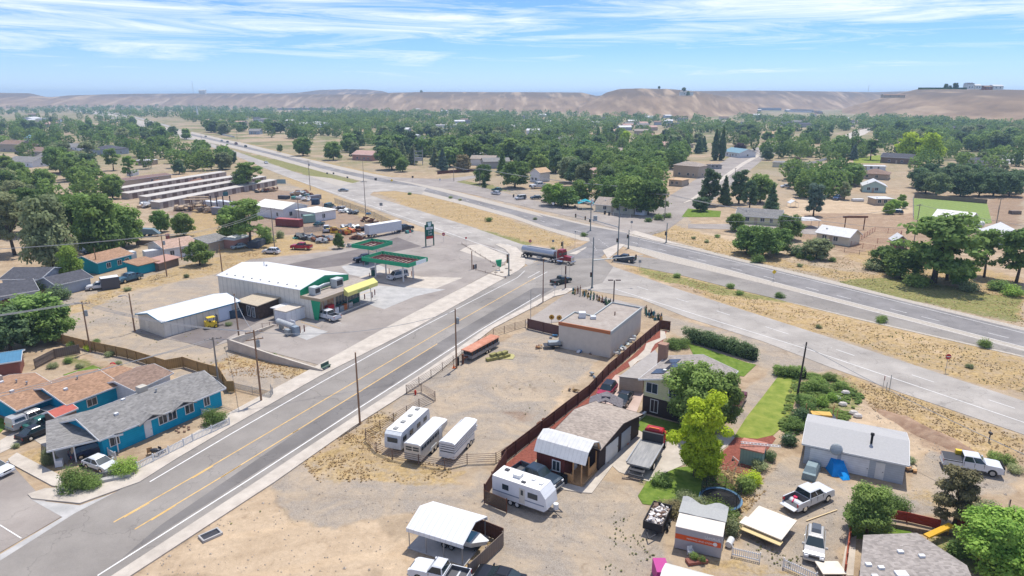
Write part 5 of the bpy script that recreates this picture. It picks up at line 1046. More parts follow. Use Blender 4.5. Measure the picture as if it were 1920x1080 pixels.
text('3.49',.7,PWHITE,b_,(.1,-.17,3.3),(R(90),0,0));text('3.99',.7,PWHITE,b_,(.1,-.17,4.15),(R(90),0,0));lm('the tall price sign',P(806,461))
# --- corner shop on the right of the street
def prism_building(name,label,cat,pts,h,wm,rm,par=.35,phrase=None,trimm=None,front=None):
 q=[P(*p)for p in pts];c_=V((q[0].x,q[0].y,0));t=empty(name,c_,0,label,cat);L=[(p.x-c_.x,p.y-c_.y)for p in q]
 MB().prism(L,-.1,h).build('wall',wm,t);cx=sum(p[0]for p in L)/len(L);cy=sum(p[1]for p in L)/len(L)
 MB().prism([(x*.985+cx*.015,y*.985+cy*.015)for x,y in L],h,h+.08).build('roof',rm,t)
 for i in range(len(L)):
  (x0,y0),(x1,y1)=L[i],L[(i+1)%len(L)];l_=math.hypot(x1-x0,y1-y0);e=MB().box(-.05,l_-.11,-.1,.12,h-.25,h+par);e.build('parapet',(front if i==0 and front else trimm or wm),t,loc=(x0,y0,0),rz=math.atan2(y1-y0,x1-x0))
 if phrase:lm(phrase,q[0])
 t['_h']=h;return t
GRF=MATS['gravel_roof'];TRG=mat('trim_greyblue',(.40,.42,.40),.6);OTR=mat('trim_orange',(.42,.15,.06),.6)
t=prism_building('corner_shop','flat-roofed beige corner shop with orange roof edge beside the red-brown fence','shop',[(1048,603,4.8),(1146,621,4.8),(1203,576,4.8),(1148,566,4.8),(1112.5,591,4.8),(1077.5,584,4.8)],4.45,W_STUC,GRF,phrase='the beige corner shop',trimm=TRG,front=OTR)
p0=P(1048,657);
for dx,dy,s in((4.4,3.2,(1.2,1.2,1.0)),(6.3,2.4,(1.0,.8,.5))):MB().cb(dx,dy,4.5+s[2]/2+.05,*s).build('rooftop_unit',mat('unit_white',(.62,.63,.62),.5),t)
MB().cyl(10.5,4.5,4.45,5.2,.1).build('vent_pipe',RUST,t)
board_fence([(990,616),(1048,630)],2.0,mat('metal_fence_brown',(.13,.065,.055),.7),'red-brown metal sheet fence left of the corner shop',rail=False)
board_fence([(940,872),(1015,813),(1060,777),(1104,743),(1140,703),(1180,668),(1236,619)],1.85,WOODR,'long dark red-brown board fence beside the mulch strip')
board_fence([(1236,617),(1256,620)],1.85,WOODR,'short dark red-brown fence end by the winding path')
def junk(px,py,label,cat,seed,n=6,s=1.0,cols=None,name='junk_pile',group=None):
 rr=random.Random(seed);cols=cols or[RUST,GALV,mat('junk_blue',(.05,.13,.25),.5),WHITE,DKMET];t=empty(name,at(px,py),rr.random()*3,label,cat,group)
 for i in range(n):
  x,y=rr.uniform(-1,1)*s,rr.uniform(-.6,.6)*s;a_,b_,c_=rr.uniform(.2,.7)*s,rr.uniform(.15,.5)*s,rr.uniform(.1,.45)*s
  m=MB().cb(0,0,0,a_*1.6,b_*1.4,c_).xf(Matrix.Rotation(rr.uniform(-.5,.5),4,'X')@Matrix.Rotation(rr.uniform(0,3),4,'Z'));m.build('scrap_piece',rr.choice(cols),t,loc=(x,y,c_/2+rr.uniform(0,.35)*s))
 return t
junk(1037,632,'blue tarp bundle at the foot of the metal sheet fence','bundle',1,4,.7,[mat('tarp_blue',(.06,.22,.42),.5),WHITE],'bundle')
t=empty('flatbed_trailer',at(1036,652),.1,'small utility trailer with a white tank beside the corner shop','trailer');MB().cb(0,0,.6,3.2,1.6,.12).build('deck',DKMET,t);[MB().tube([(0,s*.85,.3),(0,s*.65,.3)],.3,12).build('wheel',BLACK,t)for s in(-1,1)];MB().cb(.3,0,.95,2.2,1.2,.55).build('tank',GALV,t)
junk(1012,653,'rusty scrap and an old wheel near the small utility trailer','scrap pile',3,5,.8,[RUST,DKMET,WOODO])
junk(1087,660,'red and blue plastic toys against the corner shop wall','toys',4,5,.8,[mat('toy_red',(.5,.05,.05),.5),MATS['tarp_blue'],WHITE],'toy_pile')
junk(1108,662,'thin metal poles leaning on the corner shop wall','poles',5,6,.7,[RUST,GALV]);junk(1128,665,'dark scrap heap near the shop corner','scrap pile',6,5,.7,[DKMET,RUST])
for i,(px,py)in enumerate(((1152,664),(1160,655),(1168,646),(1176,640),(1184,632))):junk(px,py,['glass and tile scrap nearest the camera along the shop side','second heap of glass scrap along the shop side','middle heap of glass scrap along the shop side','fourth heap of glass scrap along the shop side','last heap of glass scrap along the shop side'][i],'scrap pile',20+i,8,1.0,[mat('glass_scrap',(.50,.58,.56),.3),GALV,WHITE],'glass_scrap_heap')
# yard ornaments, welded figures along the corner shop frontage
rr=random.Random(5);OC=[mat('orn_'+n_,c_,.6)for n_,c_ in(('teal',(.03,.14,.16)),('rust',(.20,.08,.04)),('black',(.03,.03,.035)),('ochre',(.36,.24,.06)),('bone',(.42,.38,.32)),('green',(.07,.15,.07)))]
ORD=['first','second','third','fourth','fifth','sixth','seventh','eighth','ninth','tenth','eleventh','twelfth'];OCN=['teal','rust-red','black','ochre','bone-white','green'];OCT={}
def ornament(p,i,label,group):
 ci=rr.randrange(6);m=OC[ci];h_=rr.uniform(1.0,2.0);sz_='tall' if h_>1.5 else 'short';key=(ci,sz_,label);OCT[key]=OCT.get(key,0)+1;label='%s %s %s %s'%(ORD[OCT[key]-1],sz_,OCN[ci],label);t=empty('yard_ornament',p,rr.random()*6,label,'yard ornament',group);k=rr.randrange(3)
 if k==0:MB().cyl(0,0,0,h_*.55,.10,.16,6).ball(0,0,h_*.62,.22,.14,h_*.2).build('body',m,t);MB().ball(0,0,h_*.9,.1,.1,.12,6,4).build('head',m,t)
 elif k==1:MB().tube([(0,0,0),(.08,0,h_*.4),(-.1,0,h_*.7),(.1,.1,h_)],[.12,.2,.12,.03],6).build('body',m,t);MB().tube([(-.3,0,h_*.75),(0,0,h_*.55),(.35,0,h_*.8)],.05,5).build('arm',m,t)
 else:MB().cb(0,0,.2,.5,.5,.4).build('base',m,t);MB().ball(0,0,.55+h_*.2,.22,.22,h_*.28,7,5).build('body',OC[rr.randrange(6)],t)
line1=[(1074,549),(1090,553),(1105,558),(1120,563),(1135,569),(1150,576)];line2=[(1208,586),(1220,592),(1232,598),(1240,604)]
for i in range(34):
 s=i/33*(len(line1)-1);k=min(int(s),len(line1)-2);f=s-k;p=P(line1[k][0]+(line1[k+1][0]-line1[k][0])*f+rr.uniform(-2,2),line1[k][1]+(line1[k+1][1]-line1[k][1])*f+rr.uniform(-2,3));p.z=0
 ornament(p,i,'metal yard figure from the street along the highway frontage','metal yard figures along the highway frontage')
for i in range(18):
 s=i/17*3;k=min(int(s),2);f=s-k;p=P(line2[k][0]+(line2[k+1][0]-line2[k][0])*f+rr.uniform(-3,3),line2[k][1]+(line2[k+1][1]-line2[k][1])*f+rr.uniform(-2,4));p.z=0
 ornament(p,i,'metal yard figure from the shop corner to the board fence','metal yard figures behind the corner shop')
for i,(px,py)in enumerate(((1034,618),(1048,619))):
 t=empty('metal_sunflower',at(px,py),0,['golden metal sunflower nearer the street on its thin stem','golden metal sunflower nearer the corner shop on its thin stem'][i],'garden ornament');MB().cyl(0,0,0,2.3,.035).build('stem',DKMET,t);MB().extr([(.45*(1+.25*(j%2))*math.cos(j*math.pi/10),2.5+.45*(1+.25*(j%2))*math.sin(j*math.pi/10))for j in range(20)],-.04,.04).build('petals',mat('gold',(.55,.30,.04),.5),t);MB().tube([(0,-.08,2.5),(0,.08,2.5)],.18,10).build('flower_centre',RUST,t)
 # --- tan/yellow house with solar panels
a,b,c2_=P(1208,710,5.1),P(1332,740,5.1),P(1243,668,5.1);DD=(c2_-a).length
t=building('house','pale yellow split-level house with tan roof, dark lower storey, brick chimney and solar panels','house',a,b,DD,5.1,1.2,roof='gable',along=False,wm=W_YEL,rm=SH_GT,ov=.6,vents=2,wins=[('f',.13,3.3,1.6,1.4),('f',.5,3.3,1.9,1.4),('f',.8,3.3,1.4,1.2)],phrase='the pale yellow split-level house')
L_,D2=t['_d'];MB().box(-.03,L_+.03,-.04,D2+.03,-.05,2.6).build('lower_storey',W_DKB,t);window(t,1.7,.5,1.0,1.8,'f',(L_,D2),bars=1)
k=1.2/(L_/2)
for i,(x0,x1,y0,y1)in enumerate(((.3,2.2,1.5,3.6),(1.6,3.5,3.8,6.0),(L_-3.4,L_-1.6,3.0,5.0),(L_-1.9,L_-.2,1.2,3.0),(.4,2.2,6.2,8.0))):
 z=lambda x:5.1+k*min(x,L_-x)+.2;MB().hexa([(x0,y0,z(x0)),(x1,y0,z(x1)),(x1,y1,z(x1)),(x0,y1,z(x0))],[(x0,y0,z(x0)+.07),(x1,y0,z(x1)+.07),(x1,y1,z(x1)+.07),(x0,y1,z(x0)+.07)]).build('solar_panel',mat('solar_dark',(.035,.042,.055),.25,.5),t)
MB().cb(-.9,D2-.8,3.6,1.2,1.1,7.4).cb(-.9,D2-.8,7.35,1.35,1.25,.2).build('chimney',stripes('chimney_brick',(.34,.20,.14),2,.2,.4,.9),t)
t=empty('patio_roof',V((P(1160,706,2.4).x,P(1160,706,2.4).y,0)),0,'low grey flat roof between the winding path and the pale yellow house','roof');q=[P(*p)-P(1160,706,2.4)for p in((1160,706,2.4),(1206,711,2.4),(1243,676,2.4),(1228,656,2.4))]
MB().prism([(p.x,p.y)for p in q],2.3,2.42).build('roof',mat('patio_roof',(.34,.31,.28),.9,.1,0,.1,1),t);MB().prism([(p.x*.96+.15,p.y*.96+.15)for p in q],-.05,2.299).build('wall',W_TAN,t)
# detached workshop with tan shingle roof, barn shed
t=building('garage','detached garage with tan shingle roof beside the red barn shed','garage',P(1038,853),P(1122,882),11.0,2.8,1.0,roof='gable',along=True,wm=W_DKB,rm=SH_TAN,ov=.35,trim=W_DKB,doors=[('r',.3,.05,3.2,2.3,WHITE,'garage_door'),('r',.65,.05,2.6,2.3,mat('door_greyblue',(.35,.40,.45),.5),'garage_door')],phrase='the tan-roofed garage')
a,b=P(1006,886),P(1090,912);t=empty('barn_shed',(a.x,a.y,0),ang(a,b),'small red barn shed with pale gambrel roof and corner porch','shed');L=(b-a).length
t.scale=(1,1,1.2);MB().box(0,L-2.2,0,4.2,0,2.3).build('wall',W_BARN,t);MB().box(-.05,L+.1,-.1,4.3,-.05,.12).build('floor_slab',WOODO,t)
o=MB().extr([(-.2,2.4),(.6,3.45),(2.1,3.95),(3.6,3.45),(4.4,2.4),(4.33,2.35),(3.55,3.36),(2.1,3.85),(.65,3.36),(-.13,2.35)],-.3,L+.5,'x').build('roof',TIN,t)
MB().add([(L-2.2+.01,0,2.3),(L-2.2+.01,.6,3.5),(L-2.2+.01,2.1,3.9),(L-2.2+.01,3.6,3.5),(L-2.2+.01,4.2,2.3)],[(4,3,2,1,0)]).add([(-.01,0,2.3),(-.01,.6,3.5),(-.01,2.1,3.9),(-.01,3.6,3.5),(-.01,4.2,2.3)],[(0,1,2,3,4)]).build('gable_wall',W_BARN,t)
MB().extr([(0,2.3),(.6,3.45),(2.1,3.85),(3.6,3.45),(4.2,2.3),(4.0,2.3),(3.5,3.35),(2.1,3.7),(.7,3.35),(.2,2.3)],L+.3,L+.4,'x').build('porch_truss',WOODO,t)
window(t,2.6,.9,.9,1.0,'f',(L,4.2));door(t,3.0,.1,.9,1.95,'r',(L-2.2,4.2))
for x,y in((L-.05,.05),(L-.05,4.1),(L-1.1,.05),(L-.05,2.0)):MB().cb(x,y,1.2,.12,.12,2.2).build('porch_post',WOODO,t)
MB().box(L-2.2,L-1.15,-.02,.04,.15,.95).build('porch_rail',WOODO,t);MB().box(L-.08,L-.02,2.0,4.1,.15,.95).build('porch_rail',WOODO,t);lm('the red barn shed',a)
t=empty('gazebo',at(1135,784),R(-12),'grey-roofed gabled gazebo frame behind the tan-roofed garage','gazebo')
MB().extr([(-2.3,2.3),(0,3.3),(2.3,2.3),(2.3,2.38),(0,3.4),(-2.3,2.38)],-1.5,1.5).build('roof',shingle('gazebo_roof',(.17,.155,.16)),t);MB().cb(0,0,3.45,1.2,1.0,.12).build('ridge_cap',MATS['gazebo_roof'],t)
for x in(-2,2):
 for y in(-1.3,1.3):MB().cb(x,y,1.2,.14,.14,2.3).build('post',W_DKB,t)
MB().cb(0,-1.3,2.25,4.2,.12,.16).cb(0,-1.3,2.7,.1,.1,.9).build('truss',W_DKB,t)
car_px('suv','red suv with black roof on the pink driveway','suv',(1148,728),(1128,752),paint('cherry',(.35,.015,.05)),cap=MATS['car_black'])
car_px('sedan','black sedan beside the red suv on the pink driveway','car',(1178,742),(1160,768),MATS['car_black'])
car_px('crew','dark red pickup with loaded bed on the gravel drive by the lawn','pickup truck',(1366,782),(1390,742),paint('maroon',(.14,.012,.025)))
junk(1186,800,'black and orange garden machines beside the garage door','machines',31,7,.8,[DKMET,ORANGE,BLACK],'machine_pile');junk(1170,833,'orange riding mower and cans at the garage corner','machines',32,6,.7,[ORANGE,DKMET,WHITE],'machine_pile')
rail_fence([(1148,797),(1188,800)],.5,WOODG,'low timber edging behind the garage',rails=2,name='edging',cat='edging')
setp(MB().box(0,(P(1186,800)-P(1210,778)).length,-.15,.15,0,.55).build('retaining_wall',WHITE,None,loc=P(1186,800),rz=ang(P(1186,800),P(1210,778))),'white low wall beside the small front lawn','retaining wall')
# tow truck
a,b=P(1190,900),P(1238,820);t=empty('flatbed_tow_truck',((a+b)/2).to_tuple(),ang(a,b),'red flatbed tow truck with empty grey steel bed','tow truck');t.scale=(1.15,)*3
MB().hexa([(-4.0,-1.2,.95),(1.35,-1.2,1.05),(1.35,1.2,1.05),(-4.0,1.2,.95)],[(-4.0,-1.2,1.12),(1.35,-1.2,1.22),(1.35,1.2,1.22),(-4.0,1.2,1.12)]).build('bed',mat('bed_steel',(.20,.20,.20),.55,.3,.2,0,1.2,(.4,3,1),0,col2=(.34,.33,.31),detail=7),t)
for s in(-1,1):MB().box(-4.0,1.35,s*1.24-.05,s*1.24+.05,1.12,1.32).build('side_rail',STEEL,t);wheel(t,-2.3,s*.98,.46,s,.5);wheel(t,2.9,s*1.0,.46,s,.3);MB().box(-1.2,.3,s*1.0-.2,s*1.0+.2,.45,.85).build('tool_box',DKMET,t)
MB().box(1.4,1.65,-1.15,1.15,1.0,2.2).build('headboard',DKMET,t);MB().box(-3.9,3.6,-.4,.4,.5,.9).build('chassis',DKMET,t)
o=MB().hexa([(1.75,-1.08,.75),(4.2,-1.05,.75),(4.2,1.05,.75),(1.75,1.08,.75)],[(1.75,-1.0,1.6),(4.1,-.9,1.45),(4.1,.9,1.45),(1.75,1.0,1.6)]).hexa([(1.76,-1.0,2.35),(2.75,-.95,2.35),(2.75,.95,2.35),(1.76,1.0,2.35)],[(1.85,-.85,2.5),(2.65,-.82,2.5),(2.65,.82,2.5),(1.85,.85,2.5)]).box(1.76,1.86,-1.0,1.0,1.6,2.36).build('cab',RED,t)
MB().hexa([(1.87,-1.0,1.6),(3.2,-.93,1.5),(3.2,.93,1.5),(1.87,1.0,1.6)],[(1.87,-.92,2.34),(2.7,-.85,2.34),(2.7,.85,2.34),(1.87,.92,2.34)]).build('window_glass',GLASSB,t);MB().cb(1.95,0,2.56,.18,1.1,.1).build('light_bar',ORANGE,t);MB().cb(-4.3,0,.7,.5,1.6,.12).tube([(-4.1,-.7,.8),(-4.9,-.7,.5)],.06).tube([(-4.1,.7,.8),(-4.9,.7,.5)],.06).cb(-4.9,0,.45,.15,1.8,.12).build('wheel_lift',DKMET,t)
MB().cb(4.25,0,.7,.15,2.0,.3).build('bumper',CHROME,t)
lm('the red tow truck',b)
setp(MB().box(0,2.2,0,.35,0,.1).build('timber_beam',WOODG,None,loc=at(1166,898),rz=-.2),'loose grey timber lying behind the tow truck','timber')
# trailers
t=empty('horse_trailer',at(801,842),ang(P(776,860),P(836,800)),'silver livestock trailer with slatted windows and a side door, middle of three','trailer');SILV=mat('trailer_silver',(.50,.50,.49),.35,.4,.4,.1,2)
L=7.6;MB().hexa([(-L/2,-1.1,.5),(L/2-1.6,-1.1,.5),(L/2-1.6,1.1,.5),(-L/2,1.1,.5)],[(-L/2,-1.1,2.55),(L/2-1.6,-1.1,2.55),(L/2-1.6,1.1,2.55),(-L/2,1.1,2.55)]).hexa([(L/2-1.59,-1.1,1.45),(L/2,-1.05,1.9),(L/2,1.05,1.9),(L/2-1.59,1.1,1.45)],[(L/2-1.59,-1.1,2.55),(L/2,-1.05,2.45),(L/2,1.05,2.45),(L/2-1.59,1.1,2.55)]).build('body',SILV,t)
MB().hexa([(-L/2,-1.12,2.55),(L/2,-1.08,2.5),(L/2,1.08,2.5),(-L/2,1.12,2.55)],[(-L/2,-.8,2.72),(L/2,-.7,2.62),(L/2,.7,2.62),(-L/2,.8,2.72)]).build('roof',mat('trailer_roof_white',(.68,.69,.68),.4),t)
for k in range(7):MB().box(-L/2+.3+k*.72,-L/2+.85+k*.72,-1.13,-1.101,1.75,2.2).build('slot_window',GLASS,t)
for k in range(2):
 for j in range(2):MB().box(-L/2-.03,-L/2-.001,-.9+k*.95,-.1+k*.95,1.75+j*.32,1.95+j*.32).build('slot_window',GLASS,t)
MB().box(1.2,2.0,-1.14,-1.101,.6,2.4).build('door',mat('trailer_door',(.62,.62,.6),.4),t)
for s in(-1,1):
 for x in(-.75,.15):wheel(t,x,s*1.0,.38,s)
 MB().extr([(-1.3,.6),(-1.0,.95),(.4,.95),(.7,.6)],s*1.16-.06,s*1.16+.06).build('fender',SILV,t)
lm('the silver livestock trailer',at(801,842))
t=empty('livestock_trailer',at(862,840),ang(P(842,860),P(892,806)),'white open-slat livestock trailer, the one nearest the gravel centre','trailer');L=7.2
WT=mat('trailer_white',(.66,.66,.65),.4,.3,.1,.06,2);MB().box(-L/2,L/2-1.3,-1.05,1.05,.5,1.25).build('body',WT,t);
for z in(1.5,1.8,2.1,2.38):MB().box(-L/2,L/2-.6,-1.06,-.98,z-.09,z+.09).build('side_slat',WT,t);MB().box(-L/2,L/2-.6,.98,1.06,z-.09,z+.09).build('side_slat',WT,t);MB().box(-L/2-.01,-L/2+.05,-.97,.97,z-.09,z+.09).build('rear_slat',WT,t)
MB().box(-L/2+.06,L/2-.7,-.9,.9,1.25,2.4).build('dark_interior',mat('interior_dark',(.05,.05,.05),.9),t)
MB().hexa([(-L/2,-1.1,2.48),(L/2,-.9,2.42),(L/2,.9,2.42),(-L/2,1.1,2.48)],[(-L/2,-.7,2.68),(L/2,-.5,2.55),(L/2,.5,2.55),(-L/2,.7,2.68)]).build('roof',MATS['trailer_roof_white'],t)
MB().box(L/2-1.29,L/2,-.9,.9,1.5,1.7).build('gooseneck',WT,t)
for s in(-1,1):
 for x in(.2,1.1):wheel(t,x,s*.95,.38,s)
lm('the white slatted trailer',at(862,840))
t=empty('camper_trailer',at(766,822),ang(P(745,842),P(800,790)),'old white camper trailer with four roof hatches, the one closest to the street','camper trailer');L=8.0
MB().extr([(-L/2,.6),(L/2-.3,.6),(L/2,1.2),(L/2-.1,2.5),(L/2-.4,2.75),(-L/2+.5,2.75),(-L/2+.1,2.45),(-L/2-.05,1.3)],-1.15,1.15).build('body',mat('camper_white',(.60,.62,.62),.5,.3,0,.08,2),t)
MB().box(-L/2+.5,L/2-.4,-1.16,1.16,2.751,2.8).build('roof',mat('camper_roof',(.62,.61,.58),.7,.2,0,0,1.5,col2=(.75,.74,.70)),t)
for x in(-2.9,-1.0,.9,2.9):MB().cb(x,.1,2.88,.55,.5,.14).build('roof_hatch',mat('hatch_grey',(.3,.3,.28),.6),t)
for x in(-3,-1.2,.8,2.6):MB().box(x-.45,x+.45,-1.18,-1.151,1.5,2.1).build('window_glass',GLASS,t)
MB().box(-L/2-.08,-L/2-.03,-.7,.7,1.5,2.1).build('window_glass',GLASS,t);[wheel(t,x,s*1.0,.36,s)for x in(-.8,.1)for s in(-1,1)]
lm('the old white camper',at(766,822))
a,b=P(934,940),P(1024,972);t=empty('travel_trailer',((a+b)/2+V((.4,1.15,0))),ang(a,b),'white travel trailer with tandem wheels in front of the brown fence','travel trailer');L=7.0
TW=mat('travel_white',(.66,.67,.68),.35,.4,0,.04,1);MB().extr([(-L/2,.65),(L/2-.5,.65),(L/2-.15,1.0),(L/2-.35,2.2),(L/2-1.0,3.0),(-L/2+.1,3.0),(-L/2,2.8)],-1.2,1.2).build('body',TW,t)
MB().box(-L/2+.02,L/2-1.0,-1.21,1.21,3.001,3.05).build('roof',mat('rv_roof',(.66,.64,.60),.7,.2,0,0,2,col2=(.78,.76,.72)),t)
MB().cb(-.9,0,3.25,.9,.8,.35).build('roof_unit',WHITE,t);MB().cb(-2.6,.5,3.12,.5,.4,.14).build('roof_hatch',DKMET,t);MB().cb(.9,.3,3.12,.4,.4,.14).build('roof_hatch',WHITE,t);MB().cb(.2,-.7,3.1,.5,.3,.12).build('roof_hatch',DKMET,t);MB().cb(2.0,0,3.12,.4,.4,.14).build('roof_hatch',WHITE,t)
for x0,x1 in((-2.2,-1.4),(1.0,2.2)):MB().box(x0,x1,-1.225,-1.201,1.75,2.4).build('window_glass',GLASS,t)
MB().box(-.05,.65,-1.23,-1.201,.8,2.6).build('door',mat('rv_door',(.58,.55,.48),.5),t);MB().box(.15,.45,-1.245,-1.231,1.8,2.4).build('door_window',GLASS,t);MB().box(-L/2+.02,L/2-.5,-1.215,-1.201,1.25,1.38).build('grey_stripe',mat('stripe_grey',(.22,.26,.32),.5),t)
[wheel(t,x,s*1.05,.36,s,rimm=WHITE)for x in(-1.2,-.35)for s in(-1,1)];MB().add([(L/2-.3,-1.0,1.5),(L/2-.3,1.0,1.5),(L/2-.62,1.0,2.45),(L/2-.62,-1.0,2.45)],[(0,1,2,3)]).xf(Matrix.Translation((.05,0,.03))).build('front_window',mat('front_pane',(.42,.45,.47),.2,.5),t)
MB().tube([(L/2-.5,-.8,.6),(L/2+1.1,0,.55)],.06).tube([(L/2-.5,.8,.6),(L/2+1.1,0,.55)],.06).build('hitch',DKMET,t);MB().cyl(L/2+.3,0,.65,1.3,.28).build('gas_bottle',WHITE,t);lm('the white travel trailer',b)
car_px('crew','dark blue pickup parked behind the white travel trailer','pickup truck',(978,893),(1036,917),paint('dkblue',(.025,.045,.07)))
board_fence([(950,868),(910,935)],1.8,WOODR,'brown board fence behind the travel trailer',rail=False);
rail_fence([(908,944),(950,962)],1.7,RUST,'brown mesh fence panel at the rear of the travel trailer',rails=2,mesh=SLATB,name='mesh_fence',every=4)
for px,py,lab in((1050,902,'black barrel left of the porch of the barn shed'),(1059,906,'black barrel right beside its twin near the porch')):setp(MB().cyl(0,0,0,.95,.32,.3,12).cyl(0,0,.95,1.0,.33,.33,12).build('barrel',BLACK,None,loc=at(px,py)),lab,'barrel')
setp(MB().cb(0,0,.55,2.4,.6,.12).cb(-.9,0,.25,.1,.5,.5).cb(.9,0,.25,.1,.5,.5).build('workbench',TIN,None,loc=at(1032,893),rz=-.3),'pale bench along the wall of the barn shed','bench');junk(1012,884,'dark tyres and bins at the barn shed corner','bins',40,4,.5,[BLACK,DKMET],'bin_pile')
# metal carport with boat
a,b=P(768,1028),P(862,1058);t=empty('carport',(a.x,a.y,0),ang(a,b),'white ribbed metal carport over a boat near the bottom edge','carport');L=(b-a).length+.3
ME=stripes('carport_sheet',(.74,.75,.76),1,.5,.10,.4);MB().extr([(-.15,1.95),(-.15,2.35),(2.4,3.3),(4.9,2.35),(4.9,1.95),(4.84,1.95),(4.84,2.3),(2.4,3.2),(-.09,2.3),(-.09,1.95)],-.2,L+.2,'x').build('roof',ROOFW,t)
for x in(0,L*.33,L*.66,L):
 for y in(0,4.75):MB().cb(x,y,1.1,.07,.07,2.2).build('post',STEEL,t)
MB().box(-.2,L+.3,-.1,4.9,-.05,.1).build('slab',CONCG,t);lm('the white metal carport',a)
q=a+(b-a)*.75;hb=ang(a,b);q=q+V((-math.sin(hb),math.cos(hb),0))*2.4;t=empty('boat',(q.x,q.y,.1),hb,'teal and white motorboat on its trailer under the white carport','boat')
MB().hexa([(-2.4,-.6,.5),(1.6,-.5,.5),(1.6,.5,.5),(-2.4,.6,.5)],[(-2.5,-1.0,1.3),(1.8,-.95,1.35),(1.8,.95,1.35),(-2.5,1.0,1.3)]).hexa([(1.6,-.5,.5),(3.0,-.05,.95),(3.0,.05,.95),(1.6,.5,.5)],[(1.8,-.95,1.35),(3.3,-.08,1.5),(3.3,.08,1.5),(1.8,.95,1.35)]).build('hull',WHITE,t)
MB().hexa([(-2.3,-.9,1.36),(1.7,-.85,1.4),(1.7,.85,1.4),(-2.3,.9,1.36)],[(-2.2,-.5,1.6),(1.2,-.4,1.75),(1.2,.4,1.75),(-2.2,.5,1.6)]).build('cover',mat('boat_cover',(.10,.22,.28),.6),t)
MB().cb(0,0,.38,4.6,.9,.12).build('trailer_frame',DKMET,t);[wheel(t,x,s*.95,.33,s)for x in(-1.1,-.3)for s in(-1,1)]
board_fence([(862,985),(900,1000),(944,1018)],1.7,WOODR,'dark board fence behind the white metal carport');board_fence([(944,1024),(880,1085)],1.6,WOODG,'grey picket board fence running to the bottom edge')
car_px('pickup','white old pickup cut off by the bottom edge below the carport','pickup truck',(860,1095),(790,1078),MATS['car_white'])
car_px('sedan','dark car barely showing at the bottom edge beside the grey fence','car',(960,1100),(915,1088),MATS['car_black'])
t=empty('drain_inlet',at(395,1005),ang(P(378,1010),P(405,998)),'concrete drain inlet box with metal grate in the sand','drain inlet');MB().box(-1.0,1.0,-.65,-.5,0,.25).box(-1.0,1.0,.5,.65,0,.25).box(-1.0,-.85,-.499,.499,0,.249).box(.85,1.0,-.499,.499,0,.249).build('frame',CONCG,t);MB().box(-.85,.85,-.5,.5,.05,.1).build('grate',DKMET,t)
# pipe fence of the trailer yard
PIPE=mat('pipe_rust',(.19,.13,.10),.8,.2,.2,.2,3)
rail_fence([(762,738),(850,682),(925,631),(985,612),(990,616)],1.35,PIPE,'long rusty pipe fence along the street pavement',rails=5)
rail_fence([(762,738),(790,735),(816,750)],1.35,PIPE,'pipe gate folded back by the red hydrant',rails=6,name='pipe_gate',cat='gate')
rail_fence([(816,752),(786,765),(686,822)],1.35,PIPE,'rusty pipe fence behind the old white camper',rails=5)
rail_fence([(686,826),(706,848),(736,862),(785,872),(834,880),(876,870),(930,868),(962,848)],1.35,PIPE,'rusty pipe fence curving below the three trailers',rails=5)
t=empty('fire_hydrant',at(779,740),0,'red fire hydrant inside the pipe gate corner','hydrant');MB().cyl(0,0,0,.6,.14).ball(0,0,.62,.15,.15,.14,8,5).build('body',mat('hydrant_red',(.5,.04,.02),.5),t);MB().tube([(-.22,0,.42),(.22,0,.42)],.07).build('outlet',MATS['hydrant_red'],t)
# orange livestock trailer with bales
a,b=P(882,680),P(932,652);t=empty('livestock_trailer',((a+b)/2)+V((-.6,.8,0)),ang(a,b),'rusty livestock trailer with orange canvas top next to the hay bales','trailer');t.scale=(.92,.95,.8);L=(b-a).length+1.5
MB().box(-L/2+.5,L/2,-1.05,1.05,.55,1.3).build('body',mat('old_trailer_grey',(.26,.25,.25),.6,.3,.3,.4,2),t)
for k in range(9):MB().box(-L/2+.55+k*(L-.6)/9,-L/2+.65+k*(L-.6)/9,-1.06,-.98,1.3,2.3).build('side_post',RUST,t)
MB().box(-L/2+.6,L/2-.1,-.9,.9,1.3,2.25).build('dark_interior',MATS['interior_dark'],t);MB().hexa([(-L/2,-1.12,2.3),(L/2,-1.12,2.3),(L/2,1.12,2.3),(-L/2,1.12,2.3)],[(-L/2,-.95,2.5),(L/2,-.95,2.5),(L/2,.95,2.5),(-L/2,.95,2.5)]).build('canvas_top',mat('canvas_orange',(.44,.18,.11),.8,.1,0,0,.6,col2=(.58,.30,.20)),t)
[wheel(t,x,s*.95,.38,s)for x in(.5,1.4)for s in(-1,1)];MB().cb(-L/2-.2,0,1.0,1.2,.5,.3).build('gooseneck',RUST,t);lm('the orange-topped trailer',a)
HAY=mat('hay',(.27,.25,.10),.95,.05,0,.25,6)
for i,(x,y,z,w_)in enumerate(((0,0,0,'nearest the trailer wheel'),(1.3,.6,0,'second on the ground'),(2.6,1.1,0,'third on the ground'),(3.8,1.8,0,'far end on the ground'),(.8,.9,.5,'on top at the near end'),(2.1,1.4,.5,'on top in the middle'),(3.3,2.0,.5,'on top at the far end'))):
 q=P(918,676);setp(MB().box(-.6,.6,-.35,.35,0,.48).build('hay_bale',HAY,None,loc=(q.x+x*.75,q.y+y*.9,z*.98),rz=.5+i*.07),'green-yellow hay bale '+w_+' of the pile by the orange trailer','hay bale','hay bales by the orange-topped trailer')
setp(MB().prism([(1.8*math.cos(k*.6)*(1+.25*math.sin(k*3)),1.6*math.sin(k*.6)*(1+.2*math.cos(k*2)))for k in range(10)],0,.06).build('hay',mat('loose_hay',(.42,.38,.17),.95,.05,0,.2,4),None,loc=P(946,668)),kind='stuff')
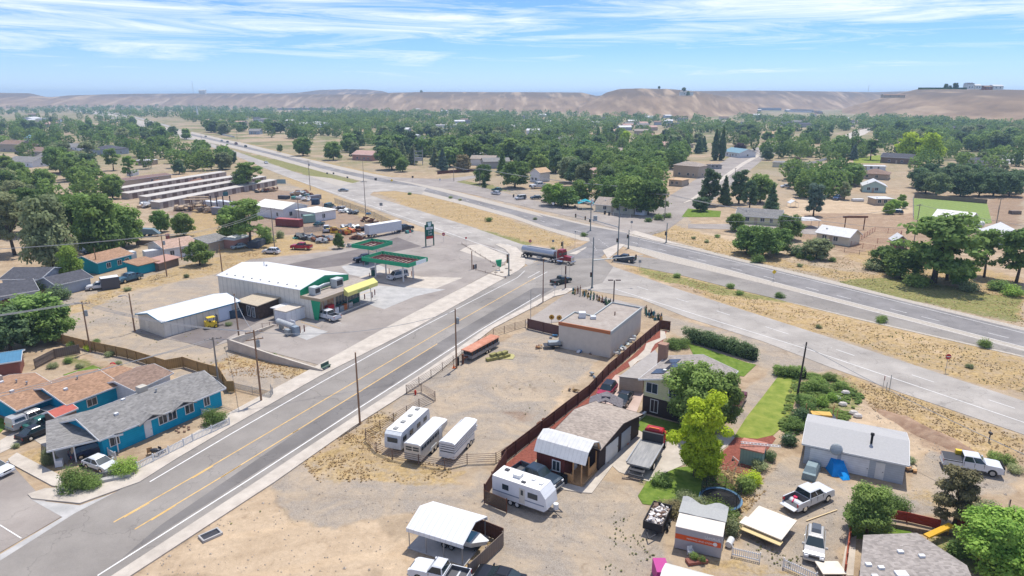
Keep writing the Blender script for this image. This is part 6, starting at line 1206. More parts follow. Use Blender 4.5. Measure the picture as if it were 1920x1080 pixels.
t=empty('post_stack',at(868,682),0,'dark metal posts and barrel at the front of the orange-topped trailer','posts');MB().cyl(0,0,0,1.7,.2).build('post',RUST,t);MB().cyl(-.8,-.6,0,1.4,.25).build('post',BLACK,t)
for px,py,lab in((851,690,'orange traffic cone nearest the orange trailer on the fence line'),):setp(MB().cyl(0,0,0,.7,.2,.03).cb(0,0,.03,.5,.5,.06).build('traffic_cone',ORANGE,None,loc=at(px,py)),lab,'traffic cone')
junk(1016,795,'cream boat hull shell and boards against the long fence','boards',50,4,.9,[mat('board_cream',(.55,.48,.32),.8),WHITE,RUST],'board_pile');junk(996,812,'small orange scrap cart near the long fence','cart',51,4,.6,[ORANGE,GALV],'scrap_cart')
junk(1075,733,'weathered pallet crates beside the long fence','crates',52,5,.7,[WOODG,WOODY],'crate_pile');junk(1112,706,'grey metal panel and pipes by the long fence','panel',53,3,.8,[GALV],'panel_pile')
# --- right side lot
t=building('outbuilding','long pale grey outbuilding with white metal roof and white doors','outbuilding',P(1510,833,2.5),P(1698,872,2.5),8.2,2.6,.9,roof='gable',wm=wallm('pale_greyblue',(.42,.46,.50)),rm=mat('roof_white_rough',(.40,.39,.375),.9,.1,0,.05,4),ov=.35,doors=[('f',.20,.05,3.0,2.2,W_WHITE,'garage_door'),('f',.52,.05,3.0,2.2,W_WHITE,'garage_door'),('f',.77,.05,.95,2.1)],phrase='the long pale grey outbuilding')
MB().cyl(t['_d'][0]*.66,2.2,3.3,4.4,.14).cyl(t['_d'][0]*.66,2.2,4.35,4.6,.22).build('chimney',BLACK,t);window(t,.765,1.3,.45,.7,'f',t['_d'],bars=1)
MB().ball(0,0,0,.7,.2,.7,12,8).xf(Matrix.Rotation(-.5,4,'X')).build('satellite_dish',GALV,t,loc=(t['_d'][0]*.32,-.5,2.9))
setp(MB().hexa([(-1.8,-.75,0),(1.9,-.75,0),(1.9,.75,0),(-1.8,.75,0)],[(-1.75,-.7,.75),(1.8,-.7,.75),(1.8,.7,.75),(-1.75,.7,.75)]).hexa([(-1.3,-.7,.75),(1.0,-.7,.75),(1.0,.7,.75),(-1.3,.7,.75)],[(-.8,-.55,1.35),(.4,-.55,1.35),(.4,.55,1.35),(-.8,.55,1.35)]).build('covered_car',mat('tarp_greygreen',(.22,.28,.29),.8,.2,0,.1,3),None,loc=at(1521,888),rz=ang(P(1510,905),P(1528,866))),'car under a grey-green cover at the corner of the outbuilding','covered car')
TB=mat('tarp_bright_blue',(.0,.24,.62),.45,.3,0,.12,2);setp(MB().hexa([(-1.1,-1.3,0),(1.0,-1.4,0),(1.1,1.3,0),(-1.0,1.2,0)],[(-.6,-.4,1.1),(.6,-.5,1.3),(.7,1.0,1.9),(-.6,.9,1.7)]).hexa([(-.2,-2.1,0),(.7,-2.0,0),(.8,-1.3,0),(-.3,-1.3,0)],[(0,-1.7,.3),(.5,-1.7,.3),(.6,-1.3,.6),(-.1,-1.3,.6)]).build('tarp_covered_heap',TB,None,loc=at(1568,883)),'bright blue tarp wrapped over equipment at the outbuilding wall','tarp')
junk(1592,872,'black grill beside the blue tarp','grill',60,3,.4,[BLACK,DKMET],'grill');junk(1630,885,'small shelf with yellow cushion beside the white door','shelf',61,3,.4,[DKMET,YEL],'shelf');junk(1703,880,'stack of cut lumber and boards at the end of the outbuilding','lumber',62,8,.9,[WOODO,mat('lumber_pale',(.55,.42,.26),.8),DKMET],'lumber_pile');junk(1706,862,'dark bins beyond the cut lumber stack','bins',63,3,.6,[DKMET,WHITE],'bin_pile')
t=empty('utility_trailer',at(1538,788),-.15,'flat trailer with upright stakes and yellow load behind the outbuilding','trailer');MB().cb(0,0,.6,3.8,1.7,.12).build('deck',DKMET,t);[MB().cb(x,y,1.3,.1,.1,1.4).build('stake',WOODO,t)for x in(-1.8,1.8)for y in(-.8,.8)];MB().cb(0,0,.9,2.6,1.2,.35).build('load',mat('load_yellow',(.6,.36,.08),.6),t);[MB().tube([(0,s*.95,.32),(0,s*.75,.32)],.32,12).build('wheel',BLACK,t)for s in(-1,1)]
t=car_px('crew','white work pickup with dark flatbed and yellow box by the highway bank','pickup truck',(1768,872),(1872,890),MATS['car_white'],bed='cover',rimm=STEEL)
MB().cb(-2.1,0,1.25,1.9,2.15,.12).build('flatbed',DKMET,t);MB().cb(-1.3,.85,1.6,.7,.5,.6).build('yellow_box',YEL,t);MB().cb(3.05,0,.95,.12,1.9,.8).build('grille_guard',BLACK,t)
t=car_px('crew','white pickup with open tailgate and a red tool in the bed','pickup truck',(1478,960),(1550,928),MATS['car_white'],bed='open');MB().tube([(-2.5,.2,.85),(-1.7,.5,.9)],.07).cb(-1.6,.5,.95,.3,.4,.2).build('red_tool',mat('tool_red',(.6,.03,.1),.5),t);lm('the white pickup with open tailgate',at(1515,945))
t=car_px('suv','silver suv facing the bottom edge with a dark roof box','suv',(1528,1003),(1524,1062),paint('champagne',(.50,.48,.44)));MB().hexa([(-1.6,-.45,1.78),(-.2,-.45,1.78),(-.2,.45,1.78),(-1.6,.45,1.78)],[(-1.5,-.38,2.05),(-.5,-.38,2.05),(-.5,.38,2.05),(-1.5,.38,2.05)]).build('roof_box',MATS['car_dkgrey']if 'car_dkgrey' in MATS else paint('dkgrey',(.10,.11,.12)),t);lm('the silver suv with the roof box',at(1526,1030))
a,b=P(1408,1010),P(1462,1033);t=empty('plywood_deck_trailer',((a+b)/2)+V((1.0,2.0,0)),ang(a,b),'pop-up trailer topped by large cream panels on the gravel','trailer');MB().box(-2.0,2.0,-1.9,2.3,1.0,1.12).build('top_panel',mat('panel_cream',(.66,.58,.46),.7,.2,0,0,.7,col2=(.74,.67,.56)),t);MB().box(-2.4,-1.2,-1.7,-.2,.85,.95).build('side_panel',MATS['panel_cream'],t);MB().box(-1.9,2.1,-2.5,-1.7,.75,.83).build('lower_board',mat('ply_yellow',(.62,.48,.24),.8),t);MB().box(-1.5,1.5,-1.5,1.8,.35,.8).build('frame',W_DKB,t);[wheel(t,0,s*1.35,.32,s)for s in(-1,1)]
setp(MB().cb(0,0,.07,.12,4.6,.06).build('lumber_plank',mat('plank_pale',(.62,.48,.28),.8),None,loc=at(1541,967),rz=ang(P(1510,978),P(1566,958))-R(90)),'pale plank lying on the gravel beside the white pickup','plank')
# storage pod, chair, tank, dump trailer
a,b=P(1264,1028),P(1349,1048);t=empty('storage_container',(a.x,a.y,0),ang(a,b),'pale storage container with an orange stripe and draped grey tarp','storage container');L=(b-a).length+.1;SC=mat('pod_grey',(.36,.345,.345),.6,.2,0,.05,2)
MB().box(0,L,0,2.5,.1,2.45).build('body',SC,t);MB().box(-.03,L+.03,-.03,2.53,2.451,2.53).build('roof',mat('pod_roof',(.66,.60,.52),.7,.2,0,.06,3),t);o=MB().box(.02,L-.08,-.025,-.003,1.2,1.75).build('orange_stripe',mat('stripe_orange',(.60,.09,.02),.5),t)
text('MOVING AND STORAGE',.26,WHITE,o,(L*.58,-.03,1.36),(R(90),0,0));text('U-HAUL',.42,WHITE,t,(L*.80,-.01,1.88),(R(90),0,0));MB().tube([(L-.62,-.026,1.48),(L-.62,-.04,1.48)],.2,14).build('round_emblem',WHITE,o)
tp=MB();N=10;gv=[]
for j in range(5):
 for i in range(N+1):x=-.1+(L+.2)*i/N;y=2.4+j*.75;z=2.62+.12*math.sin(i*1.1)*(.2+j*.15)-.05*j+.25*(j>3)*math.sin(i*.8+1);gv.append((x,y,z))
tp.add(gv,[(j*(N+1)+i,j*(N+1)+i+1,(j+1)*(N+1)+i+1,(j+1)*(N+1)+i)for j in range(4)for i in range(N)]);o=tp.build('tarp',mat('tarp_grey',(.36,.36,.34),.8,.1,0,.06,4),t);sm=o.modifiers.new('th','SOLIDIFY');sm.thickness=.04
[MB().cb(x,5.3,1.2,.08,.08,2.5).build('tarp_post',WOODG,t)for x in(0,L)];lm('the orange-striped storage container',a)
t=empty('plastic_chair',at(1294,1042),-1.4,'white plastic chair in front of the orange-striped container','chair');MB().cb(0,0,.42,.5,.5,.05).build('seat',WHITE,t);MB().cb(-.24,0,.7,.05,.5,.5).build('backrest',WHITE,t);[MB().cb(x,y,.2,.05,.05,.42).build('leg',WHITE,t)for x in(-.2,.2)for y in(-.2,.2)];[MB().cb(0,y,.62,.45,.05,.05).build('armrest',WHITE,t)for y in(-.25,.25)]
setp(MB().tube([(-.55,0,.35),(.55,0,.35)],.33,12).build('water_barrel',WHITE,None,loc=at(1368,1022),rz=1.0),'white barrel lying at the end of the container','barrel')
t=empty('planter',at(1306,1054),.2,'leafy plants in a low brick planter beside the white chair','planter');MB().box(-1,1,-.4,.4,0,.3).build('box',W_BRICK,t);tree('bush','green',at(1300,1051,.25),.8,1,'leafy plant in the brick planter, chair side');tree('bush','green',at(1316,1056,.25),.7,1,'leafy plant in the brick planter, barrel side')
a=P(1232,985);t=empty('dump_trailer',(a.x,a.y,0),ang(P(1222,1012),P(1248,958)),'black dump trailer heaped with white and brown rubble','dump trailer');MB().box(-2.0,2.0,-1.0,-.93,.6,1.5).box(-2.0,2.0,.93,1.0,.6,1.5).box(-2.0,-1.93,-.929,.929,.6,1.5).box(1.93,2.0,-.929,.929,.6,1.5).box(-1.929,1.929,-.929,.929,.6,.7).build('box',mat('trailer_black',(.02,.021,.024),.5),t);[wheel(t,x,s*1.18,.36,s)for x in(-.4,.5)for s in(-1,1)];MB().tube([(-2.0,-.6,.5),(-3.3,0,.5)],.07).tube([(-2.0,.6,.5),(-3.3,0,.5)],.07).build('tongue',DKMET,t)
rr=random.Random(3);rub=MB();rub2=MB()
for i in range(90):(rub if i%3 else rub2).add(*(lambda m:(m.v,m.f))(MB().cb(0,0,0,rr.uniform(.15,.7),rr.uniform(.1,.45),rr.uniform(.04,.2)).xf(Matrix.Translation((rr.uniform(-1.6,1.5),rr.uniform(-.75,.75),rr.uniform(1.0,1.55)))@Matrix.Rotation(rr.uniform(0,3),4,'Z')@Matrix.Rotation(rr.uniform(-.7,.7),4,'X'))))
MB().box(-1.9,1.8,-.9,.9,.7,1.15).build('rubble_fill',mat('rubble_mid',(.30,.24,.2),.9,.1,0,.3,4),t);rub.build('rubble',mat('rubble_white',(.62,.58,.54),.9,.1,0,.2,5),t)['kind']='stuff';rub2.build('rubble',mat('rubble_brown',(.22,.15,.11),.9,.1,0,.3,5),t)['kind']='stuff';lm('the black dump trailer',a)
# trampoline, teal shed, A-frame
t=empty('trampoline',at(1350,948),0,'round trampoline with blue rim and dark safety net among the shrubs','trampoline');n_=24
rim=MB();
for i in range(n_):a0,a1=2*math.pi*i/n_,2*math.pi*(i+1)/n_;rim.add([(2.0*math.cos(a0),2.0*math.sin(a0),.85),(2.0*math.cos(a1),2.0*math.sin(a1),.85),(2.3*math.cos(a1),2.3*math.sin(a1),.85),(2.3*math.cos(a0),2.3*math.sin(a0),.85),(2.0*math.cos(a0),2.0*math.sin(a0),.92),(2.0*math.cos(a1),2.0*math.sin(a1),.92),(2.3*math.cos(a1),2.3*math.sin(a1),.92),(2.3*math.cos(a0),2.3*math.sin(a0),.92)],[(0,1,2,3),(7,6,5,4),(0,4,5,1),(3,2,6,7)])
rim.build('rim_pad',mat('pad_blue',(.10,.20,.30),.5),t);MB().prism([(1.99*math.cos(2*math.pi*i/n_),1.99*math.sin(2*math.pi*i/n_))for i in range(n_)],.84,.87).build('jump_mat',BLACK,t)
net=MB();
for i in range(n_):a0,a1=2*math.pi*i/n_,2*math.pi*(i+1)/n_;net.add([(2.1*math.cos(a0),2.1*math.sin(a0),.93),(2.1*math.cos(a1),2.1*math.sin(a1),.93),(2.1*math.cos(a1),2.1*math.sin(a1),2.5),(2.1*math.cos(a0),2.1*math.sin(a0),2.5)],[(0,1,2,3)])
net.build('safety_net',NETD,t);[MB().tube([(2.25*math.cos(k),2.25*math.sin(k),0),(2.15*math.cos(k),2.15*math.sin(k),2.6)],.035).build('net_pole',BLACK,t)for k in np.arange(0,6.2,1.047)]
building('metal_shed','small weathered teal metal shed with red roof and a ladder on top','shed',P(1386,868),P(1428,878),2.6,2.0,.35,wm=stripes('wall_teal_weathered',(.22,.33,.30),0,.35,.3,.6),rm=mat('roof_rust_red',(.42,.19,.14),.8,.1,0,.2,2),ov=.12,trim=None,phrase='the weathered teal shed')
t=empty('ladder',at(1416,868,2.55),-.22,'white ladder lying across the teal shed roof','ladder');[MB().cb(.4,y,0,4.6,.06,.08).build('side_rail',WHITE,t)for y in(-.2,.2)];[MB().cb(x*.4-1.6,0,0,.05,.4,.05).build('rung',WHITE,t)for x in range(11)]
t=empty('swing_frame',at(1383,892),.3,'thin white metal A-frame on the red mulch','frame');MB().tube([(-.6,0,0),(0,0,1.9),(.6,0,0)],.03).tube([(-.6,1.2,0),(0,1.2,1.9),(.6,1.2,0)],.03).tube([(0,0,1.9),(0,1.2,1.9)],.03).build('frame',WHITE,t)
junk(1372,862,'dark bin and pot beside the teal shed','pots',70,3,.4,[BLACK,DKMET],'pot_pile');setp(MB().ball(0,0,.35,.9,.5,.4,8,5).build('covered_item',mat('cover_white',(.62,.62,.6),.7),None,loc=at(1477,826)),'white covered item at the edge of the ivy bank','covered item')
# brown-roofed house at the bottom right
q=[P(*p)for p in((1605,1150,3.1),(1619,1003,3.1),(1719,999,3.1),(1813,1060,3.1),(1850,1150,3.1))];o0=V((q[1].x,q[1].y,0));q=[p-o0 for p in q][::-1];t=empty('house',o0,0,'house with large low taupe shingle roof at the bottom right','house')
MB().prism([(p.x,p.y)for p in q],2.85,3.1).build('roof',SH_GT,t);c_=sum(q,V((0,0,0)))/5;MB().prism([((p.x-c_.x)*.93+c_.x,(p.y-c_.y)*.93+c_.y)for p in q],-.1,2.849).build('wall',W_TAN,t)
for i,(x,y)in enumerate(((1688,1036),(1728,1044),(1628,1060),(1652,1066),(1690,1078),(1640,1082))):p=P(x,y,3.1)-o0;MB().cb(p.x,p.y,3.2,.5 if i!=4 else 1.0,.35 if i!=4 else.7,.2).build('roof_vent',WHITE,t)
lm('the taupe-roofed house',P(1700,1040))
t=building('outbuilding','cream corrugated roof of a low outbuilding at the bottom edge','outbuilding',P(1240,1096,2.2),P(1346,1126,2.2),2.6,2.2,.35,wm=W_WHITE,rm=stripes('roof_cream_ribbed',(.66,.62,.50),0,.35,.12,.6),ov=.2)
setp(MB().box(-.6,.6,-1,1,0,1.5).build('playhouse',mat('magenta',(.42,.05,.22),.6),None,loc=P(1238,1085)),'magenta tent-like cover at the bottom edge','cover')
board_fence([(1652,970),(1700,978),(1760,992)],1.1,mat('red_fence',(.30,.045,.025),.7),'low red painted fence between the bushes',every=1.6);board_fence([(1582,1080),(1592,1000)],1.3,mat('red_fence2',(.33,.08,.04),.7),'red painted fence beside the concrete path',every=1.6);board_fence([(1655,986),(1745,1002),(1830,1008)],.4,WOODG,'low grey timber edging below the red fence',every=3)
board_fence([(1790,985),(1850,1000)],1.1,MATS['red_fence'],'low red painted fence right of the bronze tree',every=1.6);board_fence([(1883,985),(1888,960)],1.5,WOODG,'short leaning grey board panel by the stones',every=2)
setp(MB().hexa([(-1.9,-.35,.9),(1.9,-.35,1.1),(1.9,.35,1.1),(-1.9,.35,.9)],[(-1.9,-.3,1.05),(1.9,-.3,1.25),(1.9,.3,1.25),(-1.9,.3,1.05)]).cyl(-1.6,0,0,.95,.05).cyl(1.6,0,0,1.1,.05).build('slide',mat('slide_yellow',(.62,.34,.02),.4),None,loc=at(1757,1012),rz=ang(P(1735,1018),P(1775,1002))),'yellow plastic slide beside the taupe-roofed house','slide')
rail_fence([(1372,1042),(1424,1054)],1.0,WHITE,'white picket fence panel near the lying barrel',picket=True,name='picket_fence',every=2.4);rail_fence([(1468,1064),(1530,1092)],1.0,WHITE,'white picket fence in front of the silver suv',picket=True,name='picket_fence',every=2.4)
setp(MB().box(-1.1,1.1,-.9,.9,.5,.6).cb(-.9,-.7,.25,.1,.1,.5).cb(.9,-.7,.25,.1,.1,.5).cb(.9,.7,.25,.1,.1,.5).cb(-.9,.7,.25,.1,.1,.5).build('table',MATS['panel_cream'],None,loc=at(1556,1074)),'cream table top at the bottom beside the silver suv','table')
# vegetation of the right properties
T=tree
T('broad','green',at(1306,800),9.8,.98,'tall dense green tree in front of the pale yellow house',dens=2,var=0);T('broad','green',at(1340,802),8.2,.82,'second dense green tree touching the tall one, toward the maroon pickup',dens=2,var=1)
T('open','yellow',at(1303,893),11.0,.68,'tall yellow-green tree beside the tow truck',dens=2,var=1);lm('the tall yellow-green tree',at(1293,893));T('broad','yellow',at(1312,895),6.4,.8,'lower yellow-green tree leaning on the tall one',dens=2,var=2)
T('bush','green',at(1238,905),1.6,1.3,'green shrub at the lawn edge by the concrete drive');T('bush','bronze',at(1262,962),1.6,1.6,'dark bronze shrub behind the black dump trailer',dens=2);T('bush','bronze',at(1245,955),1.3,1.5,'smaller bronze shrub at the log edging');T('bush','olive',at(1312,962),2.2,1.3,'olive shrub between the tarp and trampoline',dens=2);T('bush','olive',at(1288,950),1.8,1.5,'olive shrub left of the trampoline shrubs',dens=2);T('bush','bright',at(1340,965),2.3,1.1,'bright green shrub in front of the trampoline net',dens=2);T('bush','green',at(1364,975),1.9,1.1,'green shrub right of the grey tarp')
T('bush','green',at(1398,920),2.4,1.0,'green shrub right of the trampoline');T('bush','yellow',at(1410,905),1.9,1.1,'yellowish shrub below the teal shed');T('bush','olive',at(1425,880),1.5,1.2,'weedy shrub along the dirt track');T('bush','dark',at(1440,862),1.6,1.0,'dark shrub behind the teal shed');T('bush','olive',at(1372,1000),2.4,.8,'twiggy shrub behind the container end')
T('broad','green',at(1625,1000),5.4,1.0,'leafy green tree beside the concrete path',dens=2,var=2);T('bush','green',at(1682,955),1.9,1.4,'round clipped bush above the red fence',dens=2);T('pine','bronze',at(1788,985),6.6,1.0,'bronze-green bushy tree between the red fences',dens=2,var=1);T('bush','olive',at(1854,965),1.8,1.3,'grey-green shrub at the gravel edge')
T('broad','bright',at(1868,1075),6.4,1.25,'bright green tree in the bottom corner',dens=2,var=1);T('broad','bright',at(1925,1060),5.6,1.1,'bright green tree cut by the picture edge',dens=2,var=0);T('bush','green',at(1800,1040),1.5,1.6,'low shrub under the bright corner trees')
T('bush','green',at(1262,652),2.2,1.5,'dark round shrub behind the brick chimney',dens=2);T('bush','green',at(1280,650),2.0,1.4,'round shrub at the start of the long hedge lawn',dens=2);T('bush','olive',at(1374,725),1.6,1.0,'grey-green shrub at the corner of the yellow house')
T('bush','bright',at(1178,788),.9,1,'small flowering shrub beside the pink driveway');
# the long hedge
def hedge(pts,h,wd,label,hue='dark',n=9000,size=.11):
 q=[P(*p)for p in pts];lobes=[];o=q[0]
 for a_,b_ in zip(q,q[1:]):
  L=(b_-a_).length;k=int(L/.8)
  for i in range(k):p=a_.lerp(b_,i/k)-o;lobes+=[(p.x+rnd.uniform(-.2,.2),p.y+rnd.uniform(-.2,.2),h*.5,wd*.5,wd*.5,h*.52),(p.x+rnd.uniform(-.5,.5)*wd,p.y+rnd.uniform(-.5,.5)*wd,h*.75,.7,.7,h*.33)]
 t=empty('hedge',(o.x,o.y,0),0,label,'hedge');ob=bpy.data.objects.new('foliage',leaf_mesh('hedge',lobes,n,size,GREENS[hue],5));col.objects.link(ob);ob.parent=t
 c_=MB();
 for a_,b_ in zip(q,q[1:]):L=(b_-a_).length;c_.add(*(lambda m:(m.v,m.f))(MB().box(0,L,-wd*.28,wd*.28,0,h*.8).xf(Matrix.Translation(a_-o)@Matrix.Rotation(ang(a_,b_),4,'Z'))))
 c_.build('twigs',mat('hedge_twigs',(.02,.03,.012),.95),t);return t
hedge([(1296,640),(1350,655),(1416,676)],2.5,2.2,'long dark clipped hedge between the lawn and highway shoulder',n=16000);lm('the long clipped hedge',P(1350,655))
hedge([(1460,704),(1510,708)],1.5,1.6,'short dark hedge at the top of the narrow lawn','green',4000)
for i,(px,py,h_,hue)in enumerate(((1520,730,2.0,'green'),(1512,760,2.1,'green'),(1500,785,2.0,'dark'),(1490,805,1.9,'green'),(1480,832,1.8,'dark'),(1530,722,1.8,'green'),(1555,712,1.5,'green'),(1515,775,1.9,'green'),(1540,760,1.6,'bright'),(1562,750,1.4,'bright'),(1548,735,1.5,'green'),(1580,728,1.4,'green'),(1525,795,1.5,'bright'))):
 T('bush',hue,at(px,py),h_,1.25,None,'shrubs on the ivy bank');
for i,(px,py)in enumerate(((1568,748),(1580,760),(1600,776),(1608,782),(1585,738))):setp(MB().ball(0,0,.2,.7,.5,.35,6,4).build('boulder',mat('boulder_pale',(.55,.50,.44),.9,.1,0,.15,3),None,loc=at(px,py)),['highest','second','third','lowest','uppermost rear'][i]+' pale boulder on the weedy bank above the outbuilding','boulder','boulders on the weedy bank')
def mound(L_,W_,H_,seed):
 m=MB();nx,ny=44,18
 for i in range(nx+1):
  for j in range(ny+1):
   x=(i/nx*2-1)*L_;y=(j/ny*2-1)*W_;r_=math.sqrt((x/L_)**2+(y/W_)**2);f1=fbm(np.array([x/1.6+50]),np.array([y/1.6+9]),seed,4)[0];f2=fbm(np.array([x/4+5]),np.array([.5]),seed+3,3)[0]
   m.v.append((x+(f1-.5)*.8,y+(f2-.5)*W_*.9,max(-.25,(1-r_*(.85+.5*f1))*H_*(.35+1.1*f2)+(f1-.5)*.5*(r_<1))))
 m.f=[(i*(ny+1)+j,(i+1)*(ny+1)+j,(i+1)*(ny+1)+j+1,i*(ny+1)+j+1)for i in range(nx)for j in range(ny)];return m
setp(mound(8.5,1.9,1.3,4).build('dirt_mound',mat('earth_brown',(.24,.145,.095),.95,.05,0,0,.9,(1,1,1),.3,col2=(.40,.28,.19),detail=9),None,loc=at(1740,812,0),rz=ang(P(1660,770),P(1820,850))),'long low mound of brown earth beside the outbuilding','dirt mound')
setp(MB().ball(0,0,.1,.4,.4,.2,8,4).build('tyre',BLACK,None,loc=at(1772,832)),'old tyre lying on the bare earth','tyre')
# =====================================================  MIDDLE DISTANCE AND TOWN
# power poles: px, py(base), height ; wires afterwards
UP={}
def up(k,*a,**kw):UP[k]=upole(*a,**kw);return UP[k]
up('a',675,795,10.4,'bare wooden pole on the pavement beside the trailer yard',arms=0,tr=0,lampd=None,phrase='the bare pole on the pavement')
up('b',856,690,10.2,'wooden pole with a grey meter box by the pipe fence',arms=0,tr=1,phrase='the pole by the pipe fence')
up('c',490,752,11.0,'wooden pole with two crossarms and a transformer below the retaining wall',arms=2,tr=1,adir=.5,phrase='the transformer pole below the retaining wall')
up('d',412,735,8.8,'dark wooden pole with one crossarm at the end of the blue ranch',arms=1,adir=.5,wood=POLEG)
up('e',170,660,9.2,'tall wooden pole with crossarm standing in the garden of the blue houses',arms=1,adir=.2,tr=1)
up('f',253,622,7.6,'wooden pole with a lamp at the corner of the cream workshop',arms=0,lampd=-1.2)
up('g',449,640,9.0,'wooden pole at the edge of the dark yard beside the forecourt',arms=0)
up('h',417,512,7.5,'short wooden pole behind the big white-roofed hall',arms=0)
up('i',1018,567,9.6,'brown steel pole with a long lamp arm at the crossing kerb',arms=0,lampd=None,wood=RUST,r=.12)
up('j',995,602,6.6,'plain grey post by the metal sheet fence',arms=0,wood=STEEL,r=.07)
up('k',1493,752,9.0,'dark leaning pole wrapped in ivy above the narrow lawn',arms=0,lean=.8,wood=mat('pole_tar',(.05,.04,.035),.9),r=.17,phrase='the ivy-wrapped pole')
up('l',1246,412,9.5,'slim wooden pole on the corner of the side street',arms=1,tr=0,adir=0,wood=POLEG)
up('m',1173,392,9.0,'wooden pole with transformer in front of the beige bungalow',arms=1,tr=1,adir=0,wood=POLEG)
up('n',682,340,10.5,'slim pole on the grass between the carriageways',arms=0,adir=.5,wood=POLEG)
up('o',686,405,13.0,'tall pole on the verge near the end of the scrap yard',arms=1,adir=.5,wood=POLEG)
up('p',582,357,14.0,'tall pole with transformer on the verge by the storage yard',arms=1,tr=1,adir=.5,wood=POLEG)
up('q',562,423,9.5,'yard pole with crossarm behind the red container',arms=1,adir=0,wood=POLEG)
up('r',608,430,9,'slim white post beside the green container',arms=0,wood=STEEL,r=.08)
up('s',313,518,10.5,'wooden pole with a grey transformer behind the teal shed',arms=1,tr=1)
up('t',184,512,6.5,'short pole in front of the teal house',arms=0)
up('u',341,487,6.0,'short dark pole beside the white house on the dirt bank',arms=0)
up('v',515,466,12,'wooden pole wrapped by the big yard tree',arms=1,adir=.6,wood=POLEG)
up('w',1868,420,9.0,'pole beside the striped field and dry paddock',arms=1,adir=.2,wood=POLEG)
up('x',1711,470,13.5,'tall slim pole between the corral and the striped field',arms=1,adir=.5,wood=POLEG)
up('y',1400,395,6,'thin grey pole beside the grey-roofed house',arms=0,wood=STEEL,r=.07)
up('z',1377,345,8,'wooden pole on the pavement of the side street',arms=1,adir=.8,wood=POLEG)
up('aa',793,305,10,'wooden pole behind the substation frame',arms=1,adir=0,wood=POLEG)
up('ab',900,350,9,'slim pole on the grass strip along the frontage street',arms=0,wood=POLEG)
up('ac',851,340,8,'slim pole where the frontage street meets the far road',arms=0,wood=POLEG)
up('ad',379,270,9,'distant pole beside the far highway bend',arms=0,wood=POLEG)
up('ae',445,262,9,'distant pole behind the cars on the highway',arms=1,adir=0,wood=POLEG)
def top(k,dz=.1,dx=0):o=UP[k];h=o['_h'];return(o.location.x+dx,o.location.y,h-dz)
W='thin overhead wire '
for s,dx in enumerate((-.8,0,.8)):
 wire([(-160,60,9.2),top('e',.2,dx),top('f' if s>5 else 'c',.2,dx)],1.0,W+['lowest','middle','highest'][s]+' of three from the garden pole to the transformer pole')
wire([(-95,48,8.5),top('d',.2)],1.3,W+'crossing above the long grey roof, nearer the street');wire([(-100,52,8.3),top('d',.5)],1.5,W+'crossing above the long grey roof, nearer the ridge')
wire([top('c',.3),top('g',.4)],.8,W+'from the transformer pole to the yard pole');wire([top('c',.3),top('b',.4)],1.6,W+'crossing the street to the pole by the pipe fence');wire([top('d',.3),top('c',.5)],.4,W+'between the two poles at the retaining wall')
for s,dx in enumerate((-.8,.8)):wire([(-170,150,9),top('t',.1,dx)if 0 else top('s',.2,dx),top('v',.2,dx)],1.6,W+['nearer','farther'][s]+' strand above the teal house and big trees')
for s,dx in enumerate((-.8,0,.8)):wire([top('ac',.2,dx),top('ab',.2,dx),top('m',.2,dx),top('l',.2,dx),(95,180,9.5),(190,165,10)],1.0,W+['nearest','middle','farthest'][s]+' of three along the frontage street')
wire([top('o',.2),top('p',.2),top('ad',.2)],2.0,W+'along the highway verge past the storage yard')
wire([(60,190,9),top('x',.2),(150,140,12)],1.5,W+'beside the striped field');wire([top('k',.2),(60,52,6.5)],.8,W+'running down from the ivy-wrapped pole');
MB().tube([(0,0,8.6),(-2.6,-1.2,9.0)],.05).build('lamp_arm',STEEL,UP['i']);MB().cb(5.0,0,9.3,.5,.3,.12).tube([(0,0,8.9),(5.0,0,9.35)],.05).build('lamp_head',STEEL,UP['i'])
# crossing: signal masts
def head(parent,p,dz=0):
 m=MB().cb(p[0],p[1],p[2],.36,.3,1.1);o=m.build('signal_head',mat('signal_black',(.02,.02,.02),.5),parent);
 for k in range(3):MB().tube([(p[0],p[1]-.16,p[2]+.34-k*.34),(p[0],p[1]-.2,p[2]+.34-k*.34)],.11,8).build('lens',[mat('lens_red',(.2,.02,.02),.3),mat('lens_amber',(.25,.13,.02),.3),mat('lens_green',(.02,.18,.09),.3)][k],o)
def mast(px,py,h,label,arm=None,azh=6.0,heads=(),posth=()):
 t=empty('signal_mast',at(px,py),0,label,'traffic signal');MB().tube([(0,0,-.2),(0,0,h)],[.19,.12],8).cyl(0,0,-.1,.25,.32).build('pole',mat('mast_bluegrey',(.15,.19,.20),.5,.4,.3),t)
 if arm:MB().tube([(0,0,azh),(arm[0],arm[1],azh+.6)],[.13,.06],8).build('mast_arm',GALV,t)
 for f in heads:head(t,(arm[0]*f,arm[1]*f-.2,azh+.55*f-.1))
 for z in posth:head(t,(-.35,0,z))
 return t
mast(1110,540,12.0,'tall signal mast with a long arm beside the corner shop frontage',(12,2.4),6.6,(.85,),(3.2,));lm('the tall signal mast',at(1110,540))
mast(1158,484,15.0,'signal mast with arm reaching back over the far carriageway',(-10.5,17),8.6,(.75,.98),(5.0,));lm('the far signal mast',at(1158,484))
mast(954,517,5.6,'slim signal post on the forecourt corner pavement',None,0,(),(3.8,4.9));mast(1107,433,10.5,'signal pole with a round camera on the far verge',(-4.5,1.5),9.2,(),(3.5,));MB().ball(.3,0,9.9,.5,.2,.6).ball(.3,0,8.6,.35,.2,.4).build('round_antenna',WHITE,col.objects['signal_mast.003'])
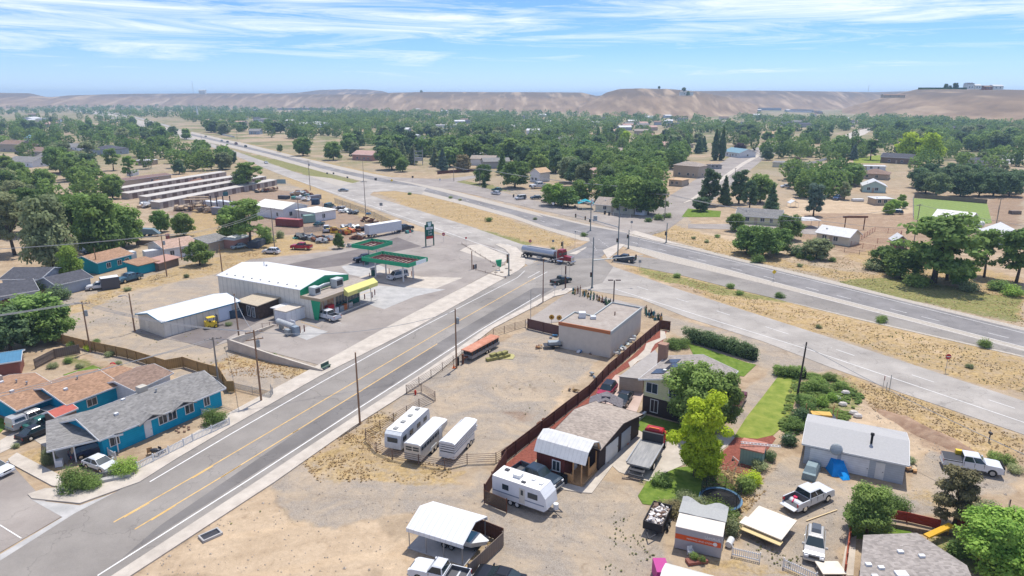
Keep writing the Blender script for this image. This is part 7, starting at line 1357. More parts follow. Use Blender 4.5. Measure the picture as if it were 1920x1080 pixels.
mast(1055,480,4.2,'short signal post on the median opposite the tanker',None,0,(),(3.4,));mast(1178,466,5.5,'slim signal post at the start of the slip lane median',None,0,(),(3.6,));mast(1249,455,6,'slim post with a signal on the verge beside the far carriageway',None,0,(),(2.8,))
t=empty('sign_frame',at(1060,541),0,'empty rectangular sign frame on a single dark post','sign frame');MB().tube([(0,0,0),(0,0,5.4)],.16,8).build('post',mat('post_rustdark',(.09,.045,.035),.8),t);MB().cb(-.9,0,4.3,.07,.07,3.0).cb(.9,0,4.3,.07,.07,3.0).cb(0,0,5.8,1.8,.07,.07).cb(0,0,2.8,1.8,.1,.1).cb(0,0,3.2,.5,.3,.5).build('frame',mat('frame_pale',(.50,.46,.38),.6),t)
t=empty('lamp_post',at(1149,598),0,'brown twin-headed lamp post rising behind the corner shop','lamp post');MB().tube([(0,0,0),(0,0,8.0)],.12,8).build('pole',mat('lamp_brown',(.09,.06,.055),.6),t);[MB().cb(s*.75,0,8.05,1.0,.4,.16).build('lamp_head',MATS['lamp_brown'],t)for s in(-1,1)]
setp(MB().cb(0,0,.9,1.3,1.0,1.8).cb(0,0,.08,1.7,1.4,.16).build('signal_cabinet',GALV,None,loc=at(1116,414)),'grey signal control cabinet on the far verge','cabinet')
SR=mat('sign_red',(.42,.02,.03),.4);SY=mat('sign_yellow',(.72,.48,.02),.4);SG=mat('sign_grey_back',(.25,.27,.28),.5)
sign(1773,697,3.0,'round red no-entry sign on the median, nearest of the median signs','disc',SR,wd=.9,face='bar');sign(994,466,2.6,'round red no-entry sign on the median left of the tanker','disc',SR,wd=.9,face='bar');sign(832,454,2.9,'round red no-entry sign beside the price sign','disc',SR,wd=1.0,face='bar');sign(874,460,2.5,'small red sign at the corner of the sand-filled island','disc',SR,wd=.6)
sign(1655,735,2.6,'red stop sign at the top of the driveway bank, seen edge-on','oct',SR,wd=.8,rz=1.1);sign(1450,527,2.6,'yellow diamond warning sign beside the slip lane','dia',SY,wd=.8);sign(735,347,2.8,'yellow diamond sign by the far road junction','dia',SY,wd=1.0)
sign(1199,508,2.8,'grey sign post on the grass next to the dark pickup','rect',SG,wd=.7);sign(1040,555,2.4,'white sign on the pavement beside the dark old pickup','rect',WHITE,wd=.6);sign(1037,465,2.4,'grey sign near the tip of the median','rect',SG,wd=.7);sign(1078,465,5,'thin post with a small signal near the median nose','rect',SG,wd=.4);sign(1196,462,2.6,'small pale sign on the slip lane island','rect',WHITE,wd=.4)
sign(705,347,3.4,'dark square sign on the grass by the crossover','rect',DKMET,wd=1.2);sign(774,341,3,'dark sign on the verge of the frontage junction','rect',DKMET,wd=1.0);sign(715,395,3,'grey square sign by the near carriageway','rect',SG,wd=1.2);sign(1184,428,2.5,'grey sign beside the frontage street','disc',SG,wd=.9);sign(1037,392,2.6,'white round sign beside the frontage street','disc',WHITE,wd=1.0);sign(825,343,2.2,'white sign at the frontage street mouth','rect',WHITE,wd=1.0)
for px,py,lab in((614,334,'first small dark sign on the crossover sand'),(626,334,'second small dark sign on the crossover sand'),(652,342,'third dark sign on the crossover sand')):sign(px,py,3.0,lab,'rect',DKMET,wd=.9)
for px,py,lab,h_ in((1661,735,'thin marker post beside the stop sign','1.6'),(1668,728,'taller marker post beside the stop sign','2.2')):setp(MB().cyl(0,0,0,float(h_),.05,n=6).build('marker_post',GALV,None,loc=at(px,py)),lab,'post')
t=empty('mailbox',at(1854,828),0,'dark mailbox on a post at the edge of the bare earth','mailbox');MB().cb(0,0,.55,.1,.1,1.1).build('post',W_DKB,t);MB().cb(0,0,1.2,.25,.5,.28).build('box',DKMET,t)
t=empty('lot_sign',at(885,505),.3,'old post cluster with gas bottles on the forecourt island','post');MB().cyl(0,0,0,4.8,.12).build('post',POLE,t);[MB().cyl(.4+.4*k,.2*k,0,1.2,.17).build('bottle',[RUST,GALV,DKMET][k],t)for k in range(3)]
t=empty('green_standin',at(936,507),0,'plain green stand-in for a dinosaur-like figure among rocks on the forecourt corner','stand-in figure');MB().hexa([(-.5,-.3,1.2),(.5,-.2,.9),(.4,.2,1.0),(-.4,.2,1.3)],[(-.9,-.3,2.6),(.7,-.2,2.9),(.6,.2,2.9),(-.8,.2,2.7)]).build('standin_shape',GREEN,t);MB().cyl(0,0,0,1.3,.06).build('post',DKMET,t)  # made-up plain green shape, added in place of a dinosaur-like figure
for i,(px,py)in enumerate(((926,500),(930,512),(945,498),(950,505),(941,512),(957,508))):setp(MB().ball(0,0,.15,.5,.4,.35,6,4).build('rock',mat('rock_pale',(.45,.37,.28),.9),None,loc=at(px,py)),['rear','front','upper','side','nearest','outermost'][i]+' pale landscaping rock round the green stand-in figure','rock','rocks round the green banner')
rail_fence([(866,458),(930,498)],.5,PIPE,'low dark rail along the sand-filled island, highway side',rails=1,every=4,rr=.06,name='low_rail',cat='rail');rail_fence([(892,507),(948,522)],.5,PIPE,'low dark rail along the pavement corner',rails=1,every=4,rr=.06,name='low_rail',cat='rail')
# vehicles on the roads
a,b=P(984,481),P(1058,494);hd2=ang(a,b);t=empty('tanker_truck',P(1020,487.5),hd2,'red tractor pulling a long polished silver tanker through the crossing','tanker truck')
MB().tube([(-7.2,0,2.2),(-7.0,0,2.2),(3.8,0,2.2),(4.0,0,2.2)],[.7,1.05,1.05,.7],16).build('tank',mat('tank_polished',(.40,.42,.45),.34,.4,.75),t);MB().box(-6.8,3.9,-.5,.5,.85,1.15).build('chassis',DKMET,t);MB().cb(-1.5,0,3.28,8,.5,.1).build('walkway',STEEL,t);MB().cb(-1,0,.85,1.6,2.0,.6).build('side_box',STEEL,t)
for x in(-6.4,-5.2,3.0,4.2,8.6):
 for s in(-1,1):wheel(t,x,s*1.05,.5,s,.32)
MB().box(5.0,6.7,-1.1,1.1,1.0,3.3).box(5.1,6.5,-1.05,1.05,3.3,3.75).build('cab',mat('cab_red',(.24,.015,.02),.35,.4),t);MB().hexa([(6.7,-.85,1.0),(9.2,-.65,1.0),(9.2,.65,1.0),(6.7,.85,1.0)],[(6.7,-.8,2.25),(9.1,-.55,2.05),(9.1,.55,2.05),(6.7,.8,2.25)]).build('hood',MATS['cab_red'],t);MB().box(6.69,6.74,-.95,.95,2.3,3.1).box(5.6,6.5,-1.12,1.12,2.3,3.0).build('window_glass',GLASSB,t)
MB().cb(9.25,0,1.5,.2,1.3,1.3).build('grille',CHROME,t);MB().cb(9.4,0,.75,.3,2.3,.4).build('bumper',CHROME,t);[MB().tube([(4.85,s*1.0,1.0),(4.85,s*1.0,4.0)],.1).build('exhaust_stack',CHROME,t)for s in(-1,1)];[MB().tube([(5.2,s*1.2,.8),(7.0,s*1.2,.8)],.3,10).build('fuel_tank',CHROME,t)for s in(-1,1)];MB().cb(3.8,0,1.0,2.6,1.0,.3).build('tractor_frame',DKMET,t);lm('the silver tanker',at(1020,488))
car_px('jeep','old dark pickup with a black bed cover turning off the street','pickup truck',(1034,536),(1068,527),paint('dkgreen',(.02,.035,.03)),bed='cover')if 0 else car_px('pickup','old dark pickup with a black bed cover turning off the street','pickup truck',(1033,536),(1070,527),paint('dkgreen',(.02,.035,.03)),bed='cover')
car_px('crew','dark slate pickup waiting in the slip lane','pickup truck',(1189,493),(1152,488),paint('slate',(.035,.05,.065)))
car_px('sedan','grey sedan driving on the near carriageway beside the crossover','car',(638,359),(650,359),paint('grey',(.22,.25,.27)));car_px('suv','white suv parked at the frontage street trees','suv',(937,366),(922,364),MATS['car_white']);car_px('suv','dark green suv behind the white suv under the tree','suv',(939,359),(924,358),MATS['car_green_sedan'])
for px,py,lab,m_ in((498,305,'white car on the far stretch of the near carriageway','car_white'),):car_px('sedan',lab,'car',(px-3,py),(px+5,py+3),MATS[m_])
for i,(px,py,m_,k_)in enumerate(((386,257,'car_black','sedan'),(416,265,'car_grey','sedan'),(427,267,'car_black','sedan'),(443,271,'car_maroon','crew'),(461,276,'car_dkgreen','suv'))):car_px(k_,['leftmost dark car on the distant highway','grey car in the middle of the distant highway queue','black car right behind the grey one on the distant highway','dark red pickup on the distant highway','dark suv last in the distant highway queue'][i],'car',(px-6,py-2),(px+6,py+2),MATS[m_])
car_px('van','white van in the drive of the frontage houses','van',(985,373),(967,375),MATS['car_white']);car_px('suv','dark blue van beside the white trailer','van',(1015,373),(994,374),MATS['car_dkblue']);car_px('suv','olive suv at the edge of the hedge on the frontage street','suv',(1031,381),(1018,379),paint('olive',(.10,.10,.06)));car_px('crew','white rv parked deep in the frontage drive','rv',(1024,352),(996,354),MATS['car_white'],scale=1.5)
for i,(px,py)in enumerate(((1056,392),(1078,391),(984,374),(963,370),(1134,402),(1142,404),(1290,347))):
 t=empty('wheelie_bin',at(px,py),i,['black wheelie bin left of the teal canopy','dark red wheelie bin just left of the teal canopy','dark bin beside the white van','brown bin at the mouth of the frontage drive','black bin outside the beige bungalow fence','second black bin outside the beige bungalow fence','black bin on the side street by the small tan bungalow'][i],'bin');MB().hexa([(-.25,-.25,0),(.25,-.25,0),(.25,.25,0),(-.25,.25,0)],[(-.35,-.35,1.2),(.35,-.35,1.2),(.35,.35,1.2),(-.35,.35,1.2)]).build('body',DKMET,t);MB().cb(0,0,1.23,.78,.78,.08).build('lid',BLACK,t)
 # storage rows
M_STW=stripes('storage_wall',(.40,.34,.29),0,3.0,.35,.8);M_STD=mat('storage_door',(.17,.12,.10),.7)
for i,(xl,yl,xr,yr)in enumerate(((238,366,425,331),(262,374,470,336),(297,381,500,340),(320,392,520,347))):
 a,b=P(xl-20,yl),P(xr,yr);t=building('storage_row',['self storage row farthest back with pale roof','second self storage row from the back','third self storage row from the back','self storage row nearest the yard with long grey wall'][i],'storage building',a,b,4.2,2.5,.25,roof='shed',wm=M_STW,rm=mat('roof_storage',(.50,.46,.40),.6,.2,0,.06,.3),ov=.12,group='self storage rows',phrase=['the rearmost storage row','','','the nearest storage row'][i]or None);t.name='storage_row'
 L=t['_d'][0]
 for k in range(int(L/6.0)):MB().box(2+k*6.0,4.6+k*6.0,-.05,-.004,0,2.3).build('roller_door',M_STD,t)
building('workshop','brown flat-roofed building behind the storage rows','building',P(228,352),P(322,339),9,3.2,.6,wm=W_TAN,rm=mat('roof_dull_brown',(.20,.13,.11),.9),wins=[('f',.6,1,1.4,1.2),('f',.7,1,1.4,1.2)],phrase='the brown flat-roofed building')
# scrap and timber yard
building('workshop','white gabled workshop behind the red container','workshop',P(505,414),P(530,423),13,3.6,1.6,roof='gable',along=False,wm=W_WHITE,rm=TIN,wins=[('f',.35,1,1.2,1.4),('f',.7,1,1.2,1.4)],phrase='the white gabled workshop')if 0 else building('workshop','white gabled workshop behind the red container','workshop',P(478,404),P(532,412),11,3.8,1.6,roof='gable',along=True,wm=W_WHITE,rm=mat('roof_ivory',(.70,.68,.60),.7),wins=[('f',.8,1,1,1.3),('r',.3,1,1.2,1.5),('r',.6,1,1.2,1.5)],phrase='the white gabled workshop')
building('office','small white office with flat ivory roof beside the workshop','office',P(557,410),P(592,416),9,3.2,.2,roof='flat',wm=W_WHITE,rm=MATS['roof_ivory'],wins=[('f',.3,1,1.0,1.1),('r',.4,1,1.2,1.4)],phrase='the small white office')
def container(label,xl,yl,xr,yr,m,dd=2.45,h=2.6,roofm=None,cat='container'):
 a,b=P(xl,yl),P(xr,yr);L=(b-a).length;t=empty('shipping_container',(a.x,a.y,0),ang(a,b),label,cat);MB().box(0,L,0,dd,.12,h).build('body',m,t);MB().box(.03,L-.03,.03,dd-.03,h+.001,h+.06).build('roof',roofm or m,t);MB().box(L+.001,L+.05,.1,1.2,.2,h-.1).box(L+.001,L+.05,1.25,2.35,.2,h-.1).build('end_door',m,t);[MB().cb(x,y,.06,.2,.2,.12).build('corner_casting',DKMET,t)for x in(.1,L-.1)for y in(.1,dd-.1)];return t
CR=stripes('container_red',(.20,.045,.045),0,.3,.35,.6);CG=stripes('container_green',(.22,.34,.29),0,.3,.35,.6);CW=stripes('container_white',(.60,.61,.62),0,.5,.2,.5);CB=stripes('container_slate',(.20,.20,.23),0,.3,.3,.6)
container('long dark red shipping container below the white workshop',517,424,561,427,CR,roofm=mat('cont_top_red',(.40,.12,.11),.6));container('pale green container to the right of the red one',572,419,592,417,CG);lm('the red container',at(540,424))
container('grey open container beside the timber stacks',397,402,420,404,CB);container('white container left of the yard posts',382,389,402,392,CW);container('second white container right of the yard posts',404,388,432,392,CW);container('dark blue bin between the white containers',391,390,401,391,stripes('container_navy',(.03,.06,.10),0,.3,.3,.6),2,2.0);container('blue dumpster by the storage wall, left',394,367,404,367,MATS['container_navy'],2,1.6,cat='dumpster');container('blue-green dumpster by the storage wall, right',416,368,428,367,stripes('container_teal',(.04,.14,.16),0,.3,.3,.6),2,1.6,cat='dumpster');container('blue-black box near the highway gate',584,384,597,384,MATS['container_navy'],2.4,2.2,cat='box')
container('grey fenced tank pen by the verge',581,376,603,373,CB,2.4,1.8,cat='pen');container('rust-dark skip near the scrap piles',521,373,538,374,mat('skip_dark',(.07,.07,.08),.7),2.2,1.4,cat='skip')
a,b=P(693,447),P(752,437);t=empty('semi_trailer',(a.x,a.y,0),ang(a,b),'long white box semi-trailer beside the scrap yard','semi-trailer');L=(b-a).length+.4;MB().box(0,L,0,2.6,1.1,4.0).build('box',CW,t);MB().box(.02,L-.02,.02,2.58,4.001,4.05).build('roof',mat('semi_roof',(.74,.73,.70),.5),t);[wheel(t,x,s,.5,(-1 if s<1 else 1),.3)for x in(1.2,2.5)for s in(.35,2.25)];MB().cb(L-2.5,.6,.55,.15,.15,1.1).cb(L-2.5,2.0,.55,.15,.15,1.1).build('landing_leg',DKMET,t);lm('the white semi-trailer',at(722,442))
car_px('crew','dark truck cab at the end of the white semi-trailer','truck',(752,434),(764,432),MATS['car_black'],scale=1.1);car_px('crew','white work truck standing in the scrap pile','truck',(612,440),(613,428),MATS['car_white']);car_px('van','teal van near the highway gate of the yard','van',(612,391),(622,388),paint('teal',(.02,.10,.11)));car_px('sedan','blue-green car beside the pale green container','car',(592,425),(605,421),MATS['car_teal'])
JB=mat('junk_teal',(.05,.20,.18),.6);JY=mat('junk_yellow',(.60,.34,.04),.6);JO=mat('junk_tan',(.42,.31,.20),.8)
jl=[((566,447),'dark tyres and scrap at the left end of the scrap line',[DKMET,BLACK,JB],2.2),((580,448),'grey scrap heap second from the left of the scrap line',[GALV,DKMET,STEEL],2.2),((595,452),'rusty scrap heap below the white work truck',[RUST,GALV,DKMET],2.2),((608,455),'mixed scrap heap right of the white work truck',[GALV,WHITE,RUST],2.0),((622,450),'scrap and pale panels near the yard fence',[GALV,JO,WHITE],2.0),((630,436),'yellow machine parts in the scrap yard',[JY,YEL,RUST],2.2),((645,438),'orange machine frames in the scrap yard',[ORANGE,RUST,JY],2.4),((660,436),'orange and brown machinery beside the semi-trailer',[ORANGE,RUST,JO],2.0),((672,432),'dark machinery behind the semi-trailer nose',[DKMET,GALV,RUST],2.2),((650,428),'grey steel frames along the verge fence',[GALV,STEEL],2.0),((670,448),'flat rusty deck trailer in front of the semi-trailer',[RUST,WOODG],1.8),((690,415),'brown steel scrap by the verge fence',[RUST,JO,DKMET],2.2),((705,418),'second brown scrap row by the verge fence',[RUST,JO,GALV],2.0),((634,393),'green and white car parts near the yard gate',[JB,WHITE,DKMET],2.4),((650,398),'white and dark car parts along the yard fence',[WHITE,DKMET,GALV],2.2),((664,401),'dark car parts at the fence bend',[DKMET,GALV],1.8),((553,367),'rusty steel pile at the back of the yard',[RUST,GALV,JO],2.8),((567,364),'grey steel pile at the back of the yard',[GALV,RUST],2.8),((578,368),'blue-grey steel pile at the back of the yard',[GALV,JB,RUST],2.4),((557,373),'green dumped goods beside the dark skip',[JB,WHITE,GALV],2.2),((575,376),'white dumped goods beside the dark skip',[WHITE,JO],2.2),((492,360),'rusty pipes and boilers beneath the big yard tree',[RUST,JO,DKMET],2.6),((510,358),'round rusty tank heap right of the big yard tree',[RUST,JO],2.6),((345,394),'pallets of timber beside the storage wall',[WOODG,JO],3.0),((370,390),'long timber stack in the middle of the timber yard',[JO,WOODG],3.2),((386,398),'timber stack nearest the yard posts',[JO,WOODG],3.0),((272,388),'rubble heap under the storage corner',[JO,GALV,WHITE],3.0),((300,385),'pale scrap boards below the storage rows',[JO,WHITE],3.0),((650,463),'blue-white pallets beside the small green bush',[GALV,STEEL],1.4),((678,443),'pale boards next to the deck trailer',[JO,WHITE],1.6),((620,430),'small yellow machine near the white office',[JY,RUST],1.4),((768,437),'green bin and red gear at the lot corner',[JB,RED],1.2),((691,402),'blue tarp bundle on the yard fence',[MATS['tarp_blue']],1.0)]
for i,(p_,lab,cs,s_)in enumerate(jl):junk(p_[0],p_[1],lab,'scrap heap',100+i,16 if s_>1.5 else 7,s_,cs,'scrap_heap')
t=empty('timber_shelter',at(372,395),.1,'tall timber-stacked canopy frame in the yard','shelter');[MB().cb(x,y,2.2,.25,.25,4.4).build('post',RUST,t)for x in(-2.5,2.5)for y in(-1,1)];MB().cb(0,-1.2,4.6,9,1.6,.25).cb(0,1.0,5.2,8,1.2,.25).build('timber_deck',JO,t)
for i,px in enumerate((397,408,420,433)):setp(MB().cyl(0,0,0,5.2,.22).build('steel_post',W_DKB,None,loc=at(px,392)),['dark steel post first of four in the timber yard','dark steel post second of four in the timber yard','dark steel post third of four in the timber yard','dark steel post last of four in the timber yard'][i],'post')
rail_fence([(628,380),(690,402),(745,428)],2.0,STEEL,'chain-link yard fence along the highway verge',rails=2,mesh=LINK,every=8,name='chain_link_fence',pr=.06);rail_fence([(570,437),(612,433),(640,440)],2.0,STEEL,'chain-link fence inside the scrap yard',rails=2,mesh=LINK,every=8,name='chain_link_fence',pr=.06)
sign(524,345,4.0,'blue-grey yard sign at the end of the storage rows','rect',mat('sign_bluegrey',(.25,.36,.38),.5),wd=6.5,ht=2.2,cat='billboard')
# left residential strip
building('house','grey-blue gabled house with dark roof behind the reddish fence','house',P(2,578),P(72,566),9,2.7,1.5,wm=W_GREYB,rm=SH_DK,wins=[('f',.55,1,1.4,1.2),('f',.2,1,1,1)],phrase='the grey-blue gabled house');building('house','dark shingled house behind the grey-blue one','house',P(8,545),P(78,545),10,2.8,1.4,wm=W_GREYB,rm=SH_DK,ov=.5,wins=[('f',.9,1,1.2,1.1)])
building('garage','detached grey garage with dark gabled roof and white door','garage',P(110,555),P(172,540),7.5,2.6,1.2,wm=W_GREYB,rm=SH_DK,doors=[('r',.5,0,3,2.2,WHITE,'garage_door')],phrase='the detached grey garage')
building('house','teal house with orange-brown roof on the dirt bank','house',P(186,514),P(249,497),8.5,3.0,1.3,wm=W_TEAL,rm=SH_RED,wins=[('f',.3,1,1.1,1.2),('f',.62,1,1.1,1.2),('f',.85,1,1.1,1.2)],phrase='the teal house');building('shed','teal shed with brown roof beside the bank','shed',P(262,515),P(297,506),4.5,2.3,.5,wm=W_TEAL,rm=SH_RED,roof='shed',phrase='the teal shed');building('shed','brown board shed joined to the teal shed','shed',P(299,508),P(336,497),4,2.0,.4,wm=WOODG,rm=mat('roof_pinkish',(.40,.24,.19),.9),roof='shed')
building('house','white house with pinkish-tan roof and brick chimney','house',P(312,487),P(372,476),10,3.0,1.4,wm=W_WHITE,rm=shingle('shingle_pinktan',(.42,.29,.22)),wins=[('f',.2,1,1.1,1.2),('f',.5,1,1.1,1.2)],chim=(4,6,W_BRICK),phrase='the white house on the bank');building('house','low house with grey roof beside the round bush tree','house',P(392,472),P(427,463),9,2.6,1.0,wm=W_TAN,rm=SH_GREY);building('shed','brick-red shed with pale flat roof below the big yard tree','shed',P(440,467),P(472,459),5,2.6,.2,roof='flat',wm=W_PINK,rm=TIN,phrase='the brick-red shed')
container('slate board pen beside the brick-red shed',484,466,500,457,stripes('pen_slate',(.07,.08,.10),0,.3,.4,.8),3,1.8,cat='pen');junk(425,447,'dark scrap heap under the yard tree','scrap heap',140,8,2.0,[DKMET,RUST],'scrap_heap')
building('canopy_house','dark-roofed low building hidden by the big trees','building',P(165,472),P(215,462),8,3,.8,wm=W_WHITE,rm=TIN)
car_px('crew','teal-blue pickup beside the dark travel trailer','pickup truck',(255,524),(232,530),paint('steelblue',(.06,.14,.20)));car_px('suv','old white suv by the detached garage','suv',(194,541),(176,543),MATS['car_white']);container('small travel trailer with white roof and dark sides',192,545,226,540,mat('rv_dark',(.08,.08,.09),.5),2.4,2.7,roofm=WHITE,cat='travel trailer');container('white rv behind the teal house, left',242,492,258,489,CW,2.4,2.6,roofm=WHITE,cat='rv');container('white camper trailer behind the teal shed',274,490,308,485,CW,2.4,2.6,roofm=WHITE,cat='camper trailer')
car_px('suv','dark blue suv under the big left trees','suv',(186,472),(160,478),MATS['car_dkblue']);car_px('sedan','white hatchback near the dark shingled house','car',(80,515),(64,513),MATS['car_white']);car_px('crew','blue truck behind the tree trunk on the left','truck',(118,493),(100,500),paint('blue',(.02,.08,.22)));car_px('hatch','light blue covered car below the brick-red shed','car',(455,465),(442,467),paint('pale_blue',(.33,.44,.46)))
t=empty('covered_boat',at(276,443),.15,'big blue-grey covered boat between the yard trees','boat');MB().hexa([(-4,-1.2,.8),(4,-1.1,.8),(4,1.1,.8),(-4,1.2,.8)],[(-3.6,-1.2,2.8),(2.2,-1.1,2.4),(2.2,1.1,2.4),(-3.6,1.2,2.8)]).build('cover',mat('cover_slate',(.14,.20,.23),.7),t);[MB().tube([(x,-1.2,.45),(x,1.2,.45)],.4,10).build('wheel',BLACK,t)for x in(-1,1)]
building('long_shed','long white-roofed mobile home behind the tree trunk','mobile home',P(140,470),P(188,462),4,2.8,.3,wm=W_WHITE,rm=TIN)
board_fence([(256,460),(330,462),(400,448)],1.6,WOODG,'old grey fence behind the boat and yard trees',every=4)
# houses: (x left, y, x right, y, depth, wall h, wall, roof, rooftype, label, phrase)
HW=dict(w=W_WHITE,c=W_CREAM,t=W_TAN,b=W_BRN,g=W_GREY,m=W_MINT,r=W_BRICK,p=W_PINK,u=W_GREYB,y=W_YEL);HR=dict(t=TIN,g=SH_GREY,d=SH_DK,b=SH_BR,r=SH_RED,a=SH_TAN,o=mat('roof_orange_tan',(.50,.34,.20),.9,.1,0,.1,.5),l=mat('roof_teal_blue',(.16,.28,.33),.7),p=mat('roof_pink',(.46,.30,.25),.9,.1,0,.1,.5))
HS=[(1530,452,1590,462,7,2.8,'c','t','s','cream mobile building with bright white roof beside the corral','the cream mobile building'),(1380,418,1462,424,9,2.8,'y','g','g','pale yellow house with light grey gabled roof behind the shrubs','the light grey gabled house'),(1617,360,1660,362,11,3,'m','t','g','mint house with white roof','the mint house'),(1640,385,1672,385,6,2.6,'t','t','f','small brown shed with flat white roof','the flat white shed'),(1746,428,1812,436,11,3.6,'t','t','g','tan barn with white roof at the foot of the striped field','the tan barn'),(1862,462,1930,466,12,3,'w','t','g','white gabled house with pale roof at the picture edge','the white gabled house'),(1838,449,1866,450,4,2.6,'t','t','f','beige box shed beside the white gabled house',''),(1676,466,1700,467,4,2.4,'b','t','s','small shelter with white tin roof by the corral','the tin-roofed shelter'),(1448,313,1515,316,12,2.8,'c','g','f','long low house with flat grey roof and beige walls','the long grey flat-roofed house'),(1262,330,1309,334,9,6,'t','a','h','tan two-storey house with brown hip roof on the side street','the tan two-storey house'),(1254,348,1278,350,8,3,'t','o','f','small tan bungalow below the two-storey house',''),(1356,292,1386,296,14,3.4,'w','l','g','white house with pale blue-grey roof behind the poplars','the pale blue-roofed house'),(1566,278,1600,283,12,3.4,'r','g','g','red brick house with grey roof','the red brick house'),(1592,272,1640,274,12,3,'r','p','g','brick house with salmon roof next to the grey-roofed one','the salmon-roofed house'),(1612,335,1664,338,12,2.8,'t','b','h','low house with brown hip roof beside the mint house','the brown hip-roofed house'),(1593,318,1660,320,6,2.4,'w','t','f','long white flat roof behind the brown hip roof',''),(1650,305,1718,309,11,4,'b','d','g','dark brown house with charcoal roof on a green lawn','the charcoal-roofed house'),(1815,315,1872,318,11,4,'g','d','g','grey gabled house with dark roof right of the round trees','the dark gabled house'),(1776,246,1812,246,10,4,'b','d','g','dark house half hidden in far right trees',''),(1330,317,1353,317,6,2.2,'g','d','f','low slate garage beneath the poplars',''),(1428,256,1456,257,12,3,'t','o','g','house with glowing orange-tan roof at the far end of the side street','the orange-tan roof'),(1458,258,1474,258,8,2.6,'b','b','g','small brown-roofed house near the orange-tan one',''),(1116,396,1188,402,10,2.8,'c','a','g','beige bungalow with tan roof on the frontage street','the beige bungalow'),(1190,402,1208,404,3,3,'w','t','f','white garden wall niche under the frontage tree',''),(1101,334,1160,338,12,2.8,'t','p','g','long low roof among trees behind the beige bungalow','the long low tan roof'),(994,340,1012,342,8,5,'w','o','g','pale blue two-storey house behind the parked rv','the pale two-storey house'),(1043,268,1073,270,12,4,'w','g','g','pale house with grey roof in the middle trees','the pale grey-roofed house'),(1055,284,1074,285,10,3,'t','p','g','small house with pink roof in the trees',''),(1012,285,1030,286,10,3,'t','o','g','small orange-roofed house in the trees','the small orange roof'),(978,283,1011,284,8,3,'w','t','f','white flat-roofed building in the middle trees',''),(1220,278,1250,280,12,3.4,'p','p','g','pinkish house near the poplars, left of them','the pinkish house'),(1252,276,1290,278,10,3,'t','a','f','flat tan building left of the poplars',''),(661,300,698,302,12,4,'p','p','g','pinkish-red building with salmon roof behind the verge trees','the salmon-roofed building'),(873,302,896,304,9,4,'t','t','s','white-roofed tower-like house in the trees','the white-roofed house in the trees'),(758,262,776,265,12,4,'w','t','g','white house glimpsed high in the green trees',''),(790,247,835,248,8,3,'u','l','f','long blue building deep in the trees','the long blue building'),(812,240,860,240,14,4,'w','t','f','pale warehouse roof behind the deep trees',''),(552,238,574,238,14,4,'m','t','g','pale green roof behind the left trees',''),(577,236,606,238,14,4,'w','t','g','white roofed building behind the left trees','the far white-roofed building'),(467,252,487,252,10,4,'u','g','g','grey building near the far highway bend','the grey building at the highway bend'),(515,242,530,242,10,3,'w','t','g','small white roof near the grey building',''),(386,246,403,246,10,4,'w','d','g','white and dark house at the far highway bend',''),(417,214,450,214,20,5,'c','t','f','cream commercial block far beyond the highway',''),(690,200,715,200,30,7,'u','l','f','slate blue hall at the foot of the mesa','the slate blue hall'),(520,206,620,206,60,5,'g','g','f','long dark subdivision roofs at the foot of the mesa',''),(0,284,36,285,14,6,'t','b','g','tan two-storey house at the left edge','the tan two-storey house at the left'),(38,284,66,284,12,3.6,'b','b','g','brown house beside the tan two-storey one',''),(54,292,112,294,14,3.4,'t','b','g','wide tan roof in the left subdivision','the wide tan roof'),(16,312,62,314,12,3.6,'w','g','g','white house with long grey roof in the left subdivision','the white house with the long grey roof'),(70,302,118,303,12,3,'w','g','g','pale grey-roofed house between the wide tan roof and trees',''),(170,290,212,291,16,4,'u','d','h','dark blue-grey hip-roofed house among the left trees','the dark blue hip roof'),(112,282,150,283,12,3,'w','g','g','pale roof left of the dark blue hip roof',''),(46,266,70,267,12,4,'w','l','g','pale blue roof beyond the tan houses',''),(42,228,62,228,24,5,'w','t','g','white hall far on the left','the white hall far on the left'),(64,226,82,226,24,4,'w','t','f','low white hall right beside the taller far white hall',''),(0,342,26,344,10,3,'u','d','g','slate-roofed house cut by the left edge, above the trees','the slate roof at the left edge'),(255,310,285,310,8,3,'t','t','f','small shed behind the bare dirt lot',''),(238,330,250,330,6,2.5,'w','t','f','white shed by the dirt lot tree',''),(1337,210,1372,210,16,5,'c','g','g','white hillside house with gables','the white hillside house'),(1376,209,1408,209,18,6,'w','l','g','hillside house with blue-green roof','the blue-green hillside roof'),(1425,207,1465,207,20,5,'u','d','g','dark-roofed house on the hillside','the dark hillside house'),(1200,216,1216,216,14,7,'u','l','g','blue two-storey house below the mesa','the blue house below the mesa'),(1232,218,1262,218,14,5,'t','b','g','brown house below the mesa',''),(1306,214,1330,214,16,4,'t','b','f','dirt-coloured house below the mesa',''),(1480,210,1520,211,14,5,'w','d','g','row house behind the hillside trees','')]
for h_ in HS:
 xl,yl,xr,yr,dp,wh,wk,rk,rt,lab,ph=h_;L=(P(xr,yr)-P(xl,yl)).length;big=yl>230
 building({'g':'house','h':'house','f':'building','s':'outbuilding'}[rt],lab,'house' if rt in 'gh' else 'building',P(xl,yl),P(xr,yr),dp,wh,min(2.6,1.0+dp*.11),roof={'g':'gable','h':'hip','f':'flat','s':'gable'}[rt],along=L>dp*.9,wm=HW[wk],rm=HR[rk],ov=.5,trim=WHITE if big else None,wins=[('f',.25,1,1.3,1.3),('f',.6,1,1.3,1.3)]+([('f',.8,1,.9,1.2),('r',.5,1,1.2,1.2)]if L>14 else[]),vents=1 if yl>300 else 0,phrase=ph or None,doors=[('f',.45,.05,1,2.1,W_TAN)]if L>8 and yl>240 else[])
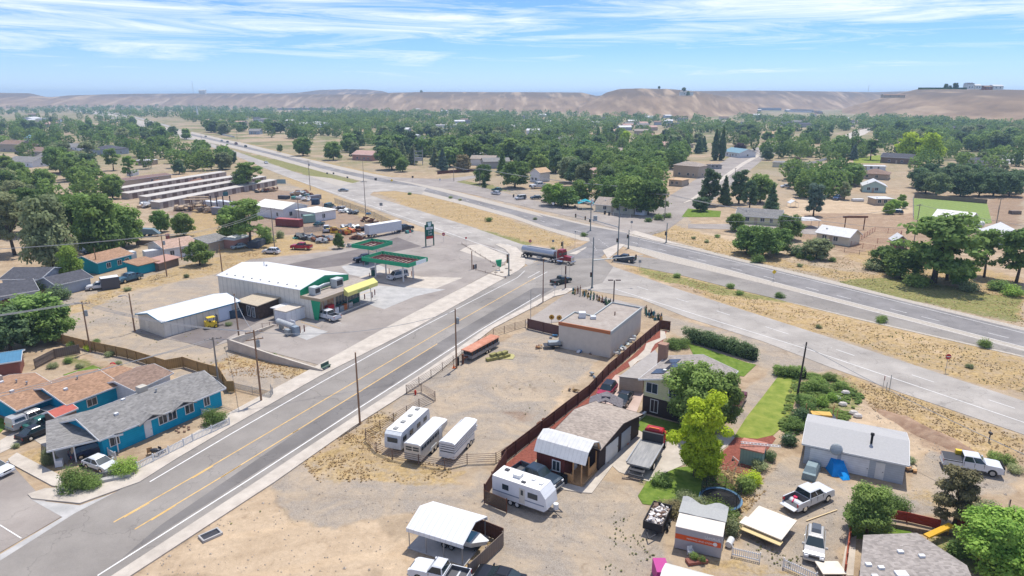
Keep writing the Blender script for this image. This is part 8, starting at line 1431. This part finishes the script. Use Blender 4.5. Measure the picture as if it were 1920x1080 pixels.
 # hilltop houses stand on the mesa rim
for nm,xl,xr,yb,D_,wh,wk,rk,lab in(('house',1814,1826,166,960,7,'w','d','white two-storey house on the hilltop, left of the pair'),('house',1828,1840,166,960,5,'w','t','white wing house in the middle of the hilltop'),('house',1846,1860,167,960,4,'r','b','reddish house on the hilltop'),('house',1862,1881,167,960,5,'w','t','white gabled house at the end of the hilltop'),('building',1657,1697,182,1150,4,'t','b','long brown building notched into the slope'),('house',1276,1300,178,1300,6,'w','g','grey-white house near the mesa shoulder'),('house',373,385,176,2300,12,'w','t','tiny white tank building on the mesa rim')):
 a,b=PD(xl,yb,D_),PD(xr,yb,D_);building(nm,lab,'house',a,b,10,wh,1.5,wm=HW[wk],rm=HR[rk],ov=.4,trim=None,base=a.z-1,wins=[('f',.3,2,1.6,1.6),('f',.7,2,1.6,1.6)])
for i,(px,h_)in enumerate(((1773,5),(1781,3.5),(1791,6),(1236,4),(1290,6),(790,6),(1282,6))):
 D_={0:960,1:960,2:960,3:1350,4:1290,5:2250,6:1290}[i];q=PD(px,[167,167,167,167,180,174,172][i],D_);tree('broad','dark',q,h_*1.4,1,['round tree on the hilltop hedge line','small tree on the hilltop hedge line','larger tree on the hilltop hedge line','lone dark tree on the mesa shoulder','tree beside the grey-white mesa house','lone tree on the far mesa rim','tree at the mesa shoulder fence'][i],dens=0)
q=PD(1722,167,955);q2=PD(1812,167,955);setp(MB().box(0,(q2-q).length,-1,1,-.5,2.0).build('hedge',GREENS['dark'],None,loc=q),'long low hedge along the hilltop rim','hedge')
q=PD(363,177,2350);t=empty('radio_mast',q,0,'thin lattice radio mast on the mesa rim','mast');MB().tube([(0,0,0),(0,0,42)],.45,5).build('mast',STEEL,t);q=PD(1628,172,1500);setp(MB().tube([(0,0,0),(0,0,14)],.3,5).build('utility_pole',STEEL,None,loc=q),'tiny pole on the right mesa rim','pole')
t=empty('steeple',P(371,222),0,'thin white church steeple far beyond the highway','steeple');MB().box(-3,3,-3,3,0,8).build('base',WHITE,t);MB().cyl(0,0,8,24,2.2,.1,6).build('spire',WHITE,t)
# substation frame, canopy, arch, tank, corral
t=empty('substation_frame',at(785,310),0,'grey H-shaped substation frame rising from the trees','frame');[MB().cb(x,0,5,.4,.4,10).build('leg',STEEL,t)for x in(-2.6,2.6)];MB().cb(0,0,9,5.6,.3,.4).cb(0,0,6.5,5.6,.3,.4).cb(0,0,4,4.8,1.5,2.2).build('crossbeam',STEEL,t)
t=empty('canopy',at(1098,391),0,'bright teal canvas canopy beside the beige bungalow','canopy');MB().extr([(-3.2,2.2),(0,3.4),(3.2,2.2),(3.2,2.3),(0,3.5),(-3.2,2.3)],-3,3).build('canvas',mat('canvas_teal',(.02,.28,.34),.6),t);[MB().cb(x,y,1.1,.1,.1,2.2).build('post',WHITE,t)for x in(-3,3)for y in(-2.8,2.8)]
rail_fence([(1092,396),(1150,404),(1182,408)],1.1,WHITE,'white rail fence in front of the beige bungalow',rails=3,every=4,name='rail_fence')
t=empty('gate_arch',at(1601,430),0,'rusty entrance arch of two posts and a long beam','arch');MB().cb(0,0,4.2,8.2,.5,.6).build('beam',RUST,t);[MB().cb(x,0,2,.25,.25,4).build('post',RUST,t)for x in(-3.2,3.2)]
t=empty('water_tank',at(1828,432),0,'horizontal white tank on a cradle beside the barn','tank');MB().tube([(-2.2,0,2.1),(2.2,0,2.1)],1.05,12).build('tank',WHITE,t);MB().cb(0,0,.5,3.6,1.6,1.0).build('cradle',DKMET,t)
rail_fence([(1595,462),(1640,470),(1676,473),(1690,440),(1640,434),(1610,452)],1.5,mat('corral_red',(.25,.05,.04),.7),'red pipe corral with gates beside the shelter',rails=4,every=3.5,name='corral',cat='corral');rail_fence([(1610,452),(1645,456),(1690,455)],1.5,MATS['corral_red'],'inner red pipe panel row of the corral',rails=4,every=3.5,name='corral',cat='corral')
rail_fence([(1556,468),(1640,482),(1700,492)],1.2,PIPE,'low rusty pipe fence between the corral and the shrubs',rails=2,every=5);rail_fence([(1872,392),(1868,420),(1925,425)],1.3,PIPE,'thin fence round the dry paddock',rails=3,every=6);board_fence([(1714,371),(1780,376),(1850,382)],1.8,WOODG,'long brown fence behind the striped field',every=4);rail_fence([(1712,372),(1712,412)],1.3,STEEL,'wire fence on the left side of the striped field',rails=3,every=6)
container('small round feeder pen in the dry paddock',1897,402,1915,402,WOODG,2,1.2,cat='pen');car_px('suv','dark suv beside the striped field','suv',(1692,402),(1668,400),MATS['car_dkblue']);car_px('crew','blue car by the dark pines','car',(1576,372),(1563,377),MATS['car_blue']);container('white boat shell on the dirt between the houses',1600,378,1620,378,WHITE,2,1.0,cat='boat');container('white rv beside the brown hip roof',1590,338,1606,338,CW,2.5,3,cat='rv');car_px('suv','pale car parked under trees near the grey gabled house','car',(1480,352),(1466,352),MATS['car_white']);car_px('sedan','light blue car on the far right street','car',(1880,290),(1866,288),MATS['car_pale_blue'])
t=empty('carport',at(1500,425),0,'light metal carport beside the grey gabled house','carport');MB().box(-5.5,5.5,-3.5,3.5,2.6,2.75).build('roof',TIN,t);[MB().cb(x,y,1.3,.12,.12,2.6).build('post',STEEL,t)for x in(-5,5)for y in(-3,3)]
t=empty('shade_tent',at(1486,388),0,'small white peaked tent in the yard behind the shrubs','tent');MB().extr([(-1.8,1.6),(0,2.7),(1.8,1.6),(1.8,1.7),(0,2.8),(-1.8,1.7)],-1.8,1.8).build('canvas',WHITE,t);[MB().cb(x,y,.8,.08,.08,1.6).build('post',WHITE,t)for x in(-1.7,1.7)for y in(-1.7,1.7)]
board_fence([(1500,312),(1530,306),(1549,300)],1.6,WHITE,'white solid fence curving beside the long flat-roofed house',every=5);board_fence([(820,327),(880,322),(905,322)],1.8,WOODR,'reddish fence along the frontage street trees',every=4);rail_fence([(556,253),(645,262)],1.5,WHITE,'white wall along the far road',rails=3,every=8,name='wall_fence')if 0 else board_fence([(414,253),(440,258)],1.6,WHITE,'white wall by the far highway bend',every=8)
for px,py,h_,rz,lab in((295,345,4.5,0,'reddish bare dirt pile by the storage rows'),(375,343,5,0,'second reddish dirt pile by the storage rows')):setp(mound(11,6,h_*.6,int(px)).build('dirt_mound',mat('mound_red',(.30,.16,.11),.95,.05,0,.25,.8),None,loc=at(px,py,-.4)),lab,'dirt mound')
# ------------------------------------------------ trees one by one: kind, hue, px, py(base), height m, width, label
N=[('broad','green',62,640,9.5,1.25,'big dark leafy tree left of the garden, half cut by the edge'),('broad','dark',20,660,8.5,1.1,'dark tree at the left edge above the blue-roofed shed'),('broad','green',98,640,7.5,1.1,'right-hand lobe tree beside the garden fence'),('open','olive',28,478,17,.9,'tall ragged olive tree at the left edge'),('broad','olive',98,505,19,.75,'tallest trunked tree beside the dark shingled house'),('broad','green',190,478,17,.85,'large green tree behind the teal house'),('broad','green',232,462,14,.95,'broad green tree whose crown reaches the storage rows'),('open','green',140,470,16,.95,'wide open tree left of the teal house tree'),('broad','bright',135,525,8.5,.75,'bright yellow-green tree beside the tall trunk'),('open','green',60,440,15,1.0,'deep tree behind the left group'),('broad','olive',10,440,15,1.1,'olive tree behind the left group at the edge'),('broad','green',150,430,13,1.2,'round tree crown behind the storage corner'),('bush','dark',110,560,4,1.1,'dark shrub in front of the grey garage'),('bush','green',86,548,3.5,1,'small green tree beside the grey-blue house'),('broad','green',302,435,8,.8,'upright round tree left of the boat neighbour, in the yard'),('broad','green',345,442,7.5,1.0,'round tree right of its upright twin in the yard'),('broad','green',375,497,6.5,1.1,'round bushy tree on the dirt bank behind the hall'),('open','green',470,462,14,1.0,'big spreading yard tree in front of the white workshop'),('broad','green',440,452,11,.9,'left half of the yard tree group'),('bush','green',500,455,5,.9,'shrub under the spreading yard tree'),('bush','olive',526,446,3.0,.8,'small shrub on the dirt by the scrap'),('broad','green',636,466,4.5,.8,'small tree by the scrap yard corner'),('open','green',467,356,13,1.2,'spreading tree at the end of the storage rows'),('broad','dark',455,350,10,1.0,'darker companion tree at the storage rows'),('open','bright',245,335,12,.8,'lone bright tree with a clear trunk on the bare lot'),('fir','dark',15,330,12,1.1,'dark conifer at the left edge of the subdivision'),('open','green',1750,530,17.5,1.3,'huge ragged cottonwood beside the right highway verge'),('open','green',1775,525,13,1.0,'leaning half of the huge cottonwood'),('broad','green',1660,505,6,1.4,'dense green thicket left of the huge cottonwood'),('broad','green',1690,520,7,1.3,'thicket tree under the huge cottonwood'),('bush','olive',1640,505,3.2,1.6,'grey-green thicket shrub at the left foot of the cottonwood'),('broad','bright',1800,535,7,1.0,'yellow-green tree at the right foot of the cottonwood'),('bush','green',1720,535,4,1.5,'dark shrub at the foot of the cottonwood trunk'),('open','green',1845,520,12,.8,'slender tree right of the cottonwood, first'),('open','green',1905,530,13,.9,'slender tree at the right picture edge'),('bush','green',1875,545,3.2,1.3,'dark shrub below the right-edge trees'),('bush','bright',1900,555,3,1.3,'bright shrub below the right-edge trees'),('bush','olive',1815,545,3,1.3,'pale shrub near the small white marker'),('broad','green',1400,475,8,1.2,'big shrub-like tree left in the verge thicket'),('broad','green',1430,482,8.5,1.2,'largest tree of the verge thicket'),('broad','green',1455,476,7.5,1.1,'right tree of the verge thicket'),('broad','green',1378,433,6.5,1.0,'round tree at the end of the side street lawn'),('broad','green',1480,450,8,1.1,'tree in front of the metal carport'),('broad','olive',1530,485,6.2,1.3,'grey-green tree before the cream mobile building'),('bush','dark',1500,480,4,1.4,'dark shrub between the verge trees'),('bush','green',1420,492,2.8,1.2,'small round shrub at the foot of the verge thicket'),('fir','dark',1446,398,11,1.0,'dark blue-green spruce beside the side yard'),('pine','blue',1525,405,12,.85,'tall blue-green conifer behind the cream mobile building'),('pine','dark',1330,385,15,.95,'large pine on the corner of the side street'),('broad','dark',1313,396,6,1.2,'dark rounded juniper at the foot of the large pine'),('fir','dark',1358,385,12,.9,'conifer right of the large pine'),('pine','dark',1385,382,14,.9,'second dark pine in the corner group'),('broad','green',1425,380,13,.95,'tall green tree behind the corner pines'),('pine','dark',1405,390,11,.8,'third dark pine in the corner group'),('poplar','dark',1340,300,22,1.0,'left columnar poplar of the tall pair'),('poplar','dark',1353,300,23,.9,'right columnar poplar of the tall pair'),('broad','purple',1386,290,9,1.1,'purple-leaved tree beside the side street'),('broad','dark',1438,300,9,1.1,'dark round tree on the side street kerb'),('broad','purple',1493,318,8,.7,'small purple tree before the flat-roofed house'),('broad','green',1180,400,14,1.1,'large shade tree over the beige bungalow'),('broad','green',1215,402,13,1.1,'large tree right of the beige bungalow'),('broad','green',1150,385,10,1.2,'tree behind the beige bungalow roof'),('broad','bright',1040,385,9,1.3,'bright leafy hedge tree at the frontage drive'),('broad','green',1065,388,8,1.3,'dense hedge tree left of the teal canopy'),('broad','green',1085,378,9,1.2,'hedge tree behind the teal canopy'),('broad','green',965,352,13,1.2,'large round tree above the parked white suv'),('broad','green',905,345,10,1.0,'tree on the grass strip by the frontage street'),('fir','dark',908,352,5,.9,'small conifer on the grass strip'),('broad','green',568,292,15,1.0,'round verge tree beyond the far road, left'),('broad','green',625,300,14,1.0,'round verge tree beyond the far road, second'),('broad','green',735,318,13,1.3,'big tree beside the salmon-roofed building'),('broad','green',755,322,9,1.0,'small tree on the verge near the substation frame'),('fir','blue',830,320,13,1.1,'blue conifer right of the substation frame'),('broad','bronze',868,322,10,1.1,'reddish bare-twigged tree by the frontage fence'),('broad','green',525,285,6,.9,'small dark shrub tree by the far road'),('broad','yellow',1700,300,19,1.0,'tall yellow-topped tree behind the charcoal-roofed house'),('broad','yellow',1740,308,20,.95,'brighter yellow-green tree right of the first'),('broad','green',1715,300,17,.9,'green tree between the yellow pair'),('broad','yellow',1172,270,13,.8,'pale yellow-green tree in the middle of town'),('fir','blue',1600,300,11,1.2,'blue spruce beside the green lawn'),('open','green',1632,300,14,1.0,'shade tree on the green lawn')]
for k_,hu,px,py,h_,wd,lab in N:tree(k_,hu,at(px,py),h_,wd,lab,dens=1,cat='bush' if k_=='bush' else None,name='shrub' if k_=='bush' else None)
lm('the huge cottonwood',at(1745,530));lm('the tall poplar pair',at(1346,300));lm('the corner pines',at(1345,388));lm('the big left trees',at(140,500));lm('the spreading yard tree',at(470,462));lm('the verge thicket',at(1430,482));lm('the striped field',at(1780,395));lm('the crossover',at(690,350));lm('the sand-filled island',at(895,475));lm('the far highway bend',at(370,258))
# round dark orchard trees in rows at the right
for i,(px,py)in enumerate(((1722,352),(1742,345),(1762,352),(1785,340),(1803,350),(1822,345),(1842,358),(1865,352),(1885,362),(1905,356),(1735,362),(1755,372),(1800,378),(1835,374),(1862,382),(1892,378))):tree('broad','dark',at(px,min(py,368)),10.5,1.1,None,'round dark trees beyond the striped field')
# far roofs between the distant trees: a few dozen small houses
rs=np.random.RandomState(77);FH=[]
for i in range(150):
 x=rs.uniform(20,1600);y=rs.uniform(206,330)**1.0 if i<60 else rs.uniform(206,255)
 if 60<x<420 and y<270-(380-x)*.17+8:continue
 if y>240 and not(650<x<1230 and y<325-(0 if x>900 else(900-x)*.12)):continue
 p=P(x,y)
 if any((p-l[1]).length<24 for l in LM)or any((p-q_).length<21 for q_ in FH):continue
 FH.append(p);wk,rk='wctgu'[rs.randint(5)],'ttgabdp'[rs.randint(7)];w_=rs.uniform(11,18);q_=p+V((w_*math.cos(.2),w_*math.sin(.2)*rs.choice([-1,1]),0))
 t=building('house',None,'house',p,q_,rs.uniform(9,12),4.2,1.8,wm=HW[wk],rm=HR[rk],ov=.4,trim=None,group='far houses among the trees');AUTO.append((t,'house',{'t':'pale','g':'grey','a':'tan','b':'brown','d':'dark','p':'pinkish'}[rk],{'w':'white','c':'cream','t':'tan','g':'grey','u':'blue-grey'}[wk]))
 # belts of trees: polygon in the photograph, number, heights, hues, kinds
def belt(poly,n,h0,h1,hues,kinds=('broad',),group='',seed=1,mind=.6):
 q=[P(*p)for p in poly];xs=[p.x for p in q];ys=[p.y for p in q];rs=np.random.RandomState(seed);out=[];tr=0
 while len(out)<n and tr<n*60:
  tr+=1;sy=rs.uniform(min(p[1]for p in poly),max(p[1]for p in poly));sx=rs.uniform(min(p[0]for p in poly),max(p[0]for p in poly))
  if not pin(np.array([sx]),np.array([sy]),poly)[0]:continue
  p=P(sx,sy);
  if any((p.x-o.x)**2+(p.y-o.y)**2<(mind*.8*(h0+h1)/2)**2 for o in out):continue
  if any((p.x-l[1].x)**2+(p.y-l[1].y-4)**2<64 for l in LM)or any(abs(p.x-q_.x-6)<13 and-26<p.y-q_.y<14 for q_ in FH):continue
  out.append(p);tree(kinds[rs.randint(len(kinds))],hues[rs.randint(len(hues))],p,rs.uniform(h0,h1),rs.uniform(.85,1.25),None,group,dens=0 if p.y>430 else 1)
G3=('green','green','dark','olive')
belt([(0,290),(120,300),(150,330),(240,350),(230,380),(0,400)],15,9,14,('olive','olive','green'),('broad','open'),'olive trees left of the storage rows',1)
belt([(90,300),(215,295),(235,340),(120,345)],10,11,15,G3,('broad','open'),'trees round the bare lot',2)
belt([(0,232),(250,222),(360,262),(345,272),(150,272),(60,262),(0,258)],28,10,15,G3,('broad',),'woodland beside the far highway',3)
belt([(270,285),(440,290),(452,325),(380,352),(300,322)],14,8,13,G3,('broad',),'trees behind the storage rows',4)
belt([(640,295),(900,290),(960,330),(900,322),(800,312),(700,315)],22,9,14,G3,('broad','fir'),'trees north of the frontage street',5)
belt([(560,262),(940,258),(1000,300),(940,318),(820,298),(640,285)],38,11,17,G3,('broad',),'trees in the wooded quarter',6)
belt([(960,285),(1240,290),(1255,345),(1180,372),(1120,372),(1030,350),(960,330)],34,9,15,G3,('broad','pine'),'trees behind the frontage houses',7)
belt([(980,250),(1330,255),(1320,290),(1100,290),(980,285)],26,10,15,G3,('broad','fir'),'trees in the middle of town',8)
belt([(1380,250),(1560,250),(1580,290),(1440,268),(1380,280)],12,10,16,G3,('broad',),'trees along the far side street',9)
belt([(1500,310),(1620,340),(1600,380),(1540,372),(1490,345)],10,7,12,G3,('broad','pine'),'trees round the brown hip roof',10)
belt([(1640,240),(1920,245),(1920,290),(1740,285),(1640,268)],26,11,18,G3,('broad',),'trees at the foot of the right hill',11)
belt([(1640,372),(1708,380),(1708,412),(1650,405)],5,3,5,('green','bright'),('broad',),'shrubby trees beside the flat white shed',12)
belt([(380,238),(560,238),(560,254),(400,254)],14,11,15,G3,('broad',),'trees beyond the far highway bend',13)
belt([(1750,300),(1830,300),(1920,318),(1920,340),(1830,325)],6,6,10,('olive','green'),('broad','open'),'trees near the dark gabled house',14)
# scattered weeds and shrubs on the verges, individually the large ones
k_=0
for px,py,h_ in((1095,443,1.6),(768,365,1.4),(1368,540,1.5),(1388,552,1.3),(1652,604,1.8),(1846,650,1.9),(1462,558,1.6),(1268,520,1.4),(915,415,2.0),(1003,412,1.2),(1235,412,2.6),(1250,408,2.4),(1215,416,2.0),(1345,445,1.3),(1325,455,1.1),(1300,448,1.1),(1560,490,1.6),(1520,487,1.8),(1500,484,1.8),(845,372,1.3),(862,376,1.2),(1036,468,1.0),(1500,500,1.1),(1818,690,.9),(1890,870,1.4),(1868,862,1.3),(1905,885,1.2),(1700,868,1.2),(1535,615,.9),(430,610,1.0),(150,690,1.0),(350,520,1.2),(238,545,1.2)):
 tree('bush','green' if h_>1.25 else 'olive',at(px,py),h_,1.3,None,'shrubs on the road verges',dens=0 if py<450 else 1)
 # ------------------------------------------------ uncountable plants
def tufts(name,polys,n,size,hue,seed,hmul=1.0):
 rs=np.random.RandomState(seed);PT_=[]
 for poly,wt in polys:
  q=[P(*p)for p in poly];xs=[p.x for p in q];ys=[p.y for p in q];k=int(n*wt);X=rs.uniform(min(xs),max(xs),k*3);Y=rs.uniform(min(ys),max(ys),k*3);ok=pin(X,Y,[(p.x,p.y)for p in q])&(fbm(X/3,Y/3,seed)+rs.uniform(-.16,.16,X.size)>.52);X,Y=X[ok][:k],Y[ok][:k];PT_.append(np.stack([X,Y],1))
 A=np.concatenate(PT_);m=len(A);B=6;V_=[];
 c_=np.repeat(A,B,0);a=rs.rand(m*B)*6.283;s=np.repeat(size*(.5+rs.rand(m)),B);off=np.stack([np.cos(a),np.sin(a)],1)*s[:,None]*.5
 b0=np.zeros((m*B,3));b0[:,:2]=c_;b1=b0.copy();tx=np.stack([-np.sin(a),np.cos(a)],1)*s[:,None]*.35;b0[:,:2]-=tx;b1[:,:2]+=tx;t0=np.zeros_like(b0);t0[:,:2]=c_+off+tx;t0[:,2]=s*.38*hmul;t1=t0.copy();t1[:,:2]=c_+off-tx
 VV=np.stack([b0,b1,t0,t1],1).reshape(-1,3);k=m*B;me=bpy.data.meshes.new(name);me.vertices.add(4*k);me.vertices.foreach_set('co',VV.ravel());me.loops.add(4*k);me.loops.foreach_set('vertex_index',np.arange(4*k));me.polygons.add(k);me.polygons.foreach_set('loop_start',np.arange(0,4*k,4));me.update()
 at_=me.attributes.new('tone','FLOAT','POINT');at_.data.foreach_set('value',np.repeat(rs.rand(m),4*B));me.materials.append(GREENS[hue]);o=bpy.data.objects.new(name,me);col.objects.link(o);o['kind']='stuff'
MED=[(1190,506),(1300,526),(1463,570),(1613,605),(1920,678),(1920,742),(1700,672),(1400,582),(1280,540),(1180,506)];MEDL=[(690,360),(850,380),(1000,425),(1085,450),(1055,470),(980,452),(880,420),(760,385)];VR=[(1180,440),(1400,488),(1700,560),(1920,612),(1920,560),(1700,500),(1500,470),(1260,430)];BANK=[(1490,700),(1560,705),(1620,745),(1580,800),(1520,790),(1480,830),(1460,800)];SL=[(560,865),(700,770),(745,775),(710,840),(850,880),(840,900),(600,905)]
VM=[(450,280),(620,312),(700,345),(640,345),(560,325)]
tufts('dry_grass',[(MED,.3),(MEDL,.2),(VR,.25),(SL,.07),([(1290,870),(1420,860),(1440,920),(1370,990)],.05),([(60,600),(330,500),(520,458),(520,480),(240,548)],.15),([(1560,695),(1920,820),(1920,870),(1640,770)],.08),([(370,700),(440,660),(620,700),(560,712)],.04),([(830,1050),(880,1010),(930,1010),(900,1080)],.03)],22000,.16,'straw',4)
tufts('green_weeds',[(MED,.12),(MEDL,.2),(VR,.3),(BANK,.25),(VM,.2),([(840,335),(945,345),(1000,372),(900,352)],.08),([(1740,1010),(1920,1000),(1920,1080),(1760,1080)],.05),([(60,560),(250,540),(560,712),(400,700)],.05)],10000,.18,'weed',6)
tufts('ground_ivy',[(BANK,1.0)],2600,.45,'green',8,.8)
def stones(polys,n,seed):
 rr=random.Random(seed);m=MB()
 for poly in polys:
  q=[P(*p)for p in poly];xs=[p.x for p in q];ys=[p.y for p in q];k=0;X=np.array([rr.uniform(min(xs),max(xs))for _ in range(n*3)]);Y=np.array([rr.uniform(min(ys),max(ys))for _ in range(n*3)]);ok=pin(X,Y,[(p.x,p.y)for p in q])
  for x,y in list(zip(X[ok],Y[ok]))[:n//3]:
   s=rr.uniform(.03,.09)*(2.2 if rr.random()<.06 else 1);m.add([(x-s,y-s*.6,0),(x+s*.8,y-s,0),(x+s,y+s*.7,0),(x-s*.7,y+s,0),(x+s*.1,y,s*1.1)],[(0,1,4),(1,2,4),(2,3,4),(3,0,4)])
 o=m.build('loose_stones',mat('stones',(.44,.37,.29),.95,.05,0,.35,1.3));o['kind']='stuff'
stones([[(500,905),(700,985),(900,1000),(940,1080),(1230,1080),(1215,1000),(1150,905),(1050,930)],[(230,1080),(500,920),(700,1000),(760,1080)],[(840,690),(960,630),(1120,680),(900,860),(760,760)],[(1400,905),(1700,915),(1900,900),(1900,930),(1600,990),(1590,1080),(1400,1070)],[(1560,740),(1700,780),(1860,850),(1740,870),(1700,820)]],500,5)
tufts('lot_weeds',[([(1150,950),(1215,1010),(1240,1078),(1130,1078)],.4),([(230,1078),(400,1000),(500,925),(520,935),(420,1020)],.06),([(880,740),(1000,690),(1120,690),(1000,790)],.15),([(1400,990),(1480,1040),(1560,1060),(1400,1065)],.2)],260,.15,'weed',19)
def woods(name,polys,seed,K,h0,h1,r0,r1,s0,s1,thr,clear=0):
 rs=np.random.RandomState(seed);C=[]
 for poly,n in polys:
  xs=[p[0]for p in poly];ys=[p[1]for p in poly];got=0
  while got<n:
   X=rs.uniform(min(xs),max(xs),n*2);Y=rs.uniform(min(ys),max(ys),n*2);ok=pin(X,Y,poly)
   for x,y in zip(X[ok],Y[ok]):
    if got<n:
     p=P(x,y);got+=1
     if clear and any((p-l[1]).length<clear for l in LM)or any(abs(p.x-q_.x-6)<13 and-(p.y*.045)<p.y-q_.y<14 for q_ in FH):continue
     if fbm(np.array([p.x/90]),np.array([p.y/160]),31)[0]>thr:C.append((p.x,p.y))
 C=np.array(C);m=len(C);c_=np.repeat(C,K,0);H_=np.repeat(rs.uniform(h0,h1,m),K);d=rs.normal(size=(m*K,3));d/=np.linalg.norm(d,axis=1)[:,None];R_=np.repeat(rs.uniform(r0,r1,m),K);lump=1+.25*np.sin(d[:,0]*7+c_[:,0])*np.cos(d[:,1]*5+c_[:,1])
 pos=np.stack([c_[:,0]+d[:,0]*R_*lump,c_[:,1]+d[:,1]*R_*lump,H_*.55+d[:,2]*H_*.45*lump],1);a=rs.normal(size=(m*K,3))*[1,1,.45];a/=np.linalg.norm(a,axis=1)[:,None];b=np.cross(a,rs.normal(size=(m*K,3))*[.5,.5,1]);b/=np.linalg.norm(b,axis=1)[:,None];s=rs.uniform(s0,s1,m*K)[:,None]
 V_=np.stack([pos-a*s,pos-b*s*.7,pos+a*s,pos+b*s*.7],1).reshape(-1,3);k=m*K;me=bpy.data.meshes.new(name);me.vertices.add(4*k);me.vertices.foreach_set('co',V_.ravel());me.loops.add(4*k);me.loops.foreach_set('vertex_index',np.arange(4*k));me.polygons.add(k);me.polygons.foreach_set('loop_start',np.arange(0,4*k,4));me.update()
 at_=me.attributes.new('tone','FLOAT','POINT');at_.data.foreach_set('value',np.repeat(np.clip(np.repeat(rs.rand(m),K)*.6+rs.rand(k)*.4,0,1),4));me.materials.append(GREENS['green']);o=bpy.data.objects.new(name,me);col.objects.link(o);o['kind']='stuff'
woods('distant_woods',[([(0,196),(300,200),(480,205),(560,232),(300,222),(120,212),(0,216)],560),([(300,206),(640,206),(960,212),(1300,222),(1330,250),(960,255),(560,240),(360,230)],1100),([(1300,222),(1640,222),(1640,245),(1330,250)],320),([(1640,222),(1920,238),(1920,248),(1640,242)],260),([(560,214),(960,214),(960,232),(560,236)],420)],12,90,7,13,3.5,7,.8,1.7,.36)
woods('town_trees',[([(480,240),(960,232),(1300,250),(1270,330),(1180,350),(1100,330),(1000,322),(900,312),(640,262)],620),([(0,222),(240,222),(330,258),(340,282),(230,290),(0,262)],170),([(0,290),(60,300),(90,330),(230,345),(200,395),(100,400),(0,400)],8),([(230,290),(360,290),(450,318),(300,330)],24),([(1340,255),(1600,255),(1640,290),(1560,310),(1500,305),(1380,285)],95),([(1640,245),(1920,250),(1920,285),(1760,292),(1640,270)],140),([(1480,330),(1600,345),(1580,372),(1480,372)],24),([(1100,330),(1250,335),(1250,380),(1100,380)],30),([(380,236),(560,240),(640,262),(560,262),(400,250)],50),([(0,262),(110,262),(160,278),(60,290),(0,280)],18),([(1640,290),(1740,285),(1800,300),(1920,300),(1920,325),(1750,335)],26)],14,420,7,13,3.0,5.6,.42,.95,.30,17)
# ------------------------------------------------ labels of the many, each from its look and its neighbours
def nice(n):return['','second ','third ','fourth ','fifth ','sixth ','seventh ','eighth ','ninth ','tenth ','eleventh ','twelfth '][n]if n<12 else 'no. %d '%(n+1)
LMS=sorted(LM,key=lambda l:l[0]);used={};rows=[]
for t,kd,hu,h_ in AUTO:
 p=t.location;l=min(LMS,key=lambda l:(l[1]-p).length*(1.0));d=p-l[1];
 rel='behind' if d.y>abs(d.x)else('in front of' if-d.y>abs(d.x)else('right of' if d.x>0 else 'left of'));rows.append((d.length,t,kd,hu,h_,rel,l[0]))
rows.sort(key=lambda r:r[0])
for dl,t,kd,hu,h_,rel,ph in rows:
 if kd=='house':base='%s far house with %s roof'%(h_,hu)
 else:
  tone={'green':'green','dark':'dark green','olive':'olive','bright':'bright green','blue':'blue-green','yellow':'yellow-green','bronze':'bronze','purple':'purple'}[hu];knd={'broad':'tree','open':'ragged tree','fir':'conifer','pine':'pine','poplar':'poplar','bush':'shrub'}[kd];sz=('tall ' if h_>13 else 'small ' if h_<9 else 'mid-sized ')if kd!='bush' else('big ' if h_>1.7 else 'low ' if h_<1.2 else '')
  base=sz+tone+' '+knd
 key=(base,rel,ph);n=used.get(key,0);used[key]=n+1;t['label']=(nice(n)+base+' '+rel+' '+ph).replace('  ',' ')
 # ------------------------------------------------ air
def haze():
 o=MB().box(-3500,3500,-450,9500,-1.5,80).build('haze',None);m=bpy.data.materials.new('haze');m.use_nodes=True;nt=m.node_tree;nt.nodes.clear();out=nt.nodes.new('ShaderNodeOutputMaterial');v=nt.nodes.new('ShaderNodeVolumePrincipled');v.inputs['Color'].default_value=(.52,.75,1.0,1);v.inputs['Density'].default_value=HAZE;v.inputs['Anisotropy'].default_value=.2;nt.links.new(v.outputs[0],out.inputs['Volume']);o.data.materials.append(m);o['kind']='stuff'
HAZE=.00018
haze()
for o in list(scene.objects):
 for k in('_d','_h'):
  if k in o:del o[k]
